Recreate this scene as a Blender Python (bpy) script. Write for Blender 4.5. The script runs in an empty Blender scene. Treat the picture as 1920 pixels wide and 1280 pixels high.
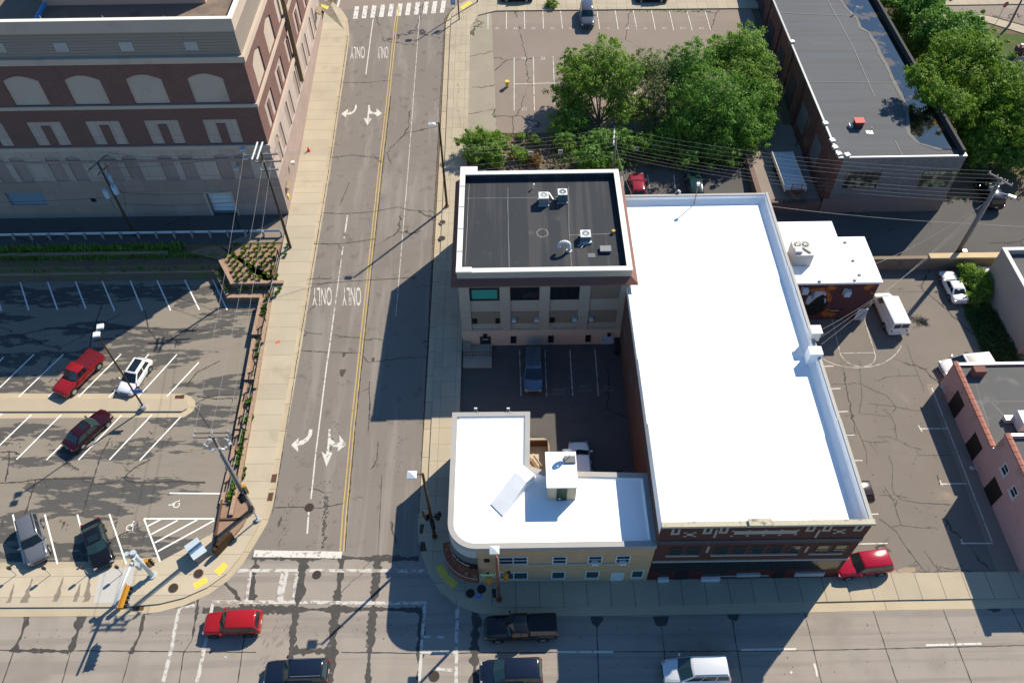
import bpy, bmesh, math, random
from mathutils import Vector, Matrix, noise
random.seed(11)
SC = bpy.context.scene
COL = SC.collection
PI = math.pi
# ---------------------------------------------------------------- survey: the camera and the street slope
F, H, TH, ROLL = 1522.0, 65.0, math.radians(50.97), math.atan(0.0149)
FW = Vector((0, math.cos(TH), -math.sin(TH)))
UP = Vector((0, math.sin(TH), math.cos(TH)))
CAM = Vector((0, 0, H))
def ray(x, y):
    u, v = (x-960)/F, (640-y)/F
    c, s = math.cos(ROLL), math.sin(ROLL)
    return FW + Vector((1, 0, 0))*(c*u+s*v) + UP*(-s*u+c*v)
def G(x, y, z=0.0):
    d = ray(x, y); return CAM + d*((z-H)/d.z)
def onX(x, y, X):
    d = ray(x, y); return CAM + d*(X/d.x)
def onY(x, y, Y):
    d = ray(x, y); return CAM + d*(Y/d.y)
KN = [(-600, 0.0), (36, 0.0), (52, 0.7), (77, 2.6), (104, 5.8), (113, 6.3), (900, 14.0)]
def zr(y):
    for (a, za), (b, zb) in zip(KN, KN[1:]):
        if y <= b: return za + (zb-za)*(y-a)/(b-a)
    return KN[-1][1]
def flat(z): return lambda y: z
LOT = flat(0.05)
YARD = flat(0.3)
def S(x, y, zf=zr, dz=0.0):            # point of the photograph carried onto a ground surface
    z = 0.0
    for _ in range(12):
        p = G(x, y, z+dz); z = zf(p.y)
    return Vector((p.x, p.y, zf(p.y)+dz))
def SS(pts, zf=zr, dz=0.0): return [S(x, y, zf, dz) for x, y in pts]

# ---------------------------------------------------------------- materials
MATS = {}
def nd(nt, t, **k):
    n = nt.nodes.new(t)
    for a, v in k.items():
        if a.startswith('i_'): n.inputs[a[2:].replace('_', ' ')].default_value = v
        else: setattr(n, a, v)
    return n
def newmat(name):
    m = bpy.data.materials.new(name); m.use_nodes = True
    nt = m.node_tree; b = nt.nodes['Principled BSDF']
    return m, nt, b
def rgba(c): return (c[0], c[1], c[2], 1.0)
def mixc(nt, fac, a, b, mode='MIX'):
    n = nt.nodes.new('ShaderNodeMix'); n.data_type = 'RGBA'; n.blend_type = mode
    for s, v in ((0, fac), (6, a), (7, b)):
        if hasattr(v, 'is_output'): nt.links.new(v, n.inputs[s])
        elif s == 0: n.inputs[0].default_value = v
        else: n.inputs[s].default_value = rgba(v)
    return n.outputs[2]
def math_(nt, op, a, b=0.0, c=None):
    n = nt.nodes.new('ShaderNodeMath'); n.operation = op
    for i, v in enumerate((a, b) if c is None else (a, b, c)):
        if hasattr(v, 'is_output'): nt.links.new(v, n.inputs[i])
        else: n.inputs[i].default_value = v
    return n.outputs[0]
def noi(nt, vec, scale, detail=5.0, rough=.55, dist=0.0):
    n = nd(nt, 'ShaderNodeTexNoise'); n.inputs['Scale'].default_value = scale
    n.inputs['Detail'].default_value = detail; n.inputs['Roughness'].default_value = rough
    n.inputs['Distortion'].default_value = dist
    if vec is not None: nt.links.new(vec, n.inputs['Vector'])
    return n.outputs['Fac']
def ramp01(nt, f, lo, hi):
    n = nd(nt, 'ShaderNodeMapRange'); n.interpolation_type = 'SMOOTHSTEP'
    nt.links.new(f, n.inputs[0]); n.inputs[1].default_value = lo; n.inputs[2].default_value = hi
    return n.outputs[0]
def scaled(nt, vec, s):
    n = nd(nt, 'ShaderNodeMapping'); n.inputs['Scale'].default_value = s
    nt.links.new(vec, n.inputs['Vector']); return n.outputs['Vector']
def M(name, col, rough=.85, var=.2, sc=.5, fine=.15, fsc=18, bump=0.0, metal=0.0, spec=.3, patch=None, coat=0.0,
      streak=None, stretch=None, tint=None, cracks=None):
    if name in MATS: return MATS[name]
    m, nt, b = newmat(name)
    tc = nd(nt, 'ShaderNodeTexCoord').outputs['Object']
    v = scaled(nt, tc, stretch) if stretch else tc
    n1, n2 = noi(nt, v, sc, 6), noi(nt, v, fsc, 3, .7)
    f = math_(nt, 'MULTIPLY_ADD', n1, 2*var, 1-var)
    f2 = math_(nt, 'MULTIPLY_ADD', n2, 2*fine, 1-fine)
    f = math_(nt, 'MULTIPLY', f, f2)
    base = col
    if patch:
        for (pc, ps, lo, hi) in patch:
            base = mixc(nt, ramp01(nt, noi(nt, v, ps, 6, .55), lo, hi), base, pc)
    if streak:     # (colour, along-x scale, along-y scale, lo, hi)
        pc, sx, sy, lo, hi = streak
        sv = scaled(nt, tc, (sx, sy, 1))
        base = mixc(nt, ramp01(nt, noi(nt, sv, 1.0, 4, .6), lo, hi), base, pc)
    if cracks:     # (colour, cell scale, width)
        cc, cs, cw = cracks
        vo = nd(nt, 'ShaderNodeTexVoronoi'); vo.feature = 'DISTANCE_TO_EDGE'; vo.inputs['Scale'].default_value = cs
        wv = nd(nt, 'ShaderNodeVectorMath', operation='ADD')
        nn = nd(nt, 'ShaderNodeTexNoise'); nn.inputs['Scale'].default_value = 1.1; nn.inputs['Detail'].default_value = 5
        nt.links.new(tc, nn.inputs['Vector']); nt.links.new(tc, wv.inputs[0]); nt.links.new(nn.outputs['Color'], wv.inputs[1])
        nt.links.new(wv.outputs[0], vo.inputs['Vector'])
        hide = ramp01(nt, noi(nt, tc, .12, 3), .5, .56)
        e = math_(nt, 'MULTIPLY', ramp01(nt, vo.outputs['Distance'], cw, cw*.3), hide)
        base = mixc(nt, e, base, cc)
    comb = nd(nt, 'ShaderNodeCombineColor')
    for i in range(3): nt.links.new(f, comb.inputs[i])
    out = mixc(nt, 1.0, base, comb.outputs[0], 'MULTIPLY')
    nt.links.new(out, b.inputs['Base Color'])
    b.inputs['Roughness'].default_value = rough; b.inputs['Metallic'].default_value = metal
    b.inputs['Specular IOR Level'].default_value = spec
    if coat: b.inputs['Coat Weight'].default_value = coat*.4; b.inputs['Coat Roughness'].default_value = .04
    if bump:
        bn = nd(nt, 'ShaderNodeBump'); bn.inputs['Strength'].default_value = bump; bn.inputs['Distance'].default_value = .05
        nt.links.new(n2, bn.inputs['Height']); nt.links.new(bn.outputs[0], b.inputs['Normal'])
    MATS[name] = m; return m
def MB_(name, c1, c2, mortar, w=.24, h=.08, ms=.012, rough=.9, var=.2, horiz=False, offset=.5, patch=None, sc=.4, rot=0.0):
    """masonry / slabs: horiz False: courses on walls, horiz True: slabs laid on the ground"""
    if name in MATS: return MATS[name]
    m, nt, b = newmat(name)
    tc = nd(nt, 'ShaderNodeTexCoord').outputs['Object']
    sep = nd(nt, 'ShaderNodeSeparateXYZ'); nt.links.new(tc, sep.inputs[0])
    cx = nd(nt, 'ShaderNodeCombineXYZ')
    if horiz:
        nt.links.new(sep.outputs[0], cx.inputs[0]); nt.links.new(sep.outputs[1], cx.inputs[1])
    else:
        nt.links.new(math_(nt, 'ADD', sep.outputs[0], sep.outputs[1]), cx.inputs[0]); nt.links.new(sep.outputs[2], cx.inputs[1])
    br = nd(nt, 'ShaderNodeTexBrick'); br.offset = offset
    nt.links.new(cx.outputs[0], br.inputs['Vector'])
    br.inputs['Color1'].default_value = rgba(c1); br.inputs['Color2'].default_value = rgba(c2); br.inputs['Mortar'].default_value = rgba(mortar)
    br.inputs['Scale'].default_value = 1.0; br.inputs['Mortar Size'].default_value = ms; br.inputs['Mortar Smooth'].default_value = .1
    br.inputs['Brick Width'].default_value = w; br.inputs['Row Height'].default_value = h
    base = br.outputs['Color']
    if patch:
        for (pc, ps, lo, hi) in patch:
            base = mixc(nt, ramp01(nt, noi(nt, tc, ps, 6, .6), lo, hi), base, pc)
    f = math_(nt, 'MULTIPLY_ADD', noi(nt, tc, sc, 6), 2*var, 1-var)
    f = math_(nt, 'MULTIPLY', f, math_(nt, 'MULTIPLY_ADD', noi(nt, tc, 14, 3, .7), .24, .88))
    comb = nd(nt, 'ShaderNodeCombineColor')
    for i in range(3): nt.links.new(f, comb.inputs[i])
    nt.links.new(mixc(nt, 1.0, base, comb.outputs[0], 'MULTIPLY'), b.inputs['Base Color'])
    b.inputs['Roughness'].default_value = rough; b.inputs['Specular IOR Level'].default_value = .25
    MATS[name] = m; return m
def MP_(name, col, rough=.35, metal=0.0, coat=1.0, spec=.5):        # painted / smooth things
    return M(name, col, rough, .04, 1.5, .03, 30, 0, metal, spec, coat=coat)

asphalt_road = M('asphalt_road', (.195, .172, .150), .9, .10, .25, .16, 30, .15,
                 patch=[((.155, .138, .120), .9, .58, .66)], streak=((.24, .215, .19), .55, .012, .50, .66), cracks=((.05, .047, .043), .07, .006))
asphalt_lot = M('asphalt_lot', (.225, .197, .160), .92, .12, .3, .2, 22, .15,
                patch=[((.082, .079, .075), .17, .50, .515), ((.215, .188, .152), .9, .54, .60)], cracks=((.035, .033, .032), .09, .006), stretch=(.55, 2.2, 1))
asphalt_east = M('asphalt_east', (.175, .152, .130), .92, .12, .3, .16, 24, .15,
                 patch=[((.26, .21, .15), .3, .62, .80)], cracks=((.05, .046, .042), .10, .010))
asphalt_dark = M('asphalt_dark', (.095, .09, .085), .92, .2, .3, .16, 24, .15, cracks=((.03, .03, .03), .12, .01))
asphalt_old = M('asphalt_old', (.245, .200, .165), .93, .14, .25, .16, 20, .15, patch=[((.31, .26, .2), .35, .62, .78)],
                cracks=((.06, .055, .05), .12, .010))
concrete_road = M('concrete_road', (.285, .25, .213), .92, .13, .5, .12, 18, 0, patch=[((.225, .195, .165), .22, .5, .72)], streak=((.235, .207, .18), .03, .9, .48, .62), cracks=((.12, .11, .1), .05, .003))
walk_conc = MB_('walk_conc', (.455, .39, .29), (.405, .35, .262), (.24, .205, .15), 60, 1.75, .022, .92, .12, True, 0.0,
                patch=[((.36, .305, .225), .3, .55, .75)])
walk_grey = MB_('walk_grey', (.43, .37, .27), (.385, .33, .245), (.20, .175, .135), 1.4, 1.75, .018, .92, .14, True, 0.0,
                patch=[((.33, .28, .215), .35, .55, .75)])
walk_front = MB_('walk_front', (.41, .35, .255), (.36, .31, .23), (.15, .13, .105), 1.95, 60, .03, .92, .14, True, 0.0,
                patch=[((.33, .28, .215), .35, .55, .75)])
kerb_conc = MB_('kerb_conc', (.45, .375, .26), (.395, .33, .23), (.19, .16, .115), 30, 3.0, .03, .9, .15, True, 0.0)
new_conc = M('new_conc', (.44, .425, .39), .9, .06, .5, .08, 20)
white_paint = M('white_paint', (.58, .56, .51), .8, .12, 3, .2, 16, patch=[((.27, .24, .21), 2.6, .55, .64)])
worn_paint = M('worn_paint', (.50, .48, .44), .85, .15, 3, .25, 12, patch=[((.27, .24, .21), 1.9, .48, .60)])
yellow_paint = M('yellow_paint', (.47, .335, .12), .8, .14, 2, .2, 14, patch=[((.30, .22, .10), 2.5, .58, .68)])
yellow_pad = M('yellow_pad', (.72, .52, .08), .8, .12, 2, .12, 20)
tar = M('tar', (.060, .056, .052), .75, .25, 1.5, .3, 9, patch=[((.15, .135, .12), 2.4, .62, .70)])
tar_line = M('tar_line', (.048, .045, .042), .7, .2, 1, .2, 9)
cast_iron = M('cast_iron', (.075, .052, .04), .7, .2, 6, .3, 40, .3, .4)
rust_grate = M('rust_grate', (.14, .060, .035), .8, .25, 5, .3, 30)
blue_paint = M('blue_paint', (.05, .22, .62), .7, .1, 3, .1, 20)
soil = M('soil', (.15, .105, .07), .97, .3, .5, .3, 9, .3, patch=[((.10, .115, .04), .5, .52, .62), ((.24, .18, .12), .3, .6, .75)])
mulch = M('mulch', (.27, .175, .118), .97, .22, 1.5, .35, 14, .3)
dark_mulch = M('dark_mulch', (.15, .105, .07), .97, .25, 1.5, .4, 10, .3, patch=[((.11, .12, .04), .8, .55, .68)])
grass_mat = M('grass_mat', (.060, .090, .022), .95, .3, .8, .3, 10, .3, patch=[((.13, .115, .05), .5, .56, .7)])

# ---------------------------------------------------------------- mesh builder
class B:
    def __init__(s): s.v = []; s.f = []
    def _a(s, vs, fs):
        o = len(s.v); s.v += [tuple(x) for x in vs]; s.f += [tuple(i+o for i in f) for f in fs]; return s
    def box(s, x0, x1, y0, y1, z0, z1):
        x0, x1 = min(x0, x1), max(x0, x1); y0, y1 = min(y0, y1), max(y0, y1); z0, z1 = min(z0, z1), max(z0, z1)
        return s._a([(x, y, z) for z in (z0, z1) for y in (y0, y1) for x in (x0, x1)],
                    [(0, 2, 3, 1), (4, 5, 7, 6), (0, 1, 5, 4), (2, 6, 7, 3), (0, 4, 6, 2), (1, 3, 7, 5)])
    def obox(s, c, d, rot=0.0, tilt=0.0):
        m = Matrix.Rotation(rot, 3, 'Z') @ Matrix.Rotation(tilt, 3, 'Y'); c = Vector(c)
        vs = [c + m @ Vector((x*d[0]/2, y*d[1]/2, z*d[2]/2)) for z in (-1, 1) for y in (-1, 1) for x in (-1, 1)]
        return s._a(vs, [(0, 2, 3, 1), (4, 5, 7, 6), (0, 1, 5, 4), (2, 6, 7, 3), (0, 4, 6, 2), (1, 3, 7, 5)])
    def prism(s, poly, z0, z1):
        n = len(poly); a = sum(poly[i][0]*poly[(i+1) % n][1]-poly[(i+1) % n][0]*poly[i][1] for i in range(n))
        if a < 0: poly = poly[::-1]
        vs = [(p[0], p[1], z0) for p in poly]+[(p[0], p[1], z1) for p in poly]
        return s._a(vs, [tuple(range(n-1, -1, -1)), tuple(range(n, 2*n))]+[(i, (i+1) % n, n+(i+1) % n, n+i) for i in range(n)])
    def poly(s, pts): return s._a(pts, [tuple(range(len(pts)))])
    def tube(s, p, q, r, r2=None, n=8, caps=True):
        p, q = Vector(p), Vector(q); r2 = r if r2 is None else r2; d = q-p
        if d.length < 1e-6: return s
        d.normalize(); a = d.orthogonal().normalized(); b = d.cross(a)
        vs = [p+(a*math.cos(t)+b*math.sin(t))*r for t in [2*PI*i/n for i in range(n)]]
        vs += [q+(a*math.cos(t)+b*math.sin(t))*r2 for t in [2*PI*i/n for i in range(n)]]
        fs = [(i, (i+1) % n, n+(i+1) % n, n+i) for i in range(n)]
        if caps: fs += [tuple(range(n-1, -1, -1)), tuple(range(n, 2*n))]
        return s._a(vs, fs)
    def path(s, pts, r, n=6, r2=None):
        k = len(pts)-1
        for i in range(k):
            ra = r if r2 is None else r+(r2-r)*i/k; rb = r if r2 is None else r+(r2-r)*(i+1)/k
            s.tube(pts[i], pts[i+1], ra, rb, n)
        return s
    def loft(s, rings, caps=True):
        n = len(rings[0]); vs = [p for r in rings for p in r]; fs = []
        for k in range(len(rings)-1):
            for i in range(n): fs.append((k*n+i, k*n+(i+1) % n, (k+1)*n+(i+1) % n, (k+1)*n+i))
        if caps: fs += [tuple(range(n-1, -1, -1)), tuple(range((len(rings)-1)*n, len(rings)*n))]
        return s._a(vs, fs)
    def disc(s, c, r, z=None, n=20, h=.01):
        return s.prism([(c[0]+r*math.cos(2*PI*i/n), c[1]+r*math.sin(2*PI*i/n)) for i in range(n)], c[2], c[2]+h)
    def build(s, name, mat, parent=None, smooth=False, recalc=True, bevel=0.0, sub=0):
        me = bpy.data.meshes.new(name); me.from_pydata(s.v, [], s.f)
        if recalc:
            bm = bmesh.new(); bm.from_mesh(me); bmesh.ops.recalc_face_normals(bm, faces=bm.faces); bm.to_mesh(me); bm.free()
        if smooth: me.polygons.foreach_set('use_smooth', [True]*len(me.polygons))
        me.materials.append(mat)
        o = bpy.data.objects.new(name, me); COL.objects.link(o); put(o, parent)
        if bevel:
            b = o.modifiers.new('bevel', 'BEVEL'); b.width = bevel; b.segments = 2; b.limit_method = 'ANGLE'
        if sub:
            m = o.modifiers.new('sub', 'SUBSURF'); m.levels = sub; m.render_levels = sub
        return o
def put(o, parent):
    if parent is not None:
        o.parent = parent
        if parent.type == 'EMPTY' and not parent.get('localparts'): o.matrix_parent_inverse = Matrix.Translation(-parent.location)
def tag(o, label=None, cat=None, group=None, kind=None):
    for k, v in (('label', label), ('category', cat), ('group', group), ('kind', kind)):
        if v: o[k] = v
    return o
def thing(name, label, cat, loc, group=None, local=False, rot=0.0):
    e = bpy.data.objects.new(name, None); COL.objects.link(e); e.location = loc; e.rotation_euler = (0, 0, rot); e.empty_display_size = .5
    if local: e['localparts'] = True
    return tag(e, label, cat, group)
def struct(o): o['kind'] = 'structure'; return o
def clone(o, parent=None, loc=None, rot=None):
    c = o.copy(); COL.objects.link(c)
    if parent is not None: c.parent = parent; c.matrix_parent_inverse = o.matrix_parent_inverse.copy()
    for ch in list(o.children): clone(ch, c)
    if loc is not None: c.location = loc
    if rot is not None: c.rotation_euler = (0, 0, rot)
    return c
# ---- sheets draped on the ground
def drape(name, poly, mat, zf=zr, dz=0.0, thick=0.0, parent=None):
    bm = bmesh.new()
    vs = [bm.verts.new((p[0], p[1], 0)) for p in poly]
    f = bm.faces.new(vs); f.normal_update()
    if f.normal.z < 0: f.normal_flip()
    bmesh.ops.triangulate(bm, faces=bm.faces[:])
    if zf is zr:
        ys = [k[0] for k in KN[1:-1]]
        for yk in ys:
            bmesh.ops.bisect_plane(bm, geom=bm.verts[:]+bm.edges[:]+bm.faces[:], plane_co=(0, yk, 0), plane_no=(0, 1, 0), dist=1e-5)
    for v in bm.verts: v.co.z = zf(v.co.y)+dz
    if thick:
        be = [e for e in bm.edges if len(e.link_faces) == 1]
        for e in be:
            a, b = e.verts
            lo = [bm.verts.new((w.co.x, w.co.y, w.co.z-thick)) for w in (b, a)]
            bm.faces.new((a, b, lo[0], lo[1]))
        bmesh.ops.remove_doubles(bm, verts=bm.verts[:], dist=1e-5)
        bmesh.ops.recalc_face_normals(bm, faces=bm.faces[:])
    me = bpy.data.meshes.new(name); bm.to_mesh(me); bm.free(); me.materials.append(mat)
    o = bpy.data.objects.new(name, me); COL.objects.link(o); put(o, parent)
    return o
SN = [0]
def strip(b, pts, w, zf=zr, dz=.012, jag=0.0, step=1.0, wf=None):
    """a painted or tarred band along world points, laid on the ground surface"""
    SN[0] += 1; dz += (SN[0] % 23)*.00022
    P = [Vector((p[0], p[1])) for p in pts]; Q = []
    for i in range(len(P)-1):
        a, c = P[i], P[i+1]; L = (c-a).length; ts = {0.0}
        n = max(1, int(L/step))
        for k in range(1, n): ts.add(k/n)
        if zf is zr:
            for yk, _ in KN[1:-1]:
                if abs(c.y-a.y) > 1e-6:
                    t = (yk-a.y)/(c.y-a.y)
                    if 0 < t < 1: ts.add(t)
        Q += [a+(c-a)*t for t in sorted(ts)]
    Q.append(P[-1]); vs = []
    for i, q in enumerate(Q):
        d = (Q[min(i+1, len(Q)-1)]-Q[max(i-1, 0)]); d = d.normalized() if d.length > 1e-6 else Vector((1, 0)); n = Vector((-d.y, d.x))
        ww = w if wf is None else w*wf(i/(len(Q)-1))
        l = ww/2*(1+jag*random.uniform(-1, 1)); r = ww/2*(1+jag*random.uniform(-1, 1))
        for e in (q+n*l, q-n*r): vs.append((e.x, e.y, zf(e.y)+dz))
    m = len(Q)
    b._a(vs, [(2*i, 2*i+1, 2*i+3, 2*i+2) for i in range(m-1)])
def crack(b, pts, w, zf, dz):
    strip(b, pts, w, zf, dz, jag=.7, step=.16, wf=lambda t: .45+.8*noise.noise(Vector((t*9+pts[0][0], pts[0][1], 2)))**2*2+.35*random.random())
    for _ in range(random.randint(0, 1+len(pts)//3)):
        i = random.randrange(len(pts)-1); t = random.random(); p = Vector((pts[i][0]+(pts[i+1][0]-pts[i][0])*t, pts[i][1]+(pts[i+1][1]-pts[i][1])*t)); a = math.atan2(pts[i+1][1]-pts[i][1], pts[i+1][0]-pts[i][0])+random.choice((-1, 1))*random.uniform(.5, 1.3); q = [p]
        for _k in range(random.randint(2, 4)): a += random.uniform(-.7, .7); q.append(q[-1]+Vector((math.cos(a), math.sin(a)))*random.uniform(.15, .4))
        strip(b, q, w*.55, zf, dz-.001, jag=.6, step=.2, wf=lambda t: 1.1-t)
def arc(c, r, a0, a1, n=10): return [(c[0]+r*math.cos(a0+(a1-a0)*i/n), c[1]+r*math.sin(a0+(a1-a0)*i/n)) for i in range(n+1)]
DG = None
def text_mesh(txt, size):
    cu = bpy.data.curves.new('lettering', 'FONT'); cu.body = txt; cu.size = size; cu.align_x = 'CENTER'; cu.align_y = 'CENTER'
    o = bpy.data.objects.new('lettering', cu); COL.objects.link(o)
    bpy.context.view_layer.update()
    me = bpy.data.meshes.new_from_object(o.evaluated_get(bpy.context.evaluated_depsgraph_get()))
    bpy.data.objects.remove(o); return me
def lettering(txt, size, mat, M4, parent=None, name='lettering'):
    me = text_mesh(txt, size); me.transform(M4); me.materials.clear(); me.materials.append(mat)
    o = bpy.data.objects.new(name, me); COL.objects.link(o); put(o, parent); return o
# ================================================================ GROUND
def hmap(x, y):
    z = zr(y)
    if -130 < x < -26.0 and y < 62.8: z = min(z, 0.0)
    if -5.2 < x < 11.2 and 28 < y < 52.5: z = min(z, .24)
    if 11.2 <= x < 130 and y < 62.3: z = min(z, 0.0)
    return z-.07
def axis(a, b, fine0, fine1, st, coarse):
    r = []; x = a
    while x < b: r.append(x); x += st if fine0 <= x < fine1 else coarse
    r.append(b); return r
gx = axis(-460, 460, -100, 100, 1.0, 12.0); gy = axis(-60, 620, 0, 130, 1.0, 14.0)
g = B(); n = len(gx)
g._a([(x, y, hmap(x, y)) for y in gy for x in gx], [(j*n+i, j*n+i+1, (j+1)*n+i+1, (j+1)*n+i) for j in range(len(gy)-1) for i in range(n-1)])
struct(g.build('ground', soil, recalc=False))

def marks(name, mat, parent): b = B(); b.mat = mat; b.name = name; b.par = parent; return b
def done(b): return b.build(b.name, b.mat, b.par, recalc=False)

# ---- roads
def rect(x0, x1, y0, y1): return [(x0, y0), (x1, y0), (x1, y1), (x0, y1)]
cross = struct(drape('cross_street', rect(-140, 140, -25, 30.2), concrete_road, flat(0), .0))
Lw = SS([(470, 1047), (490, 1015), (505, 985), (511, 960), (536, 800), (562, 640), (590, 470), (616, 320), (634, 190), (652, 67.5), (655, 48), (648, 28), (630, 8)])
Rw = SS([(786, 1047), (786, 960), (795, 780), (805, 595), (812, 460), (818.7, 320), (827, 180), (835, 32.5), (850, 14), (880, -6)])
road = struct(drape('avenue', [(p.x-.75, p.y) for p in Lw]+Rw[::-1], asphalt_road, zr, .006))
ytop = S(1100, 4).y
upst = struct(drape('upper_street', [(-140, ytop+2.2)]+[(Lw[-1].x, ytop+2.2), (Lw[-1].x, ytop-1), (Rw[-1].x, ytop-1), (Rw[-1].x, ytop+2.2)]+[(140, ytop+2.2), (140, ytop+15), (-140, ytop+15)], asphalt_old, zr, .010))
# ---- gutters, pavements
KW = SS([(0, 1139), (235, 1138), (300, 1132), (345, 1121), (390, 1101), (425, 1076), (450, 1046), (475, 1005), (492, 975)])
yt = S(630, 28).y
xk, xi = -22.05, -25.25
west_edge = [(-140, KW[0].y)]+[(p.x, p.y) for p in KW]+[(xk, KW[-1].y+2.5), (xk, yt-7)]+[(p.x, p.y) for p in SS([(646, 58), (647, 42), (640, 27), (624, 11), (600, -2)])]+[(xi-3, S(600, -2).y), (xi-.3, S(600, -2).y)]
west_in = [(xi, 37.5)]+[(p.x, p.y) for p in SS([(430, 955), (400, 1000), (345, 1030), (300, 1054), (240, 1064), (0, 1067)])]+[(-140, S(0, 1067).y)]
pave_w = struct(drape('west_pavement', west_edge+west_in, walk_conc, zr, .13, .2))
gut_w = [(-140, KW[0].y-.75)]+[(p.x+.12*k*.5, p.y-.75+.05*k) for k, p in enumerate(KW)]
gw = [(a, b) for a, b in gut_w]+[(xk+.62, KW[-1].y+1.5), (xk+.62, yt-5.2)]+[(p.x+.35, p.y+.35) for p in SS([(648, 50), (646, 38), (636, 22), (618, 6)])]
struct(drape('west_gutter', gw+[(xi, yt-2), (xk-.9, yt-7), (xk-.6, 36), (-25, 28), (-140, KW[0].y+.4)], kerb_conc, zr, .012))
KE = SS([(793, 1000), (800, 1030), (812, 1062), (835, 1096), (865, 1120), (900, 1134), (950, 1139), (1200, 1137), (1440, 1131), (1680, 1125), (1920, 1121)])
ye = S(860, 12).y
east_edge = [(-7.75, ye-4), (-7.75, KE[0].y+2)]+[(p.x, p.y) for p in KE]+[(140, KE[-1].y)]
east_in = [(140, 27.2), (10.8, 27.2), (10.8, 27.2), (-2.5, 27.2), (-4.6, 29.2), (-5.1, 31), (-5.1, ye-5.3), (-4.0, ye-2.4), (-1.5, ye-1.4), (33.5, ye-1.7), (140, ye-1.7), (140, ye+1.2), S(886, -4).xy.to_tuple(), S(866, 8).xy.to_tuple(), S(849, 24).xy.to_tuple()]
pave_e = struct(drape('east_pavement', east_edge[:8]+[(-2.5, 27.2), (-4.6, 29.2), (-5.1, 31), (-5.1, ye-5.3), (-4.0, ye-2.4), (-1.5, ye-1.4), (33.5, ye-1.7), (140, ye-1.7), (140, ye+1.2), S(886, -4).xy.to_tuple(), S(866, 8).xy.to_tuple(), S(849, 24).xy.to_tuple()], walk_grey, zr, .13, .2))
struct(drape('front_pavement', east_edge[7:]+[(140, 27.2), (-2.5, 27.2)], walk_front, flat(0), .131, .2))
ge = [S(862, 6).xy.to_tuple(), S(844, 24).xy.to_tuple(), (-8.45, ye-4), (-8.45, KE[0].y+1)]+[(p.x-.35, p.y-.62) for p in KE[:7]]+[(p.x, p.y-.8) for p in KE[7:]]+[(140, KE[-1].y-.8)]
struct(drape('east_gutter', ge+[(140, KE[-1].y+.3), (0, 25.6), (-6.5, 30), (-7.2, 36), (-7.2, ye-4), (-5.5, ye-1.5)], kerb_conc, zr, .012))
# top-of-lot pavement in warm concrete, kerb ramp slab by the signal mast
p = SS([(188, 1068), (252, 1064), (245, 1131), (176, 1131)])
struct(drape('pavement_slab', p, new_conc, zr, .136))
# ---- parking lots and alley
west_lot = struct(drape('west_parking_lot', rect(-140, -25.2, S(0, 1070).y-.3, 62.6), asphalt_lot, LOT))
wl_g = drape('lot_gutter', SS([(0, 1054), (180, 1052), (300, 1043), (300, 1058), (180, 1070), (0, 1070)], LOT), kerb_conc, LOT, .006, parent=west_lot)
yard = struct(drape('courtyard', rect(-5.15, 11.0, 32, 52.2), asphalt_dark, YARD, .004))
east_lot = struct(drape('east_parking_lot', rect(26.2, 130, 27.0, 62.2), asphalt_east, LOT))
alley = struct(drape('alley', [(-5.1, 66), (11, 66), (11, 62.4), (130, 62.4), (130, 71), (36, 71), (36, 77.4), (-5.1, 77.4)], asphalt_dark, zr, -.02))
ya = S(960, 250).y
a_lot = struct(drape('upper_parking_lot', [(-5.1, ya-3.2), (-1.5, ya-3), (-1.5, ya), (24, ya), (29, ya-6), (34, ya-6.5), (34, ye-1.6), (-1.5, ye-1.5), (-4.0, ye-2.5), (-5.1, ye-5.3)], asphalt_old, zr, -.01))
drape('concrete_strip', [(-5.1, ya-3.2), (-1.4, ya-3.0), (-2.2, ye-1.6), (-4.0, ye-2.5), (-5.1, ye-5.3)], M('old_conc', (.30, .265, .205), .92, .15, .4, .2, 20, cracks=((.08, .085, .04), .16, .016)), zr, .002, parent=a_lot)
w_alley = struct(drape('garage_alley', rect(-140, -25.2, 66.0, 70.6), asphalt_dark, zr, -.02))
drape('alley_apron', [(-25.3, 66.0), (-25.3, 70.4), (-31.5, 66.0)], M('apron', (.23, .19, .155), .9, .1, .5, .15, 20), zr, -.01, parent=w_alley)

# ---- street paint
pw = marks('road_marking', white_paint, road); pq = marks('road_marking', worn_paint, road); py = marks('centre_line', yellow_paint, road); pt = marks('sealed_crack', tar_line, road)
yl = SS([(746, 15), (728, 180), (712, 320), (694, 490), (678, 640), (661, 800), (646, 960), (641, 1034)])
for o in (-.15, .15): strip(py, [(q.x+o, q.y) for q in yl], .12)
def line(b, pts, w, zf=zr, dz=.012, **k): strip(b, SS(pts, zf), w, zf, dz, **k)
line(pw, [(700, 36), (686, 140)], .13); line(pq, [(787, 30), (765, 320), (745, 560), (742, 592)], .09)
line(pw, [(651.5, 404), (647, 436)], .16); line(pw, [(646, 444), (645, 447)], .14); line(pw, [(643.5, 463), (641, 478)], .14)
line(pq, [(640, 486), (626, 590)], .12); line(pw, [(626, 590), (612, 690), (592, 850), (583, 935)], .13); line(pw, [(579, 958), (576, 1000)], .14)
line(pw, [(476, 1037), (641, 1040)], .62, jag=.05)
def fill(b, pts, zf=zr, dz=.012): b.poly([(q.x, q.y, zf(q.y)+dz) for q in SS(pts, zf)])
fill(pw, [(580, 804.5), (586, 804.5), (585, 815), (578, 826), (568, 833), (559, 836), (559, 847), (545.5, 834), (560.5, 820), (559, 827.5), (569, 824), (577, 817)])
fill(pw, [(616, 804.5), (620, 804.5), (620, 822), (628, 829), (637, 829), (636, 815), (649.5, 833), (633, 846), (634, 838), (624, 837), (618.5, 832), (616.5, 847), (623.5, 848), (612, 875), (603, 846), (611, 852), (614, 835)])
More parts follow.
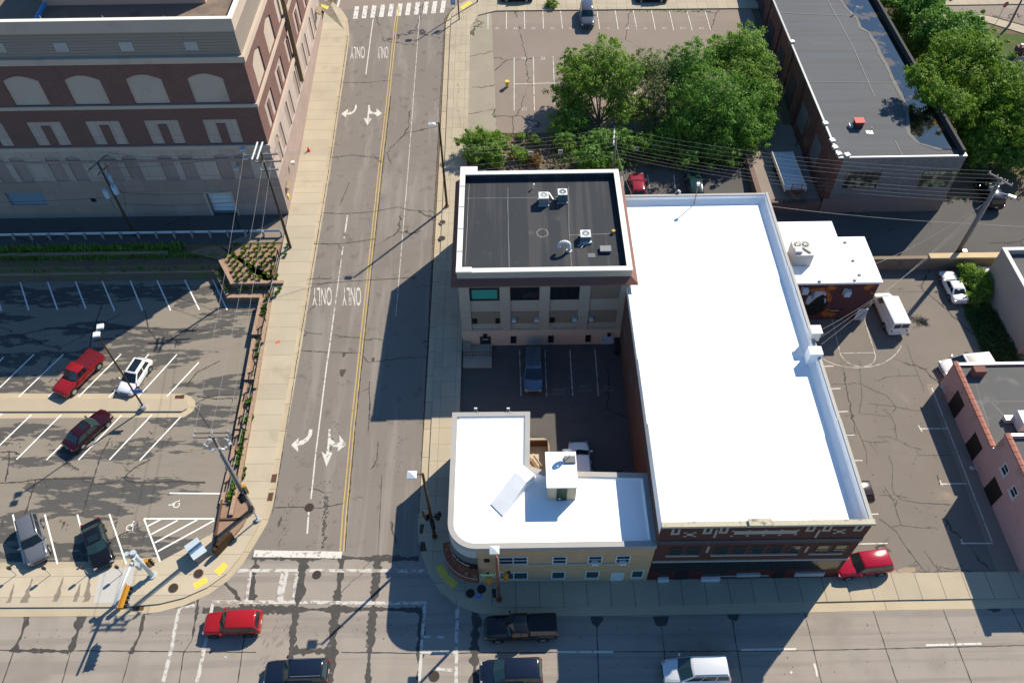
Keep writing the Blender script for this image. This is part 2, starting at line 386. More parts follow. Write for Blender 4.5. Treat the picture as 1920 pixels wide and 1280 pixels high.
t2 = lambda L: [(480+a/4, b/4) for a, b in L]
fill(pw, t2([(745, 787), (757, 787), (755, 815), (740, 840), (712, 860), (675, 863), (677, 885), (640, 855), (690, 818), (688, 845), (715, 840), (738, 825)]))
fill(pw, t2([(842, 790), (855, 790), (857, 830), (880, 845), (905, 842), (902, 812), (945, 852), (900, 882), (905, 862), (870, 858), (850, 852), (848, 890), (868, 890), (835, 942), (808, 885), (833, 893), (838, 850)]))
for i in range(11):
    x0 = 663+i*16.3; y0, y1 = 12.5-i*1.1, 36-i*1.15
    fill(pw, [(x0+2.5, y0), (x0+10.5, y0), (x0+7, y1), (x0-1.5, y1)])
line(pw, [(637, -2), (633, 13)], .3)
done(pw); done(pq); done(py)
def ground_text(txt, box, mat, parent, zf=zr, rot=PI, dz=.013):
    x0, y0, x1, y1 = box
    a = S((x0+x1)/2, y0, zf); c = S((x0+x1)/2, y1, zf); l = S(x0, (y0+y1)/2, zf); r = S(x1, (y0+y1)/2, zf)
    w, h = r.x-l.x, a.y-c.y
    me = text_mesh(txt, 1.0)
    xs = [v.co.x for v in me.vertices]; ys = [v.co.y for v in me.vertices]
    cx, cy = (min(xs)+max(xs))/2, (min(ys)+max(ys))/2; sx, sy = w/(max(xs)-min(xs)), h/(max(ys)-min(ys))
    sh = (a.x-c.x)/h
    for v in me.vertices:
        x, y = (v.co.x-cx)*sx, (v.co.y-cy)*sy
        if rot: x, y = -x, -y
        X, Y = (l.x+r.x)/2+x+sh*y, (a.y+c.y)/2+y
        v.co = (X, Y, zf(Y)+dz)
    me.materials.append(mat)
    o = bpy.data.objects.new('lettering', me); COL.objects.link(o); put(o, parent)
for box in ((586, 539, 622, 573), (642, 539, 677, 573), (657, 88, 684, 110), (708, 88, 728, 110)): ground_text('ONLY', box, white_paint, road)
# cracks sealed with tar across the avenue
for L in ([(604, 399), (640, 401), (690, 398), (705, 396), (720, 393), (748, 388), (765, 394), (815, 397)], [(588, 457), (640, 457), (680, 452), (702, 448)],
          [(577, 524), (600, 522), (622, 523)], [(585, 533), (660, 527), (780, 520)], [(561, 657), (615, 660), (676, 662), (690, 679), (720, 676), (755, 671), (802, 669)],
          [(637, 385), (648, 360), (655, 342)], [(640, 155), (690, 155), (730, 151)], [(620, 296), (660, 291), (680, 293), (712, 297)], [(515, 951), (560, 950), (600, 952), (645, 943)],
          [(693, 715), (692, 730), (694, 760), (690, 812)], [(709, 828), (707, 862), (695, 880)], [(700, 290), (708, 300), (714, 305)]):
    crack(pt, SS(L), .11, zr, .012)
line(pt, [(x+3, y) for x, y in [(730, 180), (714, 320), (696, 490), (680, 640), (663, 800), (649, 960), (644, 1034)]], .09, jag=.9, step=.35)
line(pt, [(511, 962), (562, 642), (616, 322), (652, 69)], .07, jag=.7, step=.3); line(pt, [(785, 962), (804, 597), (818, 322), (834, 34)], .07, jag=.7, step=.3)
line(pt, [(716, 890), (713, 960), (708, 1045)], .05, jag=.6); 
rs = random.Random(4)
def spots(par, runs, zf, dz, name='oil_spots', col=(.075, .066, .058)):
    b = B()
    for (x0, y0, x1, y1, n, wd, r) in runs:
        for _ in range(n):
            t = rs.random(); q = S(x0+(x1-x0)*t+rs.gauss(0, wd), y0+(y1-y0)*t+(rs.gauss(0, 9) if abs(x1-x0) > 250 else 0), zf); rr_ = r*rs.uniform(.3, 1.2); sx = rs.uniform(.6, 1.4); X = [(q.x+rr_*sx*math.cos(k*1.047)*rs.uniform(.6, 1.2), q.y+rr_*math.sin(k*1.047)*rs.uniform(.8, 1.9)) for k in range(6)]
            b.poly([(x, y, zf(y)+dz+rs.random()*.002) for x, y in X])
    b.build(name, M(name+'_mat', col, .75, .25, 3, .25, 12), par, recalc=False)
spots(road, [(606, 1030, 612, 930, 120, 2.2, .085), (606, 1030, 612, 900, 90, 6, .05), (525, 1025, 548, 930, 70, 5, .05), (612, 860, 634, 780, 50, 3, .06), (590, 640, 560, 900, 40, 8, .05), (740, 900, 760, 650, 40, 9, .05), (665, 560, 700, 330, 40, 9, .05)], zr, .0085)
done(pt)
oil = marks('oil_stain', M('oil_stain', (.07, .062, .055), .8, .2, 3, .2, 12), road)
for x, y, r in ((643, 694, .42), (645.5, 662, .28), (700, 672, .25)):
    q = S(x, y); oil.poly([(q.x+r*.7*math.cos(t)*random.uniform(.8, 1.1), q.y+1.7*r*math.sin(t)*random.uniform(.85, 1.1), zr(q.y)+.011) for t in [i*PI/8 for i in range(16)]])
done(oil)
# ---- cross street paint and tar joints
Z0 = flat(0.0)
cw = marks('crosswalk_marking', worn_paint, cross); cl = marks('road_marking', white_paint, cross); ct = marks('tar_joint', tar, cross); cj = marks('slab_joint', tar_line, cross)
for L, w in (([(445, 1069), (570, 1069), (690, 1069), (805, 1070)], .34), ([(398, 1128), (560, 1128), (700, 1130), (800, 1130)], .34), ([(336, 1140), (322, 1208)], .32), ([(399, 1130), (384, 1210)], .3), ([(324, 1205), (304, 1285)], .34), ([(385, 1205), (368, 1285)], .34),
             ([(797, 1132), (792, 1190), (786, 1285)], .3), ([(858, 1125), (856, 1200), (855, 1285)], .33), ([(792, 1193), (838, 1194)], .2), ([(790, 1221), (855, 1222)], .34), ([(470, 1070), (462, 1126)], .3), ([(818, 1253), (850, 1256)], .3), ([(340, 1140), (365, 1134)], .3), ([(420, 1230), (425, 1232)], .1)):
    line(cw, L, w*.85, Z0, jag=.2, step=.2)
line(cw, [(534, 1072), (524, 1126)], .62, Z0, jag=.1, step=.3); line(cw, [(556, 1075), (550, 1120)], .25, Z0, jag=.3, step=.3)
for L in ([(1045, 1221.5), (1150, 1221.5)], [(1389, 1217.5), (1493, 1216)], [(1735, 1209), (1840, 1206)]): line(cl, L, .17, Z0)
line(cl, [(1527, 1243), (1531, 1262), (1532, 1268)], .16, Z0, jag=.5, step=.2); line(cl, [(1482, 1258), (1486, 1262)], .2, Z0, jag=.5, step=.2)
for L, w in (([(570, 1046), (563, 1100), (556, 1140), (548, 1200), (541, 1285)], .45), ([(641, 1046), (636, 1090), (630, 1140), (622, 1215), (617, 1285)], .52), ([(708, 1046), (704, 1100), (698, 1160), (693, 1220), (689, 1285)], .34),
             ([(55, 1146), (40, 1190), (25, 1222)], .36), ([(155, 1146), (145, 1185), (132, 1222)], .48), ([(272, 1146), (262, 1190), (245, 1225)], .26), ([(380, 1143), (480, 1143), (560, 1142), (640, 1142), (700, 1141), (790, 1143)], .36),
             ([(473, 1043), (560, 1046), (640, 1045), (700, 1047), (785, 1047)], .34), ([(791, 1143), (788, 1215), (785, 1285)], .34), ([(891, 1146), (890, 1200), (890, 1285)], .4), ([(27, 1219), (90, 1219), (130, 1221)], .22), ([(545, 1220), (600, 1219), (630, 1222)], .34),
             ([(480, 1048), (473, 1100), (470, 1140)], .36), ([(270, 1146), (310, 1140), (365, 1126)], .3), ([(372, 1112), (370, 1140), (360, 1200), (345, 1222)], .12), ([(415, 1085), (440, 1110), (455, 1137)], .22)):
    o_ = random.random()*50; line(ct, L, w*1.3, Z0, .008, jag=.4, step=.2, wf=lambda t: max(.35, 1+1.5*noise.noise(Vector((t*7+o_, o_, 0)))))
for L in ([(25, 1222), (3, 1285)], [(132, 1222), (115, 1285)], [(245, 1222), (228, 1285)], [(345, 1222), (335, 1285)], [(460, 1180), (445, 1285)], [(0, 1218), (380, 1221), (480, 1222)], [(640, 1222), (790, 1224), (1050, 1222)],
          [(1118, 1148), (1123, 1285)], [(1238, 1150), (1252, 1285)], [(1371, 1148), (1393, 1285)], [(1507, 1142), (1542, 1285)], [(1637, 1143), (1684, 1285)], [(1768, 1140), (1824, 1285)], [(1895, 1136), (1960, 1270)], [(1050, 1222), (1500, 1219), (1960, 1208)], [(900, 1146), (1200, 1146), (1440, 1144), (1700, 1140), (1960, 1134)]):
    line(cj, L, .07, Z0, .007, jag=.6, step=.4)
for x, y, r in ((1119, 1160, .5), (1240, 1158, .62), (1375, 1150, .55), (895, 1165, .45), (893, 1190, .3), (1860, 1130, .7), (1835, 1128, .5)):
    q = S(x, y, Z0); ct.poly([(q.x+r*math.cos(t)*random.uniform(.75, 1.15), q.y+r*1.2*math.sin(t)*random.uniform(.75, 1.1), .009) for t in [i*PI/9 for i in range(18)]])
sk = marks('tyre_mark', M('tyre_mark', (.20, .175, .15), .9, .2, 2, .2, 10), cross)
for k in range(16):
    x, y = random.uniform(488, 545), random.uniform(1180, 1215); line(sk, [(x, y), (x+random.uniform(6, 16), y-random.uniform(8, 18))], random.uniform(.05, .16), Z0, .003, jag=.6, step=.2, wf=lambda t: math.sin(PI*t)+.1)
for k in range(14):
    x, y = random.uniform(478, 510), random.uniform(1232, 1270); line(sk, [(x, y), (x+random.uniform(6, 14), y-random.uniform(5, 12))], random.uniform(.05, .14), Z0, .003, jag=.6, step=.2, wf=lambda t: math.sin(PI*t)+.1)
done(sk)
for b in (ct, cj, cw, cl): done(b)
# tyre marks and spills on the pavement
st = marks('run_off_stain', M('run_off', (.21, .18, .14), .95, .2, 2, .2, 10), pave_w)
for (x, y, x2, y2, w) in ((120, 1083, 105, 1128, .4), (170, 1080, 163, 1128, .45), (62, 1085, 48, 1130, .5), (28, 1095, 18, 1130, .3), (152, 1094, 142, 1128, .35)):
    line(st, [(x, y), (x2, y2)], w, zr, .134, jag=.5, step=.25, wf=lambda t: .2+t)
done(st)
# ---- yellow kerb-ramp pads, covers, grates
def pad(label, px):
    o = drape('tactile_pad', SS(px), yellow_pad, zr, .138, .02); tag(o, label, 'tactile pad', 'yellow kerb ramp pads')
pad('yellow kerb ramp pad nearest the mailbox coloured cabinet at west corner', [(402, 1071), (420, 1054), (429, 1062), (412, 1080)])
pad('yellow kerb ramp pad beside brown manhole cover at west corner', [(362, 1095), (388, 1082), (391, 1092), (367, 1106)])
pad('dull yellow kerb ramp pad in shade, nearer the avenue at the round shop corner', [(817, 1065), (828, 1058), (842, 1078), (830, 1086)])
pad('dull yellow kerb ramp pad in shade, nearer the signal post at the round shop corner', [(832, 1087), (843, 1079), (860, 1095), (849, 1104)])
pad('small yellow kerb ramp pad on the pavement beyond the brick warehouse', [(602, 10), (617, 14), (615, 20), (603, 15)])
pad('yellow kerb ramp pad furthest up the avenue by the upper car park', [(862, 16), (880, 4), (886, 8), (868, 20)])
def cover(label, px, r, dz, zf=zr, mat=cast_iron):
    q = S(px[0], px[1], zf); b = B(); b.disc((q.x, q.y, q.z+dz), r, n=24, h=.02)
    b2 = B(); b2.disc((q.x, q.y, q.z+dz+.012), r*.86, n=24, h=.014)
    o = b.build('manhole_cover', mat); b2.build('lid', M('lid_iron', (.05, .04, .033), .7, .25, 9, .4, 40, .4, .4), o); tag(o, label, 'manhole cover', 'manhole covers')
rb = M('rust_iron', (.16, .075, .05), .8, .15, 5, .3, 40)
cover('rust brown manhole cover on pavement beside the two tone cabinet', (373, 1076), .42, .13, mat=rb)
cover('rust brown manhole cover on pavement near the signal mast foot', (326, 1103), .42, .13, mat=rb)
cover('dark manhole cover at shaded corner, nearer the kerb', (882, 1113), .38, .13); cover('dark manhole cover at shaded corner, nearer the tan brick shop', (903, 1105), .38, .13)
cover('manhole cover on the white lane line of the avenue', (580, 951), .42, .006); cover('manhole cover inside the crosswalk below the stop line', (594, 1077), .38, .004, Z0)
cover('manhole cover in the cross street crosswalk near dark blue minivan', (814, 1267), .42, .004, Z0)
cover('pale round cover on east pavement, nearer the lamp post', (830, 418), .38, .128, mat=M('pale_iron', (.33, .29, .23), .8)); cover('dark round cover on east pavement beside the black roofed building', (829, 448), .38, .128)
def grate(label, px, lx, ly, dz, zf=zr, mat=rust_grate):
    q = S(px[0], px[1], zf); b = B(); b.box(q.x-lx/2, q.x+lx/2, q.y-ly/2, q.y+ly/2, q.z+dz, q.z+dz+.015); o = b.build('drain_grate', cast_iron)
    c = B()
    for k in range(9): c.obox((q.x, q.y-ly/2+ly*(k+.5)/9, q.z+dz+.017), (lx*.92, ly*.05, .014), .25)
    c.box(q.x-lx/2, q.x-lx/2+.06, q.y-ly/2, q.y+ly/2, q.z+dz, q.z+dz+.03); c.box(q.x+lx/2-.06, q.x+lx/2, q.y-ly/2, q.y+ly/2, q.z+dz, q.z+dz+.03)
    c.build('bars', mat, o); tag(o, label, 'drain grate', 'drain grates')
grate('rusty drain grate in west gutter, further from the corner', (513, 896), .55, .8, .014); grate('rusty drain grate in west gutter, nearer the corner', (506, 931), .55, .8, .014)
grate('dark drain grate in shaded east gutter, further from the corner', (793, 991), .55, .85, .014); grate('dark drain grate in shaded east gutter, nearer the corner', (794, 1024), .55, .85, .014)
grate('rusty drain grate in gutter under the signal mast arm', (260, 1138), .9, .5, .014); grate('rusty drain grate in car park gutter by the signal mast', (258, 1061), .9, .45, .01, LOT)
grate('rusty drain grate at the rounded end of the car park island', (337, 744), .9, .4, .012, LOT)
def disc_mark(px, r, par):
    b = B(); q = S(*px)
    b.poly([(q.x+r*math.cos(i*PI/10), q.y+r*math.sin(i*PI/10), q.z+.136) for i in range(20)]); b.build('painted_symbol', blue_paint, par, recalc=False)
    w = B(); strip(w, [(q.x-.1, q.y-.05), (q.x+.02, q.y+.12), (q.x+.1, q.y-.08)], .06, zr, .142); w.build('painted_symbol', white_paint, par, recalc=False)
disc_mark((837, 1036), .24, pave_e); disc_mark((897.5, 1117), .24, pave_e)
# ---- west lot: stalls, island, patches
wl = marks('stall_line', M('stall_white', (.80, .78, .74), .8, .06, 3, .08, 16), west_lot)
for a, c in (((35, 519), (54, 582)), ((86, 519), (108, 581)), ((138, 518), (161, 579)), ((188, 518), (215, 583)), ((241, 518), (267, 582)), ((291, 518), (320, 582)), ((343, 518), (374, 581)), ((396, 518), (426, 581)), ((-16, 519), (3, 583)),
             ((7, 669), (-20, 698)), ((64, 664), (-2, 728)), ((119, 664), (35, 744)), ((175, 664), (91, 744)), ((227, 664), (147, 744)), ((279, 664), (204, 745)), ((332, 664), (259, 744)), ((373, 679), (313, 743)),
             ((59, 777), (-2, 836)), ((115, 777), (31, 861)), ((172, 777), (87, 862)), ((228, 778), (147, 862)), ((285, 777), (205, 862)), ((339, 781), (262, 863)), ((4, 775), (-40, 815)),
             ((24, 964), (46, 1056)), ((84, 964), (108, 1057)), ((145, 964), (170, 1056)), ((205, 963), (237, 1057)), ((318, 924), (420, 925)), ((270, 972), (402, 972)), ((270, 972), (302, 1057)), ((402, 975), (296, 1033)), ((302, 973), (277, 986)), ((333, 975), (284, 1001)), ((370, 974), (290, 1017))):
    line(wl, [a, c], .14, LOT, .010)
def wheelchair(px, rot):
    q = S(px[0], px[1], LOT); m = Matrix.Rotation(rot, 2)
    T = lambda L: [(q.x+(m @ Vector(v)*.72).x, q.y+(m @ Vector(v)*.72).y) for v in L]
    strip(wl, T(arc((0, -.12), .36, .9, 5.6, 16)), .07, LOT, .010, step=.2)
    strip(wl, T([(.0, .62), (.02, .15), (.38, .12), (.55, -.38), (.68, -.32)]), .07, LOT, .010); strip(wl, T([(.02, .36), (.32, .34)]), .06, LOT, .010)
    wl.poly([(p.x, p.y, LOT(0)+.01) for p in [Vector(t) for t in T(arc((0, .74), .10, 0, 6.0, 8))]])
spots(west_lot, [(x, 995, x-3, 975, 9, 5, .09) for x in (4, 60, 122, 178, 215)]+[(x, 720, x+22, 695, 8, 6, .09) for x in (40, 95, 150, 205, 262)]+[(x, 838, x+28, 806, 8, 6, .09) for x in (30, 88, 150, 205, 258)]+[(x, 550, x+5, 535, 7, 7, .09) for x in (70, 120, 170, 222, 275, 325, 380)]+[(0, 900, 380, 900, 40, 10, .06)], LOT, .0072, 'stall_oil', (.06, .056, .052))
spots(east_lot, [(1650, 700, 1750, 1000, 60, 30, .06), (1560, 760, 1600, 950, 30, 20, .06)], LOT, .007, 'lot_oil', (.07, .062, .055))
spots(cross, [(0, 1190, 380, 1195, 30, 8, .05), (900, 1255, 1900, 1245, 45, 20, .05), (1060, 1185, 1900, 1175, 40, 20, .05), (480, 1180, 780, 1180, 50, 10, .06)], Z0, .0045, 'road_spots', (.11, .098, .085))
wheelchair((329, 946), PI/2); wheelchair((244, 987), -.35); done(wl)
wt = marks('sealed_crack', tar_line, west_lot); z4 = lambda L: [(a/4, 640+b/4) for a, b in L]
for L in ([(0, 1060), (150, 1055), (270, 1035), (400, 1028), (690, 1028)], [(830, 720), (760, 850), (700, 1030), (660, 1150), (620, 1290)], [(1130, 885), (1010, 945), (930, 1020), (850, 1055), (700, 1070)], [(930, 1020), (970, 1050), (1150, 1058), (1340, 1048), (1540, 1058)], [(270, 1035), (240, 1130), (190, 1290)], [(70, 830), (70, 900), (40, 1050)],
          [(1460, 490), (1520, 570), (1570, 640)], [(1480, 410), (1600, 430), (1780, 425)], [(1465, 470), (1550, 420), (1640, 400), (1800, 405)], [(1650, 145), (1480, 230), (1400, 330)], [(1090, -230), (1095, -200), (1110, -100), (1180, 0), (1180, 90)], [(0, -40), (130, -45), (380, -100), (700, -95), (1100, -100), (1600, -80)], [(770, -290), (740, -200), (690, -60), (670, 60)], [(0, 830), (110, 825), (150, 850)]):
    crack(wt, SS(z4(L), LOT), .15, LOT, .008)
done(wt)
isl = struct(drape('island_gutter', SS([(-300, 736), (345, 738), (358, 743), (366, 752), (367, 762), (360, 772), (345, 782), (-300, 786)], LOT), kerb_conc, LOT, .006))
drape('island_kerb', SS([(-300, 747), (342, 749), (351, 752), (354, 759), (351, 767), (342, 772), (-300, 773)], LOT), M('island_conc', (.40, .335, .245), .9, .1, .4, .1, 20), LOT, .16, .18, parent=isl)
struct(isl)
# ---- courtyard, upper lot, east lot paint
cy = marks('stall_line', worn_paint, yard)
for a, c in (((974, 656), (977, 742)), ((1021.7, 656), (1025, 742)), ((1068.5, 656), (1074, 742)), ((1115.5, 655), (1122, 742))): line(cy, [a, c], .10, YARD, .012)
done(cy); faint = M('faint_paint', (.20, .195, .185), .85, .2, 3, .3, 12)
for bx in ((1035, 728, 1060, 733), (1086, 722, 1103, 727), (1131, 722, 1146, 727)): ground_text('PARK', bx, faint, yard, YARD)
for bx in ((1034, 735, 1059, 740), (1083, 729, 1110, 734), (1126, 729, 1150, 734)): ground_text('PRIVATE', bx, faint, yard, YARD)
struct(drape('yard_kerb', SS([(985, 822), (1020, 822), (1028, 826), (1030, 838), (1030, 900), (985, 900)], YARD), walk_conc, YARD, .1, .1))
au = marks('stall_line', white_paint, a_lot)
for a, c in (((915, 17), (915, 55)), ((949.5, 17), (949.5, 55)), ((982.5, 16), (984, 55)), ((1017.5, 16), (1019, 55)), ((1050.5, 17), (1054.5, 55)), ((1085, 17), (1089, 55)), ((1119, 17), (1124, 55)), ((1153, 18), (1159, 56)), ((1187, 19), (1194, 56)), ((1221, 20), (1229, 57)), ((1255, 21), (1263, 58)), ((1288, 22), (1298, 58)), ((1322, 22), (1332, 57)),
             ((964, 108), (964, 208)), ((1000, 107), (1002, 208)), ((1037, 106), (1041, 205)), ((1073, 105), (1079, 200)), ((1110, 104), (1117, 195)), ((1146, 103), (1154, 190)), ((1183, 103), (1192, 190)), ((1219, 102), (1230, 190)), ((1255, 102), (1268, 190)), ((964, 158), (1262, 150))):
    line(au, [a, c], .11, zr, .006)
done(au)
ll = marks('stall_line', worn_paint, alley)
for a, c in (((1166, 331), (1172, 362)), ((1214, 328), (1220, 362)), ((1263, 327), (1268, 362)), ((1311, 326), (1318, 362)), ((926, 322), (926, 336)), ((972, 326), (972, 336)), ((1020, 328), (1020, 336)), ((1070, 328), (1070, 336))): line(ll, [a, c], .10, zr, .0)
done(ll)
for k, x in enumerate((932, 966, 1000, 1035, 1070, 1104, 1140, 1176, 1210, 1246, 1280, 1315)):
    w = 3.4 if k < 9 else 4.8; ground_text('A%d' % (k+1), (x-w, 51.5, x+w, 55.5), white_paint, a_lot, rot=0, dz=.008)
for k, x in enumerate((982, 1018, 1054)): ground_text('B%d' % (k+1), (x-3.6, 107.5, x+3.6, 112.5), white_paint, a_lot, dz=.008)
for k, x in enumerate((983, 1021)): ground_text('C%d' % (k+1), (x-4, 202, x+4, 207.5), white_paint, a_lot, rot=0, dz=.008)
es = marks('court_line', worn_paint, east_lot); el = marks('stall_line', white_paint, east_lot)
line(es, [(1555, 575), (1575, 662), (1640, 661), (1618, 590)], .08, LOT, .01)
c0 = S(1607.5, 661.5, LOT); line_r = (S(1640, 661, LOT)-S(1575, 662, LOT)).length/2
strip(es, arc((c0.x, c0.y), line_r, PI, 2*PI, 18), .08, LOT, .01)
line(es, [(1531, 664), (1548, 676), (1568, 684), (1590, 688.5), (1612, 689.5), (1636, 687), (1656, 681), (1672, 671), (1683, 660), (1690, 648)], .08, LOT, .01)
for a, c in (((1539, 687), (1563, 686)), ((1552, 729), (1576, 728)), ((1565, 772), (1590, 771)), ((1578, 816), (1602, 815)), ((1595, 863), (1617, 863)), ((1628, 964), (1647, 963)), ((1604, 1019.5), (1664, 1018)),
             ((1747, 727), (1860, 1015)), ((1724, 803.5), (1776, 803)), ((1722, 797), (1729, 809)), ((1763, 907), (1816, 906)), ((1762, 900), (1767, 911)), ((1802, 1018), (1862, 1018)), ((1802, 1010), (1806, 1020))): line(el, [a, c], .11, LOT, .010)
done(es); done(el)
et = marks('sealed_crack', tar_line, east_lot); z5 = lambda L: [(1440+a/4, 640+b/4) for a, b in L]
for L in ([(688, 145), (690, 240), (697, 320), (705, 420), (682, 540)], [(470, 318), (590, 322), (640, 310), (697, 318), (790, 365), (890, 405), (945, 470), (960, 500), (915, 548)], [(820, 298), (880, 268), (1000, 258), (1130, 255)], [(755, 465), (940, 485), (1080, 515), (1160, 520)], [(862, 508), (915, 548), (950, 620), (965, 730)], [(575, 556), (650, 552)], [(625, 556), (665, 650), (705, 740), (740, 830), (742, 920)], [(705, 742), (780, 755), (900, 750)],
          [(820, 715), (900, 712), (980, 742), (1060, 785), (1155, 812)], [(690, 540), (800, 548), (870, 560)], [(905, 855), (935, 940), (930, 1080), (945, 1140), (1000, 1185), (1140, 1210), (1370, 1222)], [(870, 1082), (920, 1160), (950, 1215), (965, 1280)], [(1115, 855), (1350, 850)], [(1040, 20), (1080, 140), (1130, 260), (1170, 370)], [(945, 1140), (980, 1160), (1050, 1172)], [(910, 1165), (970, 1190), (960, 1230)], [(835, 1155), (900, 1150), (950, 1190)]):
    crack(et, SS(z5(L), LOT), .075, LOT, .008)
z6 = lambda L: [(1440+a/4, 960+b/4) for a, b in L]
for L in ([(965, 0), (1000, 100)], [(930, 108), (1000, 98), (1130, 115), (1260, 115)], [(835, 48), (900, 95), (960, 140), (1020, 240), (1090, 330), (1140, 400), (1190, 460)], [(1170, 285), (1250, 400), (1300, 450)], [(1130, 440), (1200, 455), (1300, 440), (1390, 440), (1480, 380)], [(1140, 465), (1190, 440), (1250, 460), (1300, 410), (1370, 430)], [(1250, 400), (1310, 415), (1380, 425), (1530, 440)], [(1050, 395), (1120, 402)]):
    crack(et, SS(z6(L), LOT), .08, LOT, .008)
done(et)
pc = M('bare_gravel', (.30, .24, .165), .95, .15, 1, .3, 12)
for L in (z6([(970, 430), (1030, 412), (1100, 415), (1110, 440), (1040, 460), (975, 450)]), z6([(850, 470), (1000, 475), (960, 440), (880, 380), (850, 400)])):
    drape('gravel_patch', SS(L, LOT), pc, LOT, .005, parent=east_lot)
# ================================================================ BUILDINGS
dark_glass = M('dark_glass', (.012, .018, .022), .06, .1, 1, 0, 5, spec=.6)
teal_glass = M('teal_glass', (.05, .32, .27), .12, .06, .6, 0, 5, spec=.5)
green_glass = M('green_glass', (.018, .05, .045), .06, .3, .8, 0, 5, spec=.6)
win_white = M('win_white', (.62, .62, .60), .6, .05, 2, .05, 10)
metal_grey = M('metal_grey', (.36, .37, .37), .45, .1, 2, .08, 12, metal=.6)
galv = M('galvanised', (.50, .52, .53), .5, .12, 3, .1, 14, metal=.5)
white_roof = M('white_roof', (.88, .89, .89), .75, .025, .3, .03, 10, patch=[((.80, .80, .79), .6, .58, .75)])
black_roof = M('black_roof', (.031, .036, .043), .88, .12, .35, .12, 20, streak=((.052, .053, .057), .9, .03, .5, .6), patch=[((.085, .082, .078), .5, .62, .8)])
grey_roof = M('grey_roof', (.098, .105, .113), .9, .1, .25, .08, 16, streak=((.095, .095, .10), .05, 1.1, .48, .6), patch=[((.135, .13, .128), .3, .6, .8)])
coping_white = M('coping_white', (.74, .72, .65), .7, .06, .6, .06, 10)
coping_grey = M('coping_grey', (.34, .33, .31), .6, .1, .7, .08, 10)
def fb(b, face, P, u0, u1, z0, z1, d0=0.0, d1=.05):
    if face == 'S': b.box(u0, u1, P-d1, P-d0, z0, z1)
    elif face == 'N': b.box(u0, u1, P+d0, P+d1, z0, z1)
    elif face == 'E': b.box(P+d0, P+d1, u0, u1, z0, z1)
    else: b.box(P-d1, P-d0, u0, u1, z0, z1)
def win(par, face, P, u0, u1, z0, z1, frame=win_white, glass=dark_glass, fw=.09, mull=(), cross=(), sill=None, d=.06, name='window'):
    f = B(); fb(f, face, P, u0, u1, z1-fw, z1, 0, d); fb(f, face, P, u0, u1, z0, z0+fw, 0, d)
    fb(f, face, P, u0, u0+fw, z0+fw, z1-fw, 0, d); fb(f, face, P, u1-fw, u1, z0+fw, z1-fw, 0, d)
    for m in mull: u = u0+(u1-u0)*m; fb(f, face, P, u-fw*.45, u+fw*.45, z0+fw, z1-fw, 0, d)
    for m in cross: z = z0+(z1-z0)*m; fb(f, face, P, u0+fw, u1-fw, z-fw*.4, z+fw*.4, 0, d-.006)
    o = f.build(name, frame, par)
    gl = B(); fb(gl, face, P, u0+fw, u1-fw, z0+fw, z1-fw, .0, .018); gl.build('pane', glass, o)
    if sill is not None: s = B(); fb(s, face, P, u0-.08, u1+.08, z0-.12, z0-.002, 0, d+.05); s.build('sill', sill, o)
    return o
def pr(x0, y0, x1, y1, Y):            # a rectangle seen on a south facade -> x0, x1, z0, z1
    a, c = onY(x0, y1, Y), onY(x1, y1, Y); t = onY((x0+x1)/2, y0, Y); return a.x, c.x, a.z, t.z
def cut(o, cutter):
    c = cutter.build('cutter', o.data.materials[0]); m = o.modifiers.new('cut', 'BOOLEAN'); m.object = c; m.solver = 'EXACT'; m.operation = 'DIFFERENCE'
    bpy.context.view_layer.update()
    me = bpy.data.meshes.new_from_object(o.evaluated_get(bpy.context.evaluated_depsgraph_get()))
    o.modifiers.clear(); o.data = me; bpy.data.objects.remove(c)
def ring(b, x0, x1, y0, y1, z0, z1, t):
    b.box(x0, x1, y0, y0+t, z0, z1); b.box(x0, x1, y1-t, y1, z0, z1); b.box(x0, x0+t, y0+t, y1-t, z0, z1); b.box(x1-t, x1, y0+t, y1-t, z0, z1)

# ---------------------------------------------------------------- brick warehouse (north-west)
q = S(542, 401.5); X0, Y0 = q.x, q.y; X9, Y9 = -130.0, 104.6
wh = thing('brick_warehouse', 'huge windowless brown brick warehouse with tan bands and blind arches, left of the avenue', 'building', (X0, Y0, q.z))
brown_brick = MB_('brown_brick', (.185, .090, .076), (.14, .070, .062), (.20, .14, .115), .30, .095, .010, .92, .16)
tan_panel = M('tan_panel', (.48, .39, .315), .9, .08, .35, .06, 14, patch=[((.41, .335, .27), .25, .55, .7)])
tan_light = MB_('tan_light', (.47, .385, .33), (.41, .335, .285), (.28, .225, .19), 1.55, 2.6, .025, .9, .10)
tan_base = MB_('tan_base', (.36, .275, .235), (.305, .235, .20), (.23, .175, .145), 2.3, 1.9, .02, .9, .12)
ribbed = MB_('ribbed_tan', (.30, .25, .205), (.275, .23, .19), (.19, .16, .13), 40, .31, .03, .9, .08)
b = B(); b.box(X9, X0, Y0, Y9, 0, 7.3); o = b.build('wall_base', tan_base, wh)
c = B(); c.box(-33.96, -31.2, Y0-.5, Y0+.45, 2.05, 5.35); c.box(-56.2, -52.08, Y0-.5, Y0+.25, 4.0, 5.8); cut(o, c)
b = B(); b.box(X9, X0-.02, Y0+.02, Y9, 7.3, 11.45); lo = b.build('arcade_wall', tan_light, wh)
b = B(); b.box(X9, X0-.05, Y0+.05, Y9, 11.45, 21.6); up = b.build('brick_wall', brown_brick, wh)
cu, cl2 = B(), B(); pan = B(); pan2 = B(); mul = B(); pan3 = B()
def archp(u0, u1, z0, z1, rise, n=8):
    return [(u0, z0), (u1, z0)]+[(u1+(u0-u1)*i/n, z1+rise*math.sin(PI*i/n)) for i in range(n+1)]
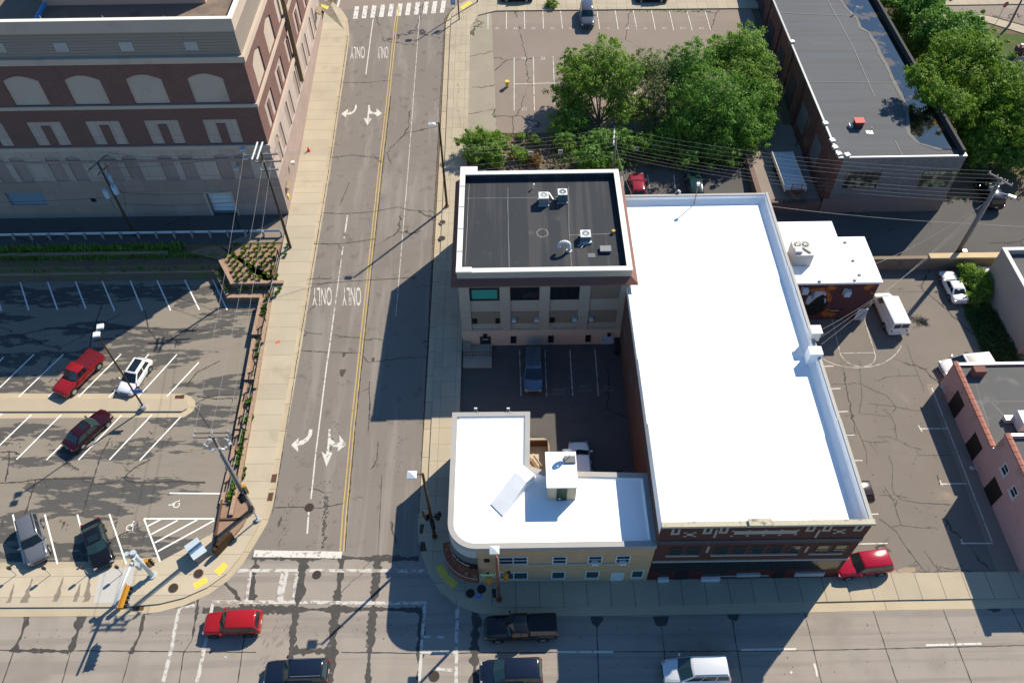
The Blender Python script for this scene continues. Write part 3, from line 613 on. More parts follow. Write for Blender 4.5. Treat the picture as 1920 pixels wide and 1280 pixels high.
def extr(b, face, P, prof, d0, d1):     # profile (u, z) pushed inwards from the wall plane
    n = len(prof)
    if face == 'S': vs = [(u, P+d, z) for d in (d0, d1) for u, z in prof]
    else: vs = [(P-d, u, z) for d in (d0, d1) for u, z in prof]
    b._a(vs, [tuple(range(n)), tuple(range(2*n-1, n-1, -1))]+[(i, (i+1) % n, n+(i+1) % n, n+i) for i in range(n)])
for face, P, us in (('S', Y0+.05, [-31.47-6.02*k for k in range(6)]), ('E', X0-.05, [72.55+6.1*k for k in range(5)])):
    for u in us:
        extr(cu, face, P, archp(u, u+3.55, 16.95, 19.75, .55), -.2, .17)
        extr(cu, face, P, [(u, 12.0), (u+3.55, 12.0), (u+3.55, 15.0), (u, 15.0)], -.2, .15)
        pan = B(); extr(pan, face, P, [(u-.1, 16.9), (u+3.65, 16.9), (u+3.65, 20.5), (u-.1, 20.5)], .155, .5); pan.build('blind_arch', tan_panel, wh)
        pan2 = B(); extr(pan2, face, P, [(u-.1, 11.9), (u+3.65, 11.9), (u+3.65, 15.1), (u-.1, 15.1)], .135, .5); pan2 = pan2.build('blind_window', tan_light, wh)
        mul = B(); extr(mul, face, P, [(u+1.33, 12.0), (u+2.22, 12.0), (u+2.22, 14.45), (u+1.33, 14.45)], .02, .145); mul.build('mullion', brown_brick, pan2)
        P2 = P-.03 if face == 'S' else P+.03
        for k in (.1, 2.3):
            extr(cl2, face, P2, archp(u+k-.2, u+k+1.3, 7.32, 10.45, .22), -.2, .12)
            pan3 = B(); extr(pan3, face, P2, [(u+k-.3, 7.31), (u+k+1.4, 7.31), (u+k+1.4, 10.8), (u+k-.3, 10.8)], .105, .4); pan3.build('blind_niche', tan_base, wh)
cut(up, cu); cut(lo, cl2)
for z0, z1, d, nm in ((11.42, 11.88, .16, 'belt_course'), (16.5, 16.88, .12, 'belt_course'), (21.58, 22.2, .22, 'belt_course')):
    b = B(); b.box(X9, X0+d, Y0-d, Y9, z0, z1); b.build(nm, tan_panel, wh)
b = B(); b.box(X9, X0+.04, Y0-.04, Y0+4, 9.75, 10.1); b.build('belt_course', tan_base, wh)
b = B(); ring(b, X9, X0-.1, Y0+.1, Y9, 22.2, 24.7, .45); b.build('parapet_lower', ribbed, wh)
b = B(); ring(b, X9, X0-.02, Y0+.02, Y9, 24.7, 25.95, .42); b.build('parapet', tan_panel, wh)
b = B(); ring(b, X9, X0+.03, Y0-.03, Y9, 25.95, 25.99, .48); b.build('coping', coping_white, wh)
b = B(); b.box(X9, X0-.5, Y0+.5, Y9, 22, 24.6); b.build('roof', M('gravel_roof', (.20, .15, .115), .95, .2, .3, .2, 18, patch=[((.12, .095, .08), .3, .55, .7)]), wh)
zr_ = 24.6; pa, pb_ = G(83, 11, zr_), G(384, 11, zr_)
b = B(); b.box(pa.x, pb_.x, pa.y, pa.y+22, zr_, zr_+5.5); ph = b.build('penthouse', tan_panel, wh)
b = B(); b.path([G(68, 36, zr_+.4), G(84, 8, zr_+.4)], .22, 10); b.build('blue_pipe', M('blue_pipe', (.03, .22, .55), .4), wh)
for x in (195, 310, 78):
    p = G(x, 34, zr_+.9); b = B(); b.tube((p.x, p.y, zr_), (p.x-.1, p.y, zr_+1.1), .03); b.build('roof_vent_pipe', win_white, wh)
for (x0, y0, x1, y1) in ((108, 80, 130, 97), (230, 79, 252, 96), (352, 78, 371, 94), (-8, 81, 12, 98)):
    a_ = pr(x0, y0, x1, y1, Y0+.1); xm = (a_[0]+a_[1])/2; b = B(); fb(b, 'S', Y0+.1, xm-.62, xm+.62, a_[2], a_[3], 0, .06); b.build('wall_panel', M('panel_pale', (.40, .385, .36), .8), wh)
gd = M('garage_white', (.60, .66, .70), .5, .05, 1, .04, 10, stretch=(.2, .2, 6))
b = B(); b.box(-33.9, -31.25, Y0+.40, Y0+.46, 2.1, 5.3); d1 = b.build('garage_door', gd, wh)
b = B(); b.box(-33.9, -31.25, Y0+.36, Y0+.42, 2.1, 2.45); b.build('door_sill', M('door_green', (.14, .20, .19), .6), d1)
b = B()
for k in range(1, 5): b.box(-33.9, -31.25, Y0+.37, Y0+.405, 2.4+k*.58, 2.42+k*.58)
b.build('panel_joint', metal_grey, d1)
b = B(); fb(b, 'S', Y0, -34.2, -33.96, 2.1, 5.6, 0, .1); fb(b, 'S', Y0, -31.2, -30.96, 2.1, 5.6, 0, .1); fb(b, 'S', Y0, -33.96, -31.2, 5.35, 5.6, 0, .1); b.build('door_frame', tan_panel, d1)
b = B(); b.box(-56.2, -52.1, Y0+.2, Y0+.26, 4.0, 5.8); b.build('louvre_panel', M('blue_louvre', (.20, .27, .34), .5, .05, 1, .05, 8, stretch=(.3, .3, 9)), wh)
b = B(); fb(b, 'S', Y0, -47.0, -46.5, 4.4, 4.9, 0, .08); b.build('vent', M('black_iron', (.015, .015, .016), .5), wh)
blk = MATS['black_iron']
for x, y in ((455, 280), (461, 296), (443, 315)):
    p = onY(x, y, Y0-.5); b = B(); b.box(p.x-.28, p.x+.28, Y0-.75, Y0-.28, p.z-.06, p.z+.06); fl = b.build('floodlight', win_white, wh); b = B(); b.box(p.x-.05, p.x+.05, Y0-.3, Y0+.1, p.z-.04, p.z+.04); b.build('bracket', metal_grey, fl)
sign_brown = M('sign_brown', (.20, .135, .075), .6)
pz, pz2 = onX(530, 0, X0+.5), onX(570, 152, X0+.5)
b = B(); b.box(X0+.02, X0+.5, pz2.y-.14, pz2.y+.14, pz2.z, 21.5); b.build('shadow_band', sign_brown, wh)  # brown box standing in for a dark shadow band down the wall
b = B(); b.obox((X0+.42, S(602, 60).y-1, 9.3), (.7, 1.6, .12), 0, .5); aw = b.build('canopy', sign_brown, wh)
b = B(); b.obox((X0+.30, 72.0, 4.9), (.5, 1.3, .10), 0, .6); b.build('canopy', sign_brown, wh)
b = B(); b.disc((X0+.5, 74.9, 5.6), .22, n=12, h=.3); b.build('wall_lamp', win_white, wh)
b = B(); fb(b, 'E', X0, 71.4, 71.75, 3.4, 3.9, 0, .12); b.build('meter_box', M('yellow_box', (.75, .6, .12), .6), wh)

# ---------------------------------------------------------------- black-roofed tan brick building
grey_brick = MB_('tan_grey_brick', (.45, .415, .335), (.40, .37, .30), (.25, .23, .19), .30, .10, .012, .92, .10)
infill = MB_('infill_brick', (.255, .215, .16), (.235, .20, .15), (.17, .145, .11), .30, .10, .012, .92, .12)
pink_paint = M('pink_paint', (.56, .41, .32), .9, .08, .5, .06, 12, patch=[((.50, .36, .28), .5, .55, .7)])
XA, XB, YA, YB, ZT = -5.0, 11.15, 51.95, 66.2, 11.15
tb = thing('tan_brick_offices', 'three storey tan brick building with black roof and white coping, above the shaded yard', 'building', ((XA+XB)/2, YA, .3))
b = B(); b.box(XA, XB, YA, YB, 0, 2.62); b.build('base_wall', pink_paint, tb)
b = B(); b.box(XA+.02, XB-.02, YA+.04, YB, 2.62, 9.75); w = b.build('wall', grey_brick, tb)
bays = []; c = B(); rec = B()
sc = lambda x, y: (860+x/5.647, 500+y/5.647)
def bx(x0, y0, x1, y1): return pr(*sc(x0, y0), *sc(x1, y1), YA)
B0 = [(118, 205, 435, 370), (545, 205, 855, 358), (965, 195, 1275, 352), (1388, 190, 1698, 358)]
B1 = [(140, 488, 440, 625), (548, 482, 845, 622), (952, 475, 1252, 615), (1358, 470, 1655, 610)]
fz = []
for (u, l) in zip(B0, B1):
    x0, x1, z0, z1 = bx(*u); X0_, X1_, y0_, y1_ = bx(*l); fz.append((x0, x1, z0, z1, y0_, y1_))
    c.box(x0, x1, YA-.3, YA+.22, 2.75, 9.0)
cut(w, c)
for k, (x0, x1, z0, z1, l0, l1) in enumerate(fz):
    z0 = 7.0; z1 = 8.75; l0, l1 = 3.55, 5.3
    i = B(); i.box(x0-.02, x1+.02, YA+.2, YA+.5, 2.7, 9.05)
    i.build('spandrel', grey_brick, tb)
    i = B(); i.box(x0+.005, x1-.005, YA+.15, YA+.21, l0, l1); i.build('infill_panel', infill, tb)
    if k == 0: win(tb, 'S', YA+.19, x0, x1, z0, z1, frame=blk, glass=teal_glass, fw=.22, name='window')
    elif k < 3: win(tb, 'S', YA+.19, x0, x1, z0, z1, frame=blk, glass=dark_glass, fw=.12, mull=(.5,) if k == 2 else (), name='window')
    else: i = B(); i.box(x0+.005, x1-.005, YA+.15, YA+.21, z0, z1); i.build('infill_panel', infill, tb)
    for (s, ac) in (((.03, False), (.83, False)), ((.03, True), (.83, True)), ((.03, False), (.81, True)), ((.02, True),))[k]:
        a = x0+(x1-x0)*s; ww = win(tb, 'S', YA+.14, a, a+.48, l0+.12, l0+.85, frame=blk, glass=dark_glass, fw=.05, name='window')
        if ac: i = B(); i.box(a+.02, a+.46, YA-.22, YA+.12, l0+.55, l0+.9); i.build('air_conditioner', M('ac_pale', (.50, .55, .58), .5), ww)
def px_s(x, y): return onY(*sc(x, y), YA)
def bw(x0, y0, x1, y1, **k): a = bx(x0, y0, x1, y1); return win(tb, 'S', YA, *a, **k)
for r in ((550, 735, 610, 805), (945, 728, 1003, 798), (1338, 722, 1395, 790)): bw(*r, frame=blk, glass=dark_glass, fw=.06, sill=pink_paint)
x0, x1, z0, z1 = bx(232, 738, 345, 862)
b = B(); fb(b, 'S', YA, x0, x1, .55, z1, 0, .06); dr = b.build('door', M('black_door', (.02, .02, .022), .5), tb); b = B(); fb(b, 'S', YA, x0+.25, x1-.25, z1-.42, z1-.34, .06, .08); b.build('door_sign', win_white, dr)
b = B(); b.box(x0+.35, x0+.75, YA-.3, YA, z1+.15, z1+.45); b.build('door_lamp', blk, tb)
x0, x1, z0, z1 = bx(1505, 725, 1622, 845)
b = B(); fb(b, 'S', YA, x0, x1, .33, z1, 0, .06); dr = b.build('door', M('pale_blue_door', (.36, .46, .60), .5, .05), tb); b = B(); fb(b, 'S', YA, x0+.1, x0+.18, 1.1, 1.25, .06, .12); b.build('handle', blk, dr)
b = B(); b.box(x0+.5, x0+.8, YA-.3, YA, z1+.12, z1+.4); b.build('door_lamp', blk, tb)
for x, y in ((470, 778), (755, 778)): p = px_s(x, y); b = B(); b.prism([(p.x-.4, YA-.02), (p.x+.4, YA-.02), (p.x+.4, YA), (p.x-.4, YA)], p.z-.06, p.z+.06); b.build('painted_sign', M('faint_blue', (.30, .38, .52), .8), tb)
cor = M('brown_metal', (.17, .075, .058), .6, .1, 1, .08, 8)
def skirt(b, x0, x1, y0, y1, z0, z1, d, t=0.0):   # sloping eave round west, south, east
    o = [(x0, y1), (x0, y0), (x1, y0), (x1, y1)]; e = [(x0-d, y1), (x0-d, y0-d), (x1+d, y0-d), (x1+d, y1)]
    for i in range(3):
        a, c_ = o[i], o[i+1]; a2, c2 = e[i], e[i+1]
        b.poly([(*a, z1), (*c_, z1), (*c2, z0), (*a2, z0)]); b.poly([(*a2, z0), (*c2, z0), (*c2, z0-.16), (*a2, z0-.16)]); b.poly([(*a2, z0-.16), (*c2, z0-.16), (*c_, z0-.16), (*a, z0-.16)])
b = B(); skirt(b, XA, XB, YA, YA+15 if False else YB, 9.85, 10.25, .62); b.build('eave', cor, tb)
b = B(); ring(b, XA, XB, YA, YB, 9.75, ZT-.1, .42); b.box(XA, XA+1.6, YB-.05, YB+.75, 0, ZT-.1); b.build('parapet', grey_brick, tb)
b = B(); ring(b, XA-.06, XB+.06, YA-.06, YB+.06, ZT-.1, ZT, .52); b.box(XA-.06, XA+1.7, YB+.062, YB+.8, ZT-.1, ZT+.01); b.box(XA-.06, XA+1.4, YA-.1, YA+.5, ZT, ZT+.12); cp = b.build('coping', coping_white, tb)
b = B()
for k in range(4): b.box(XA-.1, XA+.5, YA+2.6+3.1*k, YA+2.75+3.1*k, ZT, ZT+.012)
b.build('coping_joint', metal_grey, cp)
ZR = 10.45
b = B(); b.box(XA+.42, XB-.42, YA+.42, YB-.42, 9.6, ZR); ring(b, XA+.425, XB-.425, YA+.425, YB-.425, ZR, ZT-.14, .04); rf = b.build('roof', black_roof, tb)
b = B()
for L in ([(952, 352), (953, 420), (955, 507)], [(875, 372), (960, 371), (1066, 370)], [(1066, 350), (1067, 430), (1072, 504)], [(1067, 441), (1150, 438)], [(880, 345), (872, 500)]): strip(b, [G(x, y, ZR) for x, y in L], .05, flat(ZR), .006, jag=.7)
b.build('seam', M('seam', (.19, .19, .185), .9, .3, 4), rf, recalc=False)
b = B(); p = G(1017, 437, ZR); strip(b, arc((p.x, p.y), .55, 0, 6.28, 16), .10, flat(ZR), .006, jag=.8); p = G(996, 436, ZR); strip(b, arc((p.x, p.y), .2, 0, 6.28, 10), .05, flat(ZR), .006, jag=.5); b.build('roof_stain', MATS['seam'], rf, recalc=False)
def ac_unit(label, px, s, h, side=galv):
    p = G(px[0], px[1], ZR); t = thing('condenser_unit', label, 'condenser', (p.x, p.y, ZR), 'rooftop condensers', True)
    b = B(); b.box(-s/2, s/2, -s/2, s/2, .12, h-.06); cs = b.build('casing', side, t)
    b = B()
    for k in range(7): b.box(-s/2-.01, s/2+.01, -s/2-.012, -s/2+.01, .2+k*(h-.3)/7, .24+k*(h-.3)/7)
    b.build('louvres', M('dark_slot', (.10, .13, .15), .6), cs)
    b = B(); ring(b, -s/2-.02, s/2+.02, -s/2-.02, s/2+.02, h-.06, h, s*.14); 
    for q_ in ((-1, -1), (1, -1), (1, 1), (-1, 1)): b.prism([(q_[0]*s*.40, q_[1]*s*.40), (q_[0]*s*.40, q_[1]*s*.12), (q_[0]*s*.12, q_[1]*s*.40)], h-.06, h-.004)
    b.build('top_frame', win_white, t)
    b = B(); b.disc((0, 0, h-.10), s*.37, n=20, h=.03); b.build('fan_well', blk, t)
    b = B(); [b.tube((0, 0, h-.04), (s*.36*math.cos(a), s*.36*math.sin(a), h-.04), .012, n=4) for a in [i*PI/6 for i in range(12)]]; b.disc((0, 0, h-.05), s*.13, n=12, h=.03); b.build('fan_guard', galv, t)
    b = B(); b.box(-s/2-.08, s/2+.08, -s/2-.05, -s/2+.08, 0, .12); b.box(-s/2-.08, s/2+.08, s/2-.08, s/2+.05, 0, .12); b.build('foot_rail', galv, t)
ac_unit('pale condenser at the black roof edge, left of the pair', (1019, 381), .95, 1.05); ac_unit('dark sided condenser at the black roof edge, right of the pair', (1054, 376), .9, 1.15, M('ac_dark', (.10, .14, .16), .5))
ac_unit('lone condenser with pipework near the middle of the black roof', (1097, 449), .95, .8, M('ac_mid', (.26, .30, .31), .5))
p = G(1100, 456, ZR); b = B(); b.obox((p.x, p.y, ZR+.12), (.9, .5, .2), .3); b.path([(p.x-.9, p.y-.5, ZR+.1), (p.x-.2, p.y-.1, ZR+.25), (p.x+.4, p.y+.2, ZR+.15)], .05); b.path([(p.x-.6, p.y-.7, ZR+.08), (p.x+.2, p.y+.2, ZR+.3)], .04); tag(b.build('pipework', galv), 'tangle of metal ductwork beside the lone roof condenser', 'pipework')
p = G(1035, 374, ZR); b = B(); b.path([(p.x-.5, p.y+.7, ZR+.05), (p.x-.3, p.y+.6, ZR+.35), (p.x+.1, p.y-.1, ZR+.1), (p.x+.5, p.y-.2, ZR+.1)], .06); tag(b.build('refrigerant_pipe', galv), 'looped pipe between the two condensers at the black roof edge', 'pipe')
p = G(1067, 471, ZR); t = thing('gooseneck_vent', 'white gooseneck vent pipe bent over on the black roof', 'vent pipe', (p.x, p.y, ZR))
b = B(); b.path([Vector((p.x, p.y, ZR))]+[Vector((p.x-.48+.48*math.cos(a), p.y, ZR+.75+.48*math.sin(a))) for a in [PI*i/9 for i in range(10)]]+[Vector((p.x-1.0, p.y-.05, ZR+.55))], .17, 10); b.build('pipe', M('white_metal', (.70, .71, .70), .5), t, smooth=True); b = B(); b.disc((p.x, p.y, ZR), .28, n=12, h=.12); b.build('flashing', galv, t)
p = G(1135, 470, ZR); b = B(); b.obox((p.x, p.y, ZR+.22), (1.05, .75, .2), 0); b.obox((p.x, p.y, ZR+.06), (.9, .6, .13), 0); tag(b.build('roof_hatch', M('hatch_grey', (.20, .21, .22), .6)), 'low dark grey roof hatch box near the black roof corner', 'roof hatch')
p = G(1109, 479, ZR); b = B(); b.obox((p.x, p.y, ZR+.02), (.72, .55, .03)); tag(b.build('roof_patch_plate', M('plate_grey', (.15, .15, .148), .8)), 'flat square grey plate beside the roof hatch', 'plate')
p = G(1150, 437, ZR); b = B(); b.tube((p.x, p.y, ZR), (p.x, p.y, ZR+.35), .17, n=10); tag(b.build('roof_drain_cap', M('orange_cap', (.55, .33, .08), .6)), 'small orange vent cap by the right parapet of black roof', 'vent cap')
p = G(999, 354, ZR); b = B(); b.tube((p.x, p.y, ZR), (p.x, p.y, ZR+.5), .06); b.tube((p.x, p.y, ZR+.5), (p.x+.12, p.y, ZR+.62), .1); tag(b.build('roof_vent', MATS['white_metal']), 'thin white vent pipe at the back parapet of black roof', 'vent pipe')
# steps and landing in the yard
t = thing('stair_landing', 'concrete landing and steps with black railings at the black door', 'steps', (-3.5, 50, .3))
p0, p1 = G(862, 687, .5), G(922, 656, .5)
b = B(); b.box(-4.95, p1.x, 49.1, 51.94, .28, .56); b.box(p1.x-1.7, p1.x, 50.2, 51.93, .56, .62); b.build('landing', M('landing_conc', (.34, .30, .24), .9), t)
b = B()
for k in range(4): b.box(-5.1-.0, -4.2, 50.9+.25*k, 51.15+.25*k, .56, .66+.14*k)
b.build('steps', MATS['landing_conc'], t)
b = B()
for (a, c_) in (((-5.0, 50.2), (-2.2, 50.2)), ((-5.0, 50.2), (-5.0, 51.9)), ((-2.2, 50.2), (-2.2, 50.9))):
    for h in (1.0, 1.45): b.tube((*a, h), (*c_, h), .025, n=5)
    for k in range(9): x = a[0]+(c_[0]-a[0])*k/8; y = a[1]+(c_[1]-a[1])*k/8; b.tube((x, y, .56), (x, y, 1.45), .018, n=4)
b.build('railing', blk, t)
def bin_(label, px):
    p = G(px[0], px[1], .3); t = thing('wheelie_bin', label, 'bin', (p.x, p.y, .3), 'bins in the yard corner', True)
    b = B(); b.loft([[(x*.24, y*.27, .08) for x, y in ((-1, -1), (1, -1), (1, 1), (-1, 1))], [(x*.30, y*.34, 1.0) for x, y in ((-1, -1), (1, -1), (1, 1), (-1, 1))]]); b.build('body', M('bin_black', (.018, .02, .02), .5), t, bevel=.02)
    b = B(); b.obox((0, -.02, 1.03), (.66, .76, .07)); b.box(-.22, .22, .34, .42, .95, 1.02); b.build('lid', M('bin_lid', (.03, .032, .034), .4), t, bevel=.02)
    for s in (-1, 1): b = B(); b.tube((s*.22, .28, .1), (s*.29, .28, .1), .1, n=10); b.build('wheel', blk, t)
bin_('black wheelie bin in the yard corner, against the pink wall', (1156, 650)); bin_('black wheelie bin in the yard corner, further from the pink wall', (1157, 662))

# ---------------------------------------------------------------- big white-roofed dark brick building
red_brick = MB_('dark_red_brick', (.105, .034, .026), (.082, .028, .022), (.10, .06, .05), .26, .085, .01, .92, .16)
shop_red = M('shop_red', (.085, .016, .014), .55, .15, .6, .1, 10)
side_brick = MB_('side_brick', (.125, .058, .045), (.10, .048, .038), (.12, .085, .07), .26, .085, .012, .93, .25, patch=[((.16, .11, .09), .35, .55, .7)])
lime = M('limestone', (.46, .415, .31), .9, .14, 1.2, .1, 9, patch=[((.20, .18, .14), 1.6, .55, .68)])
WX0, WX1, WY0, WY1 = 10.9, 26.45, 26.95, 64.1
wb = thing('white_roof_hall', 'long dark red brick building under a blinding white flat roof, centre of the block', 'building', ((WX0+WX1)/2, WY0, 0))
b = B(); b.box(WX0, WX1, WY0+.25, WY1, -.1, 8.1); b.build('wall', side_brick, wb)
b = B(); b.box(WX0, WX1, WY0, WY0+.25, 2.9, 9.75); fw_ = b.build('front_wall', red_brick, wb)
b = B(); b.box(WX0, WX1, WY0, WY0+.25, -.1, 2.9); gw_ = b.build('shopfront', shop_red, wb)
seg = [(WY0, 36.2, 9.9), (36.2, 43.1, 9.82), (43.1, 53.5, 9.72), (53.5, WY1, 9.62)]
pi_ = B(); po = B()
po2 = B()
for a, c_, z, zw in [s_+(w_,) for s_, w_ in zip(seg, (9.85, 9.45, 9.1, 9.0))]:
    pi_.box(WX0, WX0+.3, max(a, WY0+.25), c_, 8.1, zw-.08); po2.box(WX0-.04, WX0+.30, a, c_-.01, zw-.08, zw)
    pi_.box(WX1-.3, WX1, max(a, WY0+.25), c_, 8.1, z-.08); po.box(WX1-.22, WX1+.05, a, c_-.01, z-.08, z)
pi_.box(WX0+.3, WX1-.3, WY1-.3, WY1, 8.1, 9.44); po.box(WX0+.3, WX1-.3, WY1-.24, WY1+.04, 9.44, 9.52); po2.build('coping', coping_white, wb)
pi_.build('parapet', white_roof, wb); po.build('coping', coping_grey, wb)
b = B(); b.box(WX0+.3, WX1-.3, WY0+.25, WY1-.3, 8.1, 8.68); 
rfw = b.build('roof', white_roof, wb)
b = B()          # cant strips
b.poly([(WX1-.31, WY0+.25, 9.1), (WX1-.31, WY1-.31, 9.1), (WX1-.8, WY1-.8, 8.685), (WX1-.8, WY0+.25, 8.685)]); b.poly([(WX1-.31, WY1-.31, 9.1), (WX0+.31, WY1-.31, 9.1), (WX0+.8, WY1-.8, 8.685), (WX1-.8, WY1-.8, 8.685)])
b.build('cant_strip', white_roof, rfw, recalc=False)
b = B()
for L in ([(1452, 517), (1425, 595), (1406, 645), (1378, 732), (1348, 757)], [(1275, 705), (1278, 708)]): strip(b, [G(x, y, 8.69) for x, y in L], .05, flat(8.69), .003, jag=.6)
b.build('scuff', M('scuff', (.60, .60, .58), .9), rfw, recalc=False)
b = B(); b.box(WX0-.06, WX1+.12, WY0-.12, WY0+.28, 9.75, 10.02); b.box(17.2, 18.9, WY0-.2, WY0+.36, 10.02, 10.22); b.build('stone_coping', lime, wb)
c2 = lambda x, y: (1200+x/4.364, 970+y/4.364)
def wr(x0, y0, x1, y1): return pr(*c2(x0, y0), *c2(x1, y1), WY0)
orn = B(); pale_ = M('stone_pale', (.36, .33, .27), .9, .12, 2)
def orect(x0, y0, x1, y1, d=.05): a = wr(x0, y0, x1, y1); fb(orn, 'S', WY0, *a, 0, d)
def orn_done():
    global orn
    orn.build('stone_ornament', pale_, wb); orn = B()
for x, y in ((285, 112), (545, 105), (677, 100), (1385, 85), (1518, 84), (1775, 82)):
    orect(x-36, y-22, x-16, y+24); orect(x+14, y-22, x+34, y+24); orect(x-15, y+10, x+13, y+24); orn_done()
for x, y in ((405, 134), (1628, 108)):
    orect(x-24, y-9, x+24, y+9)
    for dx, dy in ((-36, -13), (42, -14), (-40, 14), (36, 13)): orect(x+dx-13, y+dy-4, x+dx+13, y+dy+4)
    orn_done()
orect(765, 103, 1275, 134, .04); orn_done()
for x, y in ((762, 106), (893, 104), (1028, 100), (1160, 98), (1293, 97), (745, 146), (876, 142), (1007, 139), (1138, 136), (1268, 133)): orect(x-12, y-4, x+12, y+4, .055); orn_done()
for x in (605, 1432): orect(x-9, 95, x+9, 158); orn_done()
for x in (545, 1348): orect(x-9, 232, x+9, 280); orn_done()
for x, y, w_ in ((565, 206, 18), (680, 202, 11), (827, 199, 11), (975, 196, 11), (1122, 193, 11), (1270, 190, 11), (1385, 188, 20)): orect(x-w_, y-4, x+w_, y+4); orn_done()

ca = M('cornice_slate', (.065, .068, .075), .7)
_, _, z0, z1 = wr(700, 178, 800, 205); b = B(); fb(b, 'S', WY0, WX0, WX1, z0, z1, 0, .07); b.build('cornice_band', ca, wb)
wz = wr(735, 232, 840, 296)
for k, (a, c_) in enumerate(((222, 328), (362, 470), (590, 698), (733, 840), (880, 985), (1028, 1132), (1175, 1282), (1400, 1510), (1545, 1652))):
    x0, x1, z0, z1 = wr(a, 232, c_, 296); ww = win(wb, 'S', WY0, x0+.1, x1+.1, wz[2]+.1, wz[3], frame=M('bronze', (.05, .043, .04), .5), glass=M('bronze_glass', (.03, .032, .03), .09, .2, 1, 0, 5, spec=.6), fw=.10, cross=(.35,), d=.05)
for a, c_ in ((205, 475), (570, 1270), (1362, 1632)):
    x0, x1, _, _ = wr(a, 300, c_, 312); b = B(); fb(b, 'S', WY0, x0, x1, wz[2]-.12, wz[2]+.06, 0, .14); b.build('window_sill', MATS['stone_pale'], wb)
_, _, z0, z1 = wr(700, 340, 800, 352); b = B(); fb(b, 'S', WY0, WX0, WX1, z0, z1, 0, .10); b.build('belt_course', MATS['stone_pale'], wb)
_, _, y0_, y1_ = wr(700, 354, 800, 424); b = B(); fb(b, 'S', WY0, WX0+.1, WX1-.4, y0_, y1_, 0, .09); b.build('sign_band', M('black_gloss', (.008, .008, .009), .12, .1, 1, 0, 5, spec=.6), wb)
for (r, m_, nm, dp) in (((160, 452, 222, 484), dark_glass, 'shop_window', .03), ((142, 486, 228, 505), win_white, 'planter_box', .25), ((275, 445, 385, 512), blk, 'shop_door', .03), ((505, 445, 690, 476), dark_glass, 'shop_window', .03), ((493, 480, 642, 506), win_white, 'planter_box', .25), ((785, 450, 972, 470), M('sill_grey', (.34, .36, .36), .7), 'window_sill', .18), ((1072, 432, 1150, 508), blk, 'shop_door', .03), ((1258, 440, 1492, 466), MATS['sill_grey'], 'window_sill', .18), ((640, 470, 1050, 477), MATS['sill_grey'], 'ledge', .08)):
    a = wr(*r); b = B(); fb(b, 'S', WY0, *a, 0, dp); b.build(nm, m_, wb)
# chimney block and vents on the east parapet
p = G(1508, 660, 9.5); q = G(1524, 640, 10.4)
b = B(); b.box(25.5, 26.6, 42.5, 43.4, 8.69, 10.2); tag(b.build('chimney_block', white_roof), 'white painted chimney block straddling the right parapet of the white roof', 'chimney')
b = B(); b.box(26.1, 26.9, 44.6, 45.4, 9.4, 10.45); b.box(26.02, 26.98, 44.52, 45.48, 10.45, 10.55); tag(b.build('vent_hood', coping_white), 'small white boxy vent hood on the parapet just beyond the chimney block', 'vent hood')
p = S(1301, 384, flat(8.69)); t = thing('roof_mast', 'slim mast with lamp at the back of the white roof', 'mast', (p.x, p.y, 8.69)); qv = onY(1306, 347, p.y)
b = B(); b.tube(p, (p.x, p.y, qv.z), .05); b.build('pole', M('rusty_pole', (.25, .15, .09), .7), t); b = B(); b.disc((p.x, p.y, qv.z), .18, n=10, h=.25); b.build('lamp_head', galv, t)
p = onY(1276, 357, 64.2); b = B(); b.path([(p.x, 64.3, 8.6), (p.x, 64.3, 9.7), (p.x-.15, 64.35, 9.85), (p.x-.25, 64.4, 9.7)], .09); tag(b.build('vent_pipe', MATS['white_metal']), 'bent white vent pipe at the back edge of the white roof', 'vent pipe')

# ---------------------------------------------------------------- L-shaped tan corner building
tan_brick = MB_('tan_brick', (.62, .405, .225), (.50, .315, .165), (.40, .28, .17), .62, .085, .01, .92, .10)
LB = thing('corner_shop', 'L-shaped tan brick corner building with white roof and rounded shop corner', 'building', (2.8, 27, 0))
LZ = 6.68; rc = (-3.0, 29.15); rr = 2.2
ar = arc(rc, rr, PI, 1.5*PI, 10)
inn = [G(993, 772, LZ), G(992, 873, LZ), G(1021, 883, LZ), G(1230, 887, LZ)]
foot = ar+[(10.85, 26.95), (10.85, inn[3].y), (inn[2].x, inn[2].y), (inn[1].x, inn[1].y), (inn[0].x, inn[0].y), (-5.2, 39.45)]
in2 = lambda d: [(rc[0]+(x-rc[0])*(rr-d)/rr, rc[1]+(y-rc[1])*(rr-d)/rr) for x, y in ar]+[(10.85-d, 26.95+d), (10.85-d, inn[3].y-d), (inn[2].x-d*.4, inn[2].y-d), (inn[1].x-d, inn[1].y-d*.5), (inn[0].x-d, inn[0].y-d), (-5.2+d, 39.45-d)]

o1, o2, o3 = foot, in2(.32), in2(.36)
def band(b, A, C, z0, z1):
    n = len(A); b._a([(*p, z0) for p in A]+[(*p, z1) for p in A]+[(*p, z1) for p in C]+[(*p, z0) for p in C],
                     [(i, (i+1) % n, n+(i+1) % n, n+i) for i in range(n)]+[(n+i, n+(i+1) % n, 2*n+(i+1) % n, 2*n+i) for i in range(n)]+[(2*n+i, 2*n+(i+1) % n, 3*n+(i+1) % n, 3*n+i) for i in range(n)])
b = B(); b.prism(foot, -.1, 5.7); band(b, foot, in2(.40), 5.7, 6.2); b.build('wall', tan_brick, LB)
b = B(); band(b, in2(-.05), in2(.40), 6.2, LZ); b.build('coping', coping_grey, LB)
b = B(); b.prism(in2(.405), 5.701, 6.5); lr = b.build('roof', white_roof, LB)
b = B(); A, C_ = in2(.401), in2(.6); n_ = len(A)
for i in range(11, n_-1): b.poly([(*A[i], 6.62), (*A[(i+1)], 6.62), (*C_[i+1], 6.503), (*C_[i], 6.503)])
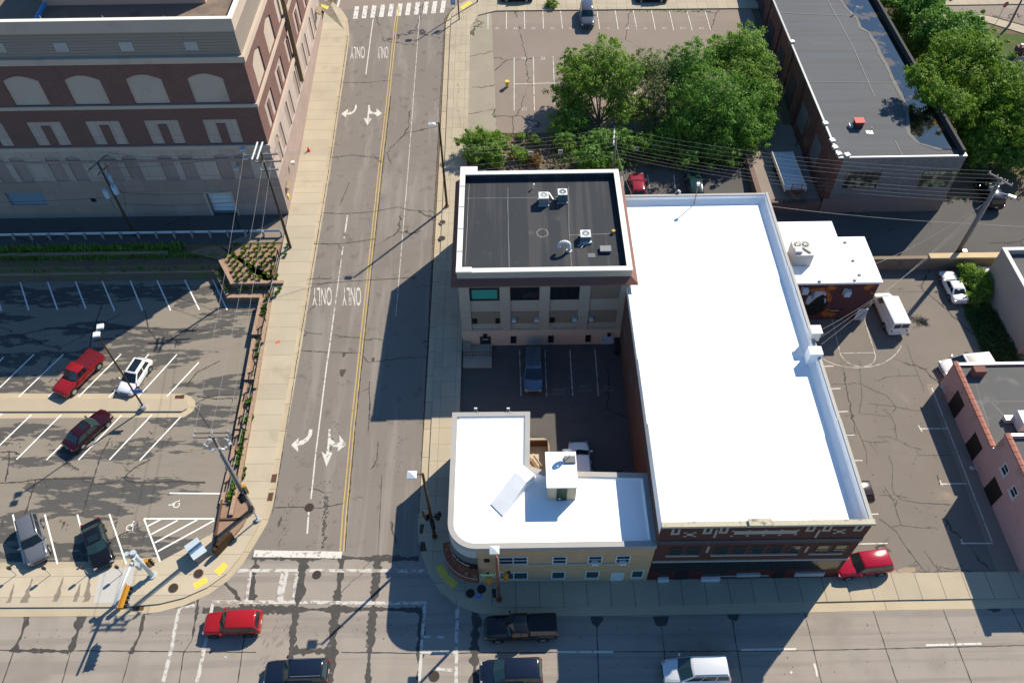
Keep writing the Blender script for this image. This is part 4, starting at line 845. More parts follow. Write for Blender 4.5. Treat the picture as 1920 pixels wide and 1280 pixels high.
b.build('cant_strip', white_roof, lr, recalc=False)
def curv(b, r, z0, z1, a0=PI*.98, a1=1.5*PI, n=14, th=.12):
    A = arc(rc, r, a0, a1, n); C2 = arc(rc, r-th, a0, a1, n)[::-1]; b.prism(A+C2, z0, z1)
b = B(); curv(b, rr+.05, 4.95, 6.19); b.build('metal_fascia', M('fascia_grey', (.42, .44, .44), .5, .06, 1, .05, 8, stretch=(.5, .5, 5)), LB)
b = B(); curv(b, rr+.04, 3.85, 4.95); rb_ = b.build('ribbed_band', M('ribbed_dark', (.10, .115, .115), .6), LB)
b = B()
for k in range(22):
    a = PI+(PI/2)*k/21; b.obox((rc[0]+(rr+.06)*math.cos(a), rc[1]+(rr+.06)*math.sin(a), 4.4), (.05, .05, 1.08), a)
b.build('ribs', M('rib_grey', (.22, .24, .24), .6), rb_)
b = B(); curv(b, rr+.10, 2.95, 3.85); sb = b.build('sign_band', M('sign_black', (.012, .011, .012), .4), LB)
b = B()
for k, (a, h) in enumerate(((1.06, .20), (1.10, .34), (1.135, .18), (1.17, .24), (1.20, .3), (1.245, .40), (1.28, .2), (1.31, .24), (1.335, .32), (1.365, .2), (1.39, .22))):
    a *= PI; c_ = (rc[0]+(rr+.112)*math.cos(a), rc[1]+(rr+.112)*math.sin(a)); tn = Vector((-math.sin(a), math.cos(a)))
    P3 = lambda u, z: Vector((c_[0]+tn.x*u, c_[1]+tn.y*u, 3.4+z))
    b.path([P3(-.07, -h*.45), P3(.02, h*.5), P3(.08, h*.1), P3(.0, -.02), P3(.08, -h*.5)], .022, 4)
b.build('script_lettering', win_white, sb)
awn = M('awning_red', (.20, .05, .025), .8, .4, 3, .3, 14, patch=[((.30, .17, .08), 4, .55, .65), ((.05, .03, .03), 3, .58, .70)])
b = B(); A = arc(rc, rr+.1, PI*.98, 1.5*PI, 14); C_ = arc(rc, rr+.75, PI*.98, 1.5*PI, 14)
b._a([(*p, 2.95) for p in A]+[(*p, 2.6) for p in C_]+[(*p, 1.75) for p in C_], [(i, i+1, 16+i, 15+i) for i in range(14)]+[(15+i, 16+i, 31+i, 30+i) for i in range(14)])
aw = b.build('awning', awn, LB, recalc=False)
b = B(); b.path([(p[0], p[1], 2.62) for p in C_], .04, 5); b.build('awning_edge', coping_grey, aw)
b = B(); curv(b, rr+.03, .25, 2.3); b.build('shop_window', dark_glass, LB)
c3 = lambda x, y: (850+x/4.923, 1000+y/4.923)
def lw(x0, y0, x1, y1): return pr(*c3(x0, y0), *c3(x1, y1), 26.95)
zU = lw(910, 205, 1045, 272)[2:]; zL = lw(900, 345, 1030, 412)[2:]
for r, m_, zz, ac in (((415, 210, 690, 285), (.5,), zU, 0), ((910, 205, 1045, 272), (), zU, 0), ((1235, 195, 1370, 272), (), zU, 1), ((1490, 195, 1625, 265), (), zU, 1), ((425, 352, 690, 425), (.5,), zL, 0), ((900, 345, 1030, 415), (), zL, 0), ((1210, 340, 1340, 412), (), zL, 0), ((1630, 333, 1745, 405), (), zL, 0)):
    x0, x1, _, _ = lw(*r); ww = win(LB, 'S', 26.95, x0, x1, zz[0], zz[1], fw=.10, mull=m_, cross=(.5,) if zz is zU else (), glass=green_glass if zz is zL else dark_glass, d=.07)
    if ac: b = B(); xm = (x0+x1)/2; b.box(xm-.25, xm+.25, 26.62, 26.93, zz[0]+.12, zz[0]+.42); b.build('air_conditioner', M('ac_white', (.66, .68, .68), .5), ww)
for a, c_, z in ((415, 1615, zU[0]), (425, 1345, zL[0]), (1620, 1750, zL[0])):
    x0, x1, _, _ = lw(a, 200, c_, 290 if z is zU[0] else 425); b = B(); fb(b, 'S', 26.95, x0, x1, z-.16, z-.002, 0, .12); b.build('stone_sill', M('sill_stone', (.44, .41, .34), .9), LB)
x0, x1, z0, z1 = lw(1440, 355, 1560, 445); b = B(); fb(b, 'S', 26.95, x0, x1, .15, z1, 0, .06); dr = b.build('door', M('door_white', (.56, .60, .57), .5), LB); b = B(); fb(b, 'S', 26.95, x1-.2, x1-.12, 1.0, 1.12, .06, .13); b.build('handle', galv, dr)
x0, x1, z0, z1 = lw(285, 230, 335, 260); b = B(); fb(b, 'S', 26.95, x0, x1, z0, z1, 0, .05); b.build('vent', blk, LB)
p = onY(*c3(490, 380), 26.95); b = B()
for k in range(2): b.path([Vector((p.x-.5+.09*i, 26.925, p.z+.12-.22*k+.05*(-1)**i)) for i in range(11)], .018, 4)
b.build('window_lettering', win_white, LB)
# roof penthouse with green door, wedge skylight, satellite dish
a_, c_ = G(1026, 937, 6.5), G(1079, 937, 6.5)
ph = thing('stair_penthouse', 'boxy stair penthouse with dark green door on the white corner roof', 'roof hut', ((a_.x+c_.x)/2, a_.y, 6.5))
tp = onY(1052, 912, a_.y).z; yb = G(1052, 849, tp).y
b = B(); b.box(a_.x, c_.x, a_.y, yb, 6.45, tp-.1); b.build('wall', M('hut_tan', (.52, .43, .30), .9, .12, .8, .08, 8, stretch=(3, 3, .5)), ph)
b = B(); b.box(a_.x-.1, c_.x+.1, a_.y-.1, yb+.1, tp-.1, tp+.05); b.build('roof', white_roof, ph)
w_ = c_.x-a_.x; b = B(); fb(b, 'S', a_.y, a_.x+w_*.32, a_.x+w_*.68, 6.5, tp-.2, 0, .06); dr = b.build('door', M('dark_green_door', (.018, .05, .025), .5), ph); b = B(); fb(b, 'S', a_.y, a_.x+w_*.40, a_.x+w_*.46, 6.8, 6.95, .06, .14); b.build('handle', win_white, dr)
p = G(1068, 858, tp+.06); t = thing('satellite_dish', 'small satellite dish standing on the stair penthouse roof corner', 'satellite dish', (p.x, p.y, tp+.05))
b = B(); b.box(p.x-.45, p.x+.45, p.y-.5, p.y+.1, tp+.05, tp+.22); b.build('base_tray', M('tray_grey', (.16, .155, .15), .7), t); b = B(); b.tube((p.x, p.y, tp+.2), (p.x-.1, p.y, tp+.9), .03); b.build('mast', galv, t)
b = B(); b.loft([[Vector((p.x-.25, p.y+.05, tp+1.0))+(Vector((0, .95, .3)).normalized().orthogonal().normalized()*math.cos(k*PI/6)+Vector((0, .95, .3)).normalized().cross(Vector((0, .95, .3)).normalized().orthogonal().normalized())*math.sin(k*PI/6))*r+Vector((0, .95, .3))*h for k in range(12)] for r, h in ((.05, 0), (.25, .03), (.38, .1))], caps=False); b.build('dish', win_white, t, recalc=False)
b = B()      # wedge: low edge bottom-left, high edge top-right
P0, P1 = G(920, 945, 6.5), G(943, 968, 6.5); zt = 7.6; Q0, Q1 = G(966, 884, zt), G(988, 903, zt)
Q2, Q3 = G(984, 870, zt), G(1000, 893, zt)
pts = [P0, P1, Q1, Q0, Q3, Q2]
lowz = lambda v: (v.x, v.y, 6.49)
b._a([(*P0.xy, 6.60), (*P1.xy, 6.60), tuple(Q1), tuple(Q0), lowz(P0), lowz(P1), lowz(Q1), lowz(Q0)], [(0, 1, 2, 3), (4, 7, 6, 5), (0, 4, 5, 1), (1, 5, 6, 2), (3, 7, 4, 0), (2, 6, 7, 3)])
wd = b.build('wedge_skylight', M('wedge_white', (.78, .79, .80), .6)); tag(wd, 'white wedge shaped stair hood sloping up from the corner roof', 'roof hood')
d_ = (Q1-Q0).normalized(); n_ = Vector((-d_.y, d_.x, 0)); n_ = n_ if n_.y > 0 else -n_
b = B(); L0, L1 = Vector((Q0.x, Q0.y, zt)), Vector((Q1.x, Q1.y, zt))
top = [L0, L1, L1+n_*.9, L0+n_*.9]; b._a([tuple(v) for v in top]+[(v.x, v.y, 6.49) for v in top], [(0, 1, 2, 3), (0, 4, 5, 1), (1, 5, 6, 2), (2, 6, 7, 3), (3, 7, 4, 0)]); b.build('hood_end', white_roof, wd)
b = B(); b.path([G(985, 800, 6.7), G(985, 800, 6.7)+Vector((0, .6, .5))], .03); 
for k, x in enumerate((892, 953)):
    p = G(x, 771, LZ); b = B(); b.path([(p.x-.3, p.y-.25, LZ), (p.x, p.y+.15, LZ+.2), (p.x+.3, p.y-.25, LZ)], .012, 4); b.obox((p.x, p.y+.18, LZ+.22), (.26, .12, .06)); tag(b.build('roof_floodlight', win_white), 'floodlight on thin brackets over the yard, %s of two on the corner roof' % ('left' if k == 0 else 'right'), 'floodlight', 'floodlights over the yard')
# steel stair behind the corner shop
t = thing('outside_stair', 'white stringered outside stair in the sunlit notch behind the corner roof', 'stair', (2.1, 35.5, .3)); p0, p1 = G(1000, 853, 3.2), G(1014, 872, .6)
b = B(); b.tube((p0.x, p0.y, 3.3), (p1.x, p1.y, .6), .09); b.build('stringer', win_white, t); b = B()
for k in range(10): q = Vector((p0.x, p0.y, 3.3)).lerp(Vector((p1.x, p1.y, .6)), k/9); b.obox((q.x-.4, q.y-.35, q.z), (.9, .26, .04), -.7)
b.build('treads', M('tread_brown', (.22, .14, .08), .8), t); b = B(); q = S(997, 837, YARD); b.box(q.x-.7, q.x+1.45, q.y-.05, q.y+.05, .4, 1.4); b.box(q.x+1.4, q.x+1.5, q.y-3.2, q.y, .4, 1.4); b.build('fence_panel', M('fence_brown', (.10, .055, .035), .8), t)

# ---------------------------------------------------------------- mural building
mz = 5.8; mb = thing('mural_annex', 'low white roofed annex with purple wall and painted mural beside the van', 'building', (31.5, 55, 0))
purple = M('purple_wall', (.095, .040, .042), .85, .12, .5, .08, 12)
mf = [(26.5, 55.0), (36.75, 55.0), (36.75, 61.2), (33.95, 61.2), (33.95, 63.6), (26.5, 63.6)]
b = B(); b.prism(mf, -.1, 5.55); b.build('wall', purple, mb)
b = B(); b.prism([(26.5, 54.85), (36.9, 54.85), (36.9, 61.35), (34.1, 61.35), (34.1, 63.75), (26.5, 63.75)], 5.55, 5.8); rm = b.build('roof', white_roof, mb)
b = B()
for x, y in ((1585, 454), (1600, 488), (1612, 515), (1603, 525), (1537, 527)): p = G(x, y, 5.8); b.disc((p.x, p.y, 5.8), .17, n=12, h=.16)
b.build('roof_vent', M('vent_pale', (.42, .42, .41), .6), rm)
mu = onY
mc = lambda x, y: onY(1480+x/9.145, 520+y/9.145, 54.99)
def mural(pts, mat, d, smooth_n=0):
    n = len(pts); V = [mc(*p) for p in pts]; b = B(); b.poly([(v.x, 55.0-d, v.z) for v in V]); return b.build('mural_painting', mat, mb, recalc=False)
m_or = M('mural_orange', (.40, .13, .025), .85, .25, 2.5, .1, 10, patch=[((.16, .04, .02), 1.8, .5, .6)]); m_rd = M('mural_red', (.20, .035, .02), .85, .3, 2); m_bk = M('mural_black', (.014, .013, .012), .85, .3, 2, .1, 9, patch=[((.06, .03, .015), 2.5, .55, .65)]); m_wh = M('mural_pale', (.46, .50, .58), .85, .15, 1.5, .1, 9, patch=[((.10, .14, .22), 1.7, .54, .60)])
mural([(300, 600), (260, 640), (300, 690), (420, 700), (520, 640), (600, 690), (740, 700), (820, 640), (760, 590), (660, 620), (720, 520), (600, 540), (500, 600), (400, 660), (330, 640)], m_rd, .006)
mural([(340, 250), (380, 200), (480, 190), (560, 180), (640, 190), (690, 140), (790, 125), (840, 170), (780, 210), (700, 220), (680, 260), (740, 300), (730, 380), (680, 430), (630, 380), (660, 320), (600, 250), (480, 240)], m_or, .008)
mural([(1280, 180), (1320, 120), (1400, 120), (1500, 150), (1500, 170), (1410, 165), (1370, 210), (1300, 215)], m_or, .006); mural([(1390, 250), (1450, 240), (1450, 290), (1400, 290)], m_or, .006)
mural([(540, 620), (620, 560), (700, 520), (650, 600), (780, 610), (810, 650), (720, 690), (600, 670)], m_or, .009)
mural([(240, 520), (290, 460), (380, 400), (520, 310), (610, 300), (640, 370), (650, 450), (590, 560), (470, 630), (360, 660), (300, 620)], m_bk, .010)
mural([(275, 470), (285, 400), (320, 330), (400, 260), (500, 228), (590, 232), (635, 280), (620, 330), (590, 290), (540, 310), (460, 350), (400, 400), (330, 465)], m_wh, .014)
mural([(590, 350), (630, 370), (625, 440), (600, 440), (605, 390)], m_wh, .014)
for k in range(3): b = B(); v = mc(700, 545+14*k); b.poly([(v.x, 54.985, v.z), (v.x+1.7-.4*k, 54.985, v.z), (v.x+1.7-.4*k, 54.985, v.z+.07), (v.x, 54.985, v.z+.07)]); b.build('mural_lettering', win_white if k == 2 else m_bk, mb, recalc=False)
def small_win(x0, y0, x1, y1, ac):
    a, c_ = mc(x0, y1), mc(x1, y0); ww = win(mb, 'S', 55.0, a.x, c_.x, a.z, c_.z, fw=.07)
    if ac: b = B(); b.box(a.x+.05, a.x+.65, 54.5, 54.94, a.z+.1, c_.z-.02); b.build('air_conditioner', M('ac_blue', (.45, .55, .66), .5), ww)
small_win(900, 190, 1000, 290, 1); small_win(180, 165, 240, 250, 1)
v0, v1 = mc(1060, 690), mc(1290, 530)
t = thing('notice_board', 'white board of printed rules leaning beside the mural wall', 'sign', (v1.x, 54.6, .05)); a, c_ = S(1597, 596, LOT), S(1614, 596, LOT)
zt_ = onY(1610, 579, 54.75).z
b = B(); b.box(a.x-.0, c_.x+.1, 54.7, 54.76, .25, zt_); b.build('board', M('board_white', (.62, .64, .66), .6), t)
b = B(); 
for k in range(6): b.box(a.x+.12, c_.x-.05-.1*(k % 2), 54.69, 54.705, zt_-.2-.24*k, zt_-.13-.24*k)
b.build('printed_lines', M('print_grey', (.10, .12, .16), .7), t)
p = G(1490, 498, 5.8); t = thing('rooftop_unit', 'grey twin fan rooftop unit on the white annex roof', 'rooftop unit', (p.x, p.y, 5.8))
b = B(); b.box(p.x-.3, p.x+1.55, p.y-.1, p.y+2.0, 5.8, 7.3); b.build('casing', M('rtu_grey', (.42, .43, .43), .5), t, bevel=.03)
for k in (0, 1): b = B(); b.disc((p.x+.25+.8*k, p.y+1.5, 7.3), .33, n=16, h=.06); f_ = b.build('fan', blk, t); b = B(); [b.tube((p.x+.25+.8*k, p.y+1.5, 7.37), (p.x+.25+.8*k+.33*math.cos(i*PI/4), p.y+1.5+.33*math.sin(i*PI/4), 7.37), .015, n=4) for i in range(8)]; b.build('guard', galv, f_)
b = B(); b.box(p.x-.28, p.x+.4, p.y+.2, p.y+.9, 7.3, 7.6); b.build('cover', win_white, t); b = B(); b.obox((p.x+.9, p.y+.6, 7.34), (.2, 1.0, .05), .7); b.build('bracket', blk, t)

# ---------------------------------------------------------------- long dark brick building (north-east)
slate_block = MB_('slate_block', (.205, .198, .195), (.16, .155, .152), (.09, .088, .088), .40, .20, .02, .9, .16)
old_brick = MB_('old_brick', (.135, .050, .036), (.10, .040, .03), (.11, .075, .06), .26, .085, .012, .93, .2, patch=[((.17, .10, .08), .5, .55, .7)])
DX0, DX1, DY0, DY1, DZ = 35.15, 48.85, 69.35, 113.0, 9.75
db = thing('long_brick_works', 'long low brick works with grey roof and a pool of rainwater along its edge', 'building', ((DX0+DX1)/2, DY0, 2))
b = B(); b.box(DX0, DX1, DY0+.02, DY1, 1.0, 9.3); ring(b, DX0, DX1, DY0+.02, DY1, 9.3, DZ-.15, .18); o = b.build('wall', old_brick, db)
b = B(); b.box(DX0+.6, DX1, DY0-.02, DY0+.3, 4.05, DZ-.15); b.build('front_wall', slate_block, db)
b = B(); b.box(DX0, DX1, DY0-.06, DY0+.3, 1.0, 4.05); b.build('foundation', M('foundation', (.20, .155, .135), .9, .15, .5, .1, 10), db)
b = B(); ring(b, DX0-.04, DX1+.04, DY0-.04, DY1, DZ-.15, DZ, .22); b.build('coping', M('coping_steel', (.30, .31, .32), .5, .1, 1.5, .1, 9, metal=.4), db)
b = B(); b.box(DX1-.5, DX1-.18, DY0+.3, DY1-1, 8.9, DZ+.5); b.build('parapet', M('tarred', (.035, .034, .036), .8), db)
b = B(); b.poly([(DX0+.18, DY0+.18, DZ-.12), (DX1-.5, DY0+.18, DZ-.28), (DX1-.5, DY1-.2, DZ-.28), (DX0+.18, DY1-.2, DZ-.12)]); rf = b.build('roof', grey_roof, db, recalc=False)
rz = lambda x: DZ-.12-.16*(x-DX0-.18)/(DX1-DX0-.68)
b = B()
for L in ([(1551, 0), (1600, 90), (1640, 182)], [(1678, 265), (1692, 292)], [(1462, 26), (1600, 30)], [(1515, 155), (1680, 155)]):
    P_ = [G(x, y, DZ-.2) for x, y in L]; b.path([Vector((p.x, p.y, rz(p.x)+.004)) for p in P_], .05, 4)
b.build('seam', M('seam_pale', (.27, .265, .255), .9), rf)
edge = [(1574, -8), (1592, 17), (1609, 34), (1616, 51), (1631, 60), (1642, 77), (1654, 101), (1665, 120), (1673, 139), (1686, 165), (1695, 180), (1704, 212), (1708, 250), (1725, 268), (1770, 280)]
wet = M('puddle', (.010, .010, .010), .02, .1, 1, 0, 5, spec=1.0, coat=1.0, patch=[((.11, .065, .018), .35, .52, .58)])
# real standing water: dark glossy sheet that mirrors the sky, brown reflections painted into its colour
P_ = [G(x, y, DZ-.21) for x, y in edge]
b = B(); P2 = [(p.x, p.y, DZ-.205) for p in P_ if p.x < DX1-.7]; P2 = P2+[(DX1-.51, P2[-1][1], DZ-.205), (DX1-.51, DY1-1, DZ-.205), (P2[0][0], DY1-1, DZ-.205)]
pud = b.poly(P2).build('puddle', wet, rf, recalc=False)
sl = M('silt', (.165, .158, .145), .95, .2, 2); b = B(); strip(b, [(x-.2, y) for x, y, z in P2[:-3]], .5, flat(DZ-.215), 0.0, jag=.5, step=.5); b.build('silt_edge', sl, rf, recalc=False)
for r in ((1577, 322, 1641, 353), (1717, 320, 1780, 352)):
    x0, x1, z0, z1 = pr(*r, DY0); ww = win(db, 'S', DY0-.02, x0, x1, z0, z1, frame=M('steel_sash', (.10, .10, .085), .7), glass=M('old_pane', (.22, .23, .14), .25, .6, 1.4, .2, 6, spec=.5, patch=[((.02, .022, .022), .9, .48, .52)]), fw=.07, mull=[k/6 for k in range(1, 6)], cross=[.25, .5, .75], d=.05)
for k in range(6):
    y = DY0+4.5+6.2*k; f_ = B(); fb(f_, 'W', DX0, y, y+2.6, 4.6 if k < 2 else 3.6, 7.6, 0, .06); f_.build('boarded_window', M('board_grey', (.13, .13, .135), .8) if k < 2 else M('dark_door', (.03, .032, .038), .7), db)
    f_ = B(); fb(f_, 'W', DX0, y+3.6, y+4.1, 2.5, DZ-.2, 0, .18); f_.build('pilaster', old_brick, db)
p = G(1607, 238, rz(42)); t = thing('roof_ventilator', 'red box ventilator on the grey works roof', 'ventilator', (p.x, p.y, rz(p.x))); b = B(); b.box(p.x-.45, p.x+.45, p.y-.4, p.y+.4, rz(p.x), rz(p.x)+.75); b.build('base', M('vent_dark', (.10, .03, .028), .6), t); b = B(); b.obox((p.x, p.y, rz(p.x)+.8), (1.1, 1.0, .12)); b.build('cap', M('red_paint', (.45, .07, .05), .6), t); b = B(); b.obox((p.x-.8, p.y-.1, rz(p.x)+.2), (.4, .5, .35)); b.build('motor', galv, t)
p = G(1630, 249, rz(43)); b = B(); b.obox((p.x, p.y, rz(p.x)+.02), (.7, .6, .03)); b.tube((p.x, p.y, rz(p.x)), (p.x+.1, p.y+.1, rz(p.x)+.6), .05); tag(b.build('roof_vent', galv), 'small metal vent pipe beside the red roof ventilator', 'vent pipe')
p = G(1601, 28, rz(45)); b = B(); b.tube((p.x, p.y, rz(p.x)), (p.x+.2, p.y+.2, rz(p.x)+1.0), .1); tag(b.build('roof_vent', MATS['white_metal']), 'white vent pipe at the water edge on the grey works roof', 'vent pipe')
b = B(); 
for x, y in ((1485, 80), (1547, 233), (1560, 265), (1565, 278), (1572, 290), (1588, 292)): p = G(x, y, DZ); b.obox((p.x, p.y, DZ+.1), (.5, .5, .25), .3)
b.build('coping_repair', galv, db)
# raised side lot held by a wall
side = struct(drape('side_lot', rect(28.6, 35.1, 70.0, 84), asphalt_old, flat(3.35)))
b = B(); b.box(27.5, 35.1, 69.4, 69.95, 1.0, 3.5); b.box(28.2, 28.75, 69.95, 80, 1.5, 3.45); t = b.build('retaining_wall', M('brick_stone', (.17, .115, .095), .92, .2, .8, .15, 10)); tag(t, 'low brick retaining wall under the trailer, with faded green painted lettering', 'wall')
b = B(); p = onY(1468, 378, 69.39)
for k in range(9): x = p.x+k*.33; b.box(x, x+.22, 69.385, 69.4, p.z-.35+.06*math.sin(k*2), p.z+.2+.08*math.cos(k*3))
b.build('painted_lettering', M('graffiti', (.05, .075, .07), .8), t)

# ---------------------------------------------------------------- pink stucco buildings (east)
pinkm = M('pink_stucco', (.50, .31, .29), .92, .10, .5, .08, 12, patch=[((.38, .25, .21), .45, .56, .68)])
tile = M('clay_tile', (.33, .135, .10), .8, .25, 2.2, .15, 8)
PX = 41.95
pk = thing('pink_stucco_shops', 'pink stucco building with clay tile coping along the car park', 'building', (48, 27, 0))
b = B(); b.box(PX, 72, 36.95, 46.5, -.1, 3.05); ring(b, PX, 72, 36.95, 46.5, 3.05, 3.4, .3); b.build('low_wall', pinkm, pk); b = B(); b.box(PX, 72, 27.0, 36.95, -.1, 5.4); ring(b, PX, 72, 27.0, 36.95, 5.4, 5.85, .3); b.build('tall_wall', pinkm, pk)
b = B(); b.box(PX+.3, 71.8, 37.0, 46.2, 3.0, 3.25); b.build('low_roof', M('tar_roof', (.10, .10, .10), .9, .12, .4, .1, 10, patch=[((.15, .145, .135), .5, .55, .7)]), pk); lowroof = pk.children[-1]
b = B(); b.box(PX+.3, 71.8, 27.3, 36.7, 5.4, 5.6); b.build('tall_roof', MATS['tar_roof'], pk)
b = B(); ring(b, PX+.05, 71.95, 36.96, 46.45, 3.4, 3.5, .25); b.build('roof_edge', galv, pk)
def tiles(b, y0, y1, z):
    n = max(1, int((y1-y0)/.62))
    for k in range(n): ya_ = y0+(y1-y0)*k/n; yb_ = y0+(y1-y0)*(k+.93)/n; b.loft([[(PX-.14, y, z-.05), (PX-.12, y, z+.08), (PX+.12, y, z+.15), (PX+.36, y, z+.08), (PX+.38, y, z-.05)] for y in (ya_, yb_)])
b = B(); tiles(b, 37.2, 46.6, 3.5); b.build('tile_coping', tile, pk, bevel=0); b = B(); tiles(b, 26.9, 37.0, 5.95); b.build('tile_coping', tile, pk)
b = B(); b.box(PX+.4, 71.9, 36.7, 36.95, 5.85, 6.0); b.build('roof_edge', galv, pk)
b = B(); b.box(PX+1.2, PX+2.3, 44.9, 45.6, 3.25, 4.1); b.build('chimney', M('chim_brick', (.18, .09, .075), .9), pk)
def px_(r):
    a, c_ = onX(*r[0], PX), onX(*r[1], PX); return a, c_
for quad in ([(1797, 733), (1809, 760), (1788, 786), (1776, 757)], [(1829, 810), (1843, 841), (1821, 865), (1808, 836)], [(1866, 894), (1880, 927), (1856, 951), (1842, 917)]):
    ys = [onX(*q_, PX).y for q_ in quad]; zs = [onX(*q_, PX).z for q_ in quad]
    y0_, y1_ = sorted(ys)[0:2], sorted(ys)[2:4]; b = B(); fb(b, 'W', PX, sum(y0_)/2, sum(y1_)/2, sum(sorted(zs)[:2])/2, sum(sorted(zs)[2:])/2, 0, .04); b.build('boarded_window', M('brown_black', (.022, .015, .012), .6), pk)
for (x0, y0, x1, y1) in ((1876, 893, 1895, 867), (1893, 935, 1911, 908)):
    a, c_ = onX(x0, y0, PX), onX(x1, y1, PX); yc = (a.y+c_.y)/2; zc = (a.z+c_.z)/2; ww = win(pk, 'W', PX, yc-.45, yc+.45, zc-.5, zc+.5, fw=.09, cross=(.5,), sill=win_white)
for x, y in ((1779, 728), (1835, 880), (1885, 1020)):
    p = onX(x, y, PX); b = B(); b.tube((PX, p.y, p.z), (PX-.5, p.y+.1, p.z+.15), .03); b.obox((PX-.6, p.y+.1, p.z+.12), (.4, .3, .14), .2, .4); tag(b.build('wall_lamp', M('lamp_pale', (.45, .5, .55), .5)), {1779: 'wall lamp on the pink wall nearest the white police style van', 1835: 'wall lamp on the pink wall below the two small windows', 1885: 'wall lamp on the pink wall nearest the street'}[x], 'wall lamp', 'wall lamps on the pink building')
    b = B(); q = onX(x-10, y+14, PX-.25); b.path([(PX-.02, q.y, .8), (PX-.4, q.y, .8), (PX-.4, q.y+.5, .8)], .03, 5); b.build('rail_hook', galv, pk)
b = B(); strip(b, [G(1815, 753, 3.25), G(1920, 752, 3.25)], .06, flat(3.25), .006); strip(b, [G(1820, 690, 3.25), G(1855, 800, 3.25)], .08, flat(3.25), .006, jag=.8); strip(b, [G(1860, 755, 3.25), G(1900, 795, 3.25)], .10, flat(3.25), .006, jag=.8); b.build('seam', MATS['seam'], lowroof, recalc=False)
p = G(1912, 800, 3.25); t = thing('rooftop_unit', 'white rooftop unit on the low grey roof of pink building', 'rooftop unit', (p.x, p.y, 3.25)); b = B(); b.box(p.x-.5, p.x+1.2, p.y-.6, p.y+.9, 3.35, 4.6); b.build('casing', M('rtu_white', (.62, .63, .62), .5), t, bevel=.03); b = B(); b.box(p.x-1.3, p.x-.5, p.y+.4, p.y+.9, 3.3, 3.8); b.build('duct', galv, t); b = B(); b.box(p.x-.6, p.x+1.3, p.y-.7, p.y-.5, 3.25, 3.36); b.box(p.x-.6, p.x+1.3, p.y+.8, p.y+1.0, 3.25, 3.36); b.build('skid', blk, t)
b = B()
for k in range(7): b.box(PX-.03, PX+.02+.28*k, 26.95-.03, 27.0, 2.3-.28*k, 2.58-.28*k)
b.build('quoin_stones', M('quoin', (.25, .17, .10), .9), pk)
# kerb-side strip beside the pink wall
struct(drape('side_strip', [(40.1, 27), (41.95, 27), (41.95, 46.5), (40.6, 46.5)], asphalt_old, flat(.053)))
# ---------------------------------------------------------------- grey stucco building (far right)
gb = thing('grey_stucco_block', 'plain grey stucco block with white parapet edge, at right above the ivy strip', 'building', (56, 50, 0))
b = B(); b.box(50.9, 75, 50, 59.8, -.1, 4.6); ring(b, 50.9, 75, 50, 59.8, 4.6, 5.3, .3); b.build('wall', M('grey_stucco', (.40, .36, .31), .92, .1, .6, .08, 12), gb); b = B(); ring(b, 50.85, 75, 49.95, 59.85, 5.3, 5.42, .4); b.build('coping', coping_white, gb)
b = B(); b.box(51.2, 74.7, 50.3, 59.5, 4.5, 4.75); b.build('roof', MATS['tar_roof'], gb)
# cut-down look: the roof sits inside the parapet
# ---------------------------------------------------------------- retaining wall of the east lot
rw = M('rw_stone', (.22, .17, .125), .92, .2, .7, .15, 10, patch=[((.12, .10, .08), .5, .55, .7)])
b = B(); b.box(37.2, 72, 62.0, 62.45, 0, 1.75); t = b.build('retaining_wall', rw); tag(t, 'stained concrete retaining wall between the upper alley and the car park', 'wall')
b = B(); b.box(45.5, 56, 61.85, 62.6, 1.75, 1.95); b.build('coping', M('wall_cap', (.52, .40, .25), .9), t)
b = B(); b.box(36.9, 37.3, 58.4, 62.4, 0, 2.0); tag(b.build('brick_pier', M('pier_tan', (.40, .25, .13), .9)), 'low tan brick side wall behind the annex corner', 'wall')
t = thing('alley_gate', 'dark pipe frame gate against the corner of the white annex', 'gate', (37.2, 56, 0)); b = B(); 
for z in (.9, 2.2): b.tube((36.9, 55.0, z), (38.0, 57.6, z), .04); b.tube((36.9, 57.6, z), (38.0, 57.6, z), .04)
for x, y in ((36.9, 55.0), (38.0, 57.6), (37.4, 56.3)): b.tube((x, y, 0), (x, y, 2.2), .05)
b.build('frame', M('gate_green', (.06, .10, .10), .6), t)
# ---------------------------------------------------------------- house roof among the trees
t = thing('shingled_house', 'small house with blue grey hipped shingle roof behind the trees', 'house', (72, 92, 4)); cx_, cy_ = G(1905, 118, 8).x+1.5, G(1905, 118, 8).y-3
b = B(); b.box(cx_-5, cx_+6, cy_-4, cy_+4.2, 3, 8); b.build('wall', M('house_cream', (.45, .42, .36), .9), t)
b = B(); e = [(cx_-5.6, cy_-4.6, 8), (cx_+6.6, cy_-4.6, 8), (cx_+6.6, cy_+4.8, 8), (cx_-5.6, cy_+4.8, 8)]; r_ = [(cx_-1.2, cy_, 10.6), (cx_+2.2, cy_, 10.6)]
b._a(e+r_, [(0, 1, 5, 4), (1, 2, 5), (2, 3, 4, 5), (3, 0, 4), (3, 2, 1, 0)]); rf = b.build('roof', MB_('shingle', (.075, .085, .11), (.06, .068, .09), (.03, .034, .045), .35, .22, .02, .9, .2, True), t)
for x, y, z in ((-2.2, 2.6, 10.5), (-.2, 3.4, 10.2)): b = B(); b.box(cx_+x-.45, cx_+x+.45, cy_+y-.35, cy_+y+.35, 8, z); ch = b.build('chimney', M('chim_red', (.22, .09, .07), .9), rf); b = B(); b.tube((cx_+x, cy_+y, z), (cx_+x, cy_+y, z+.3), .14); b.build('flue', galv, ch)
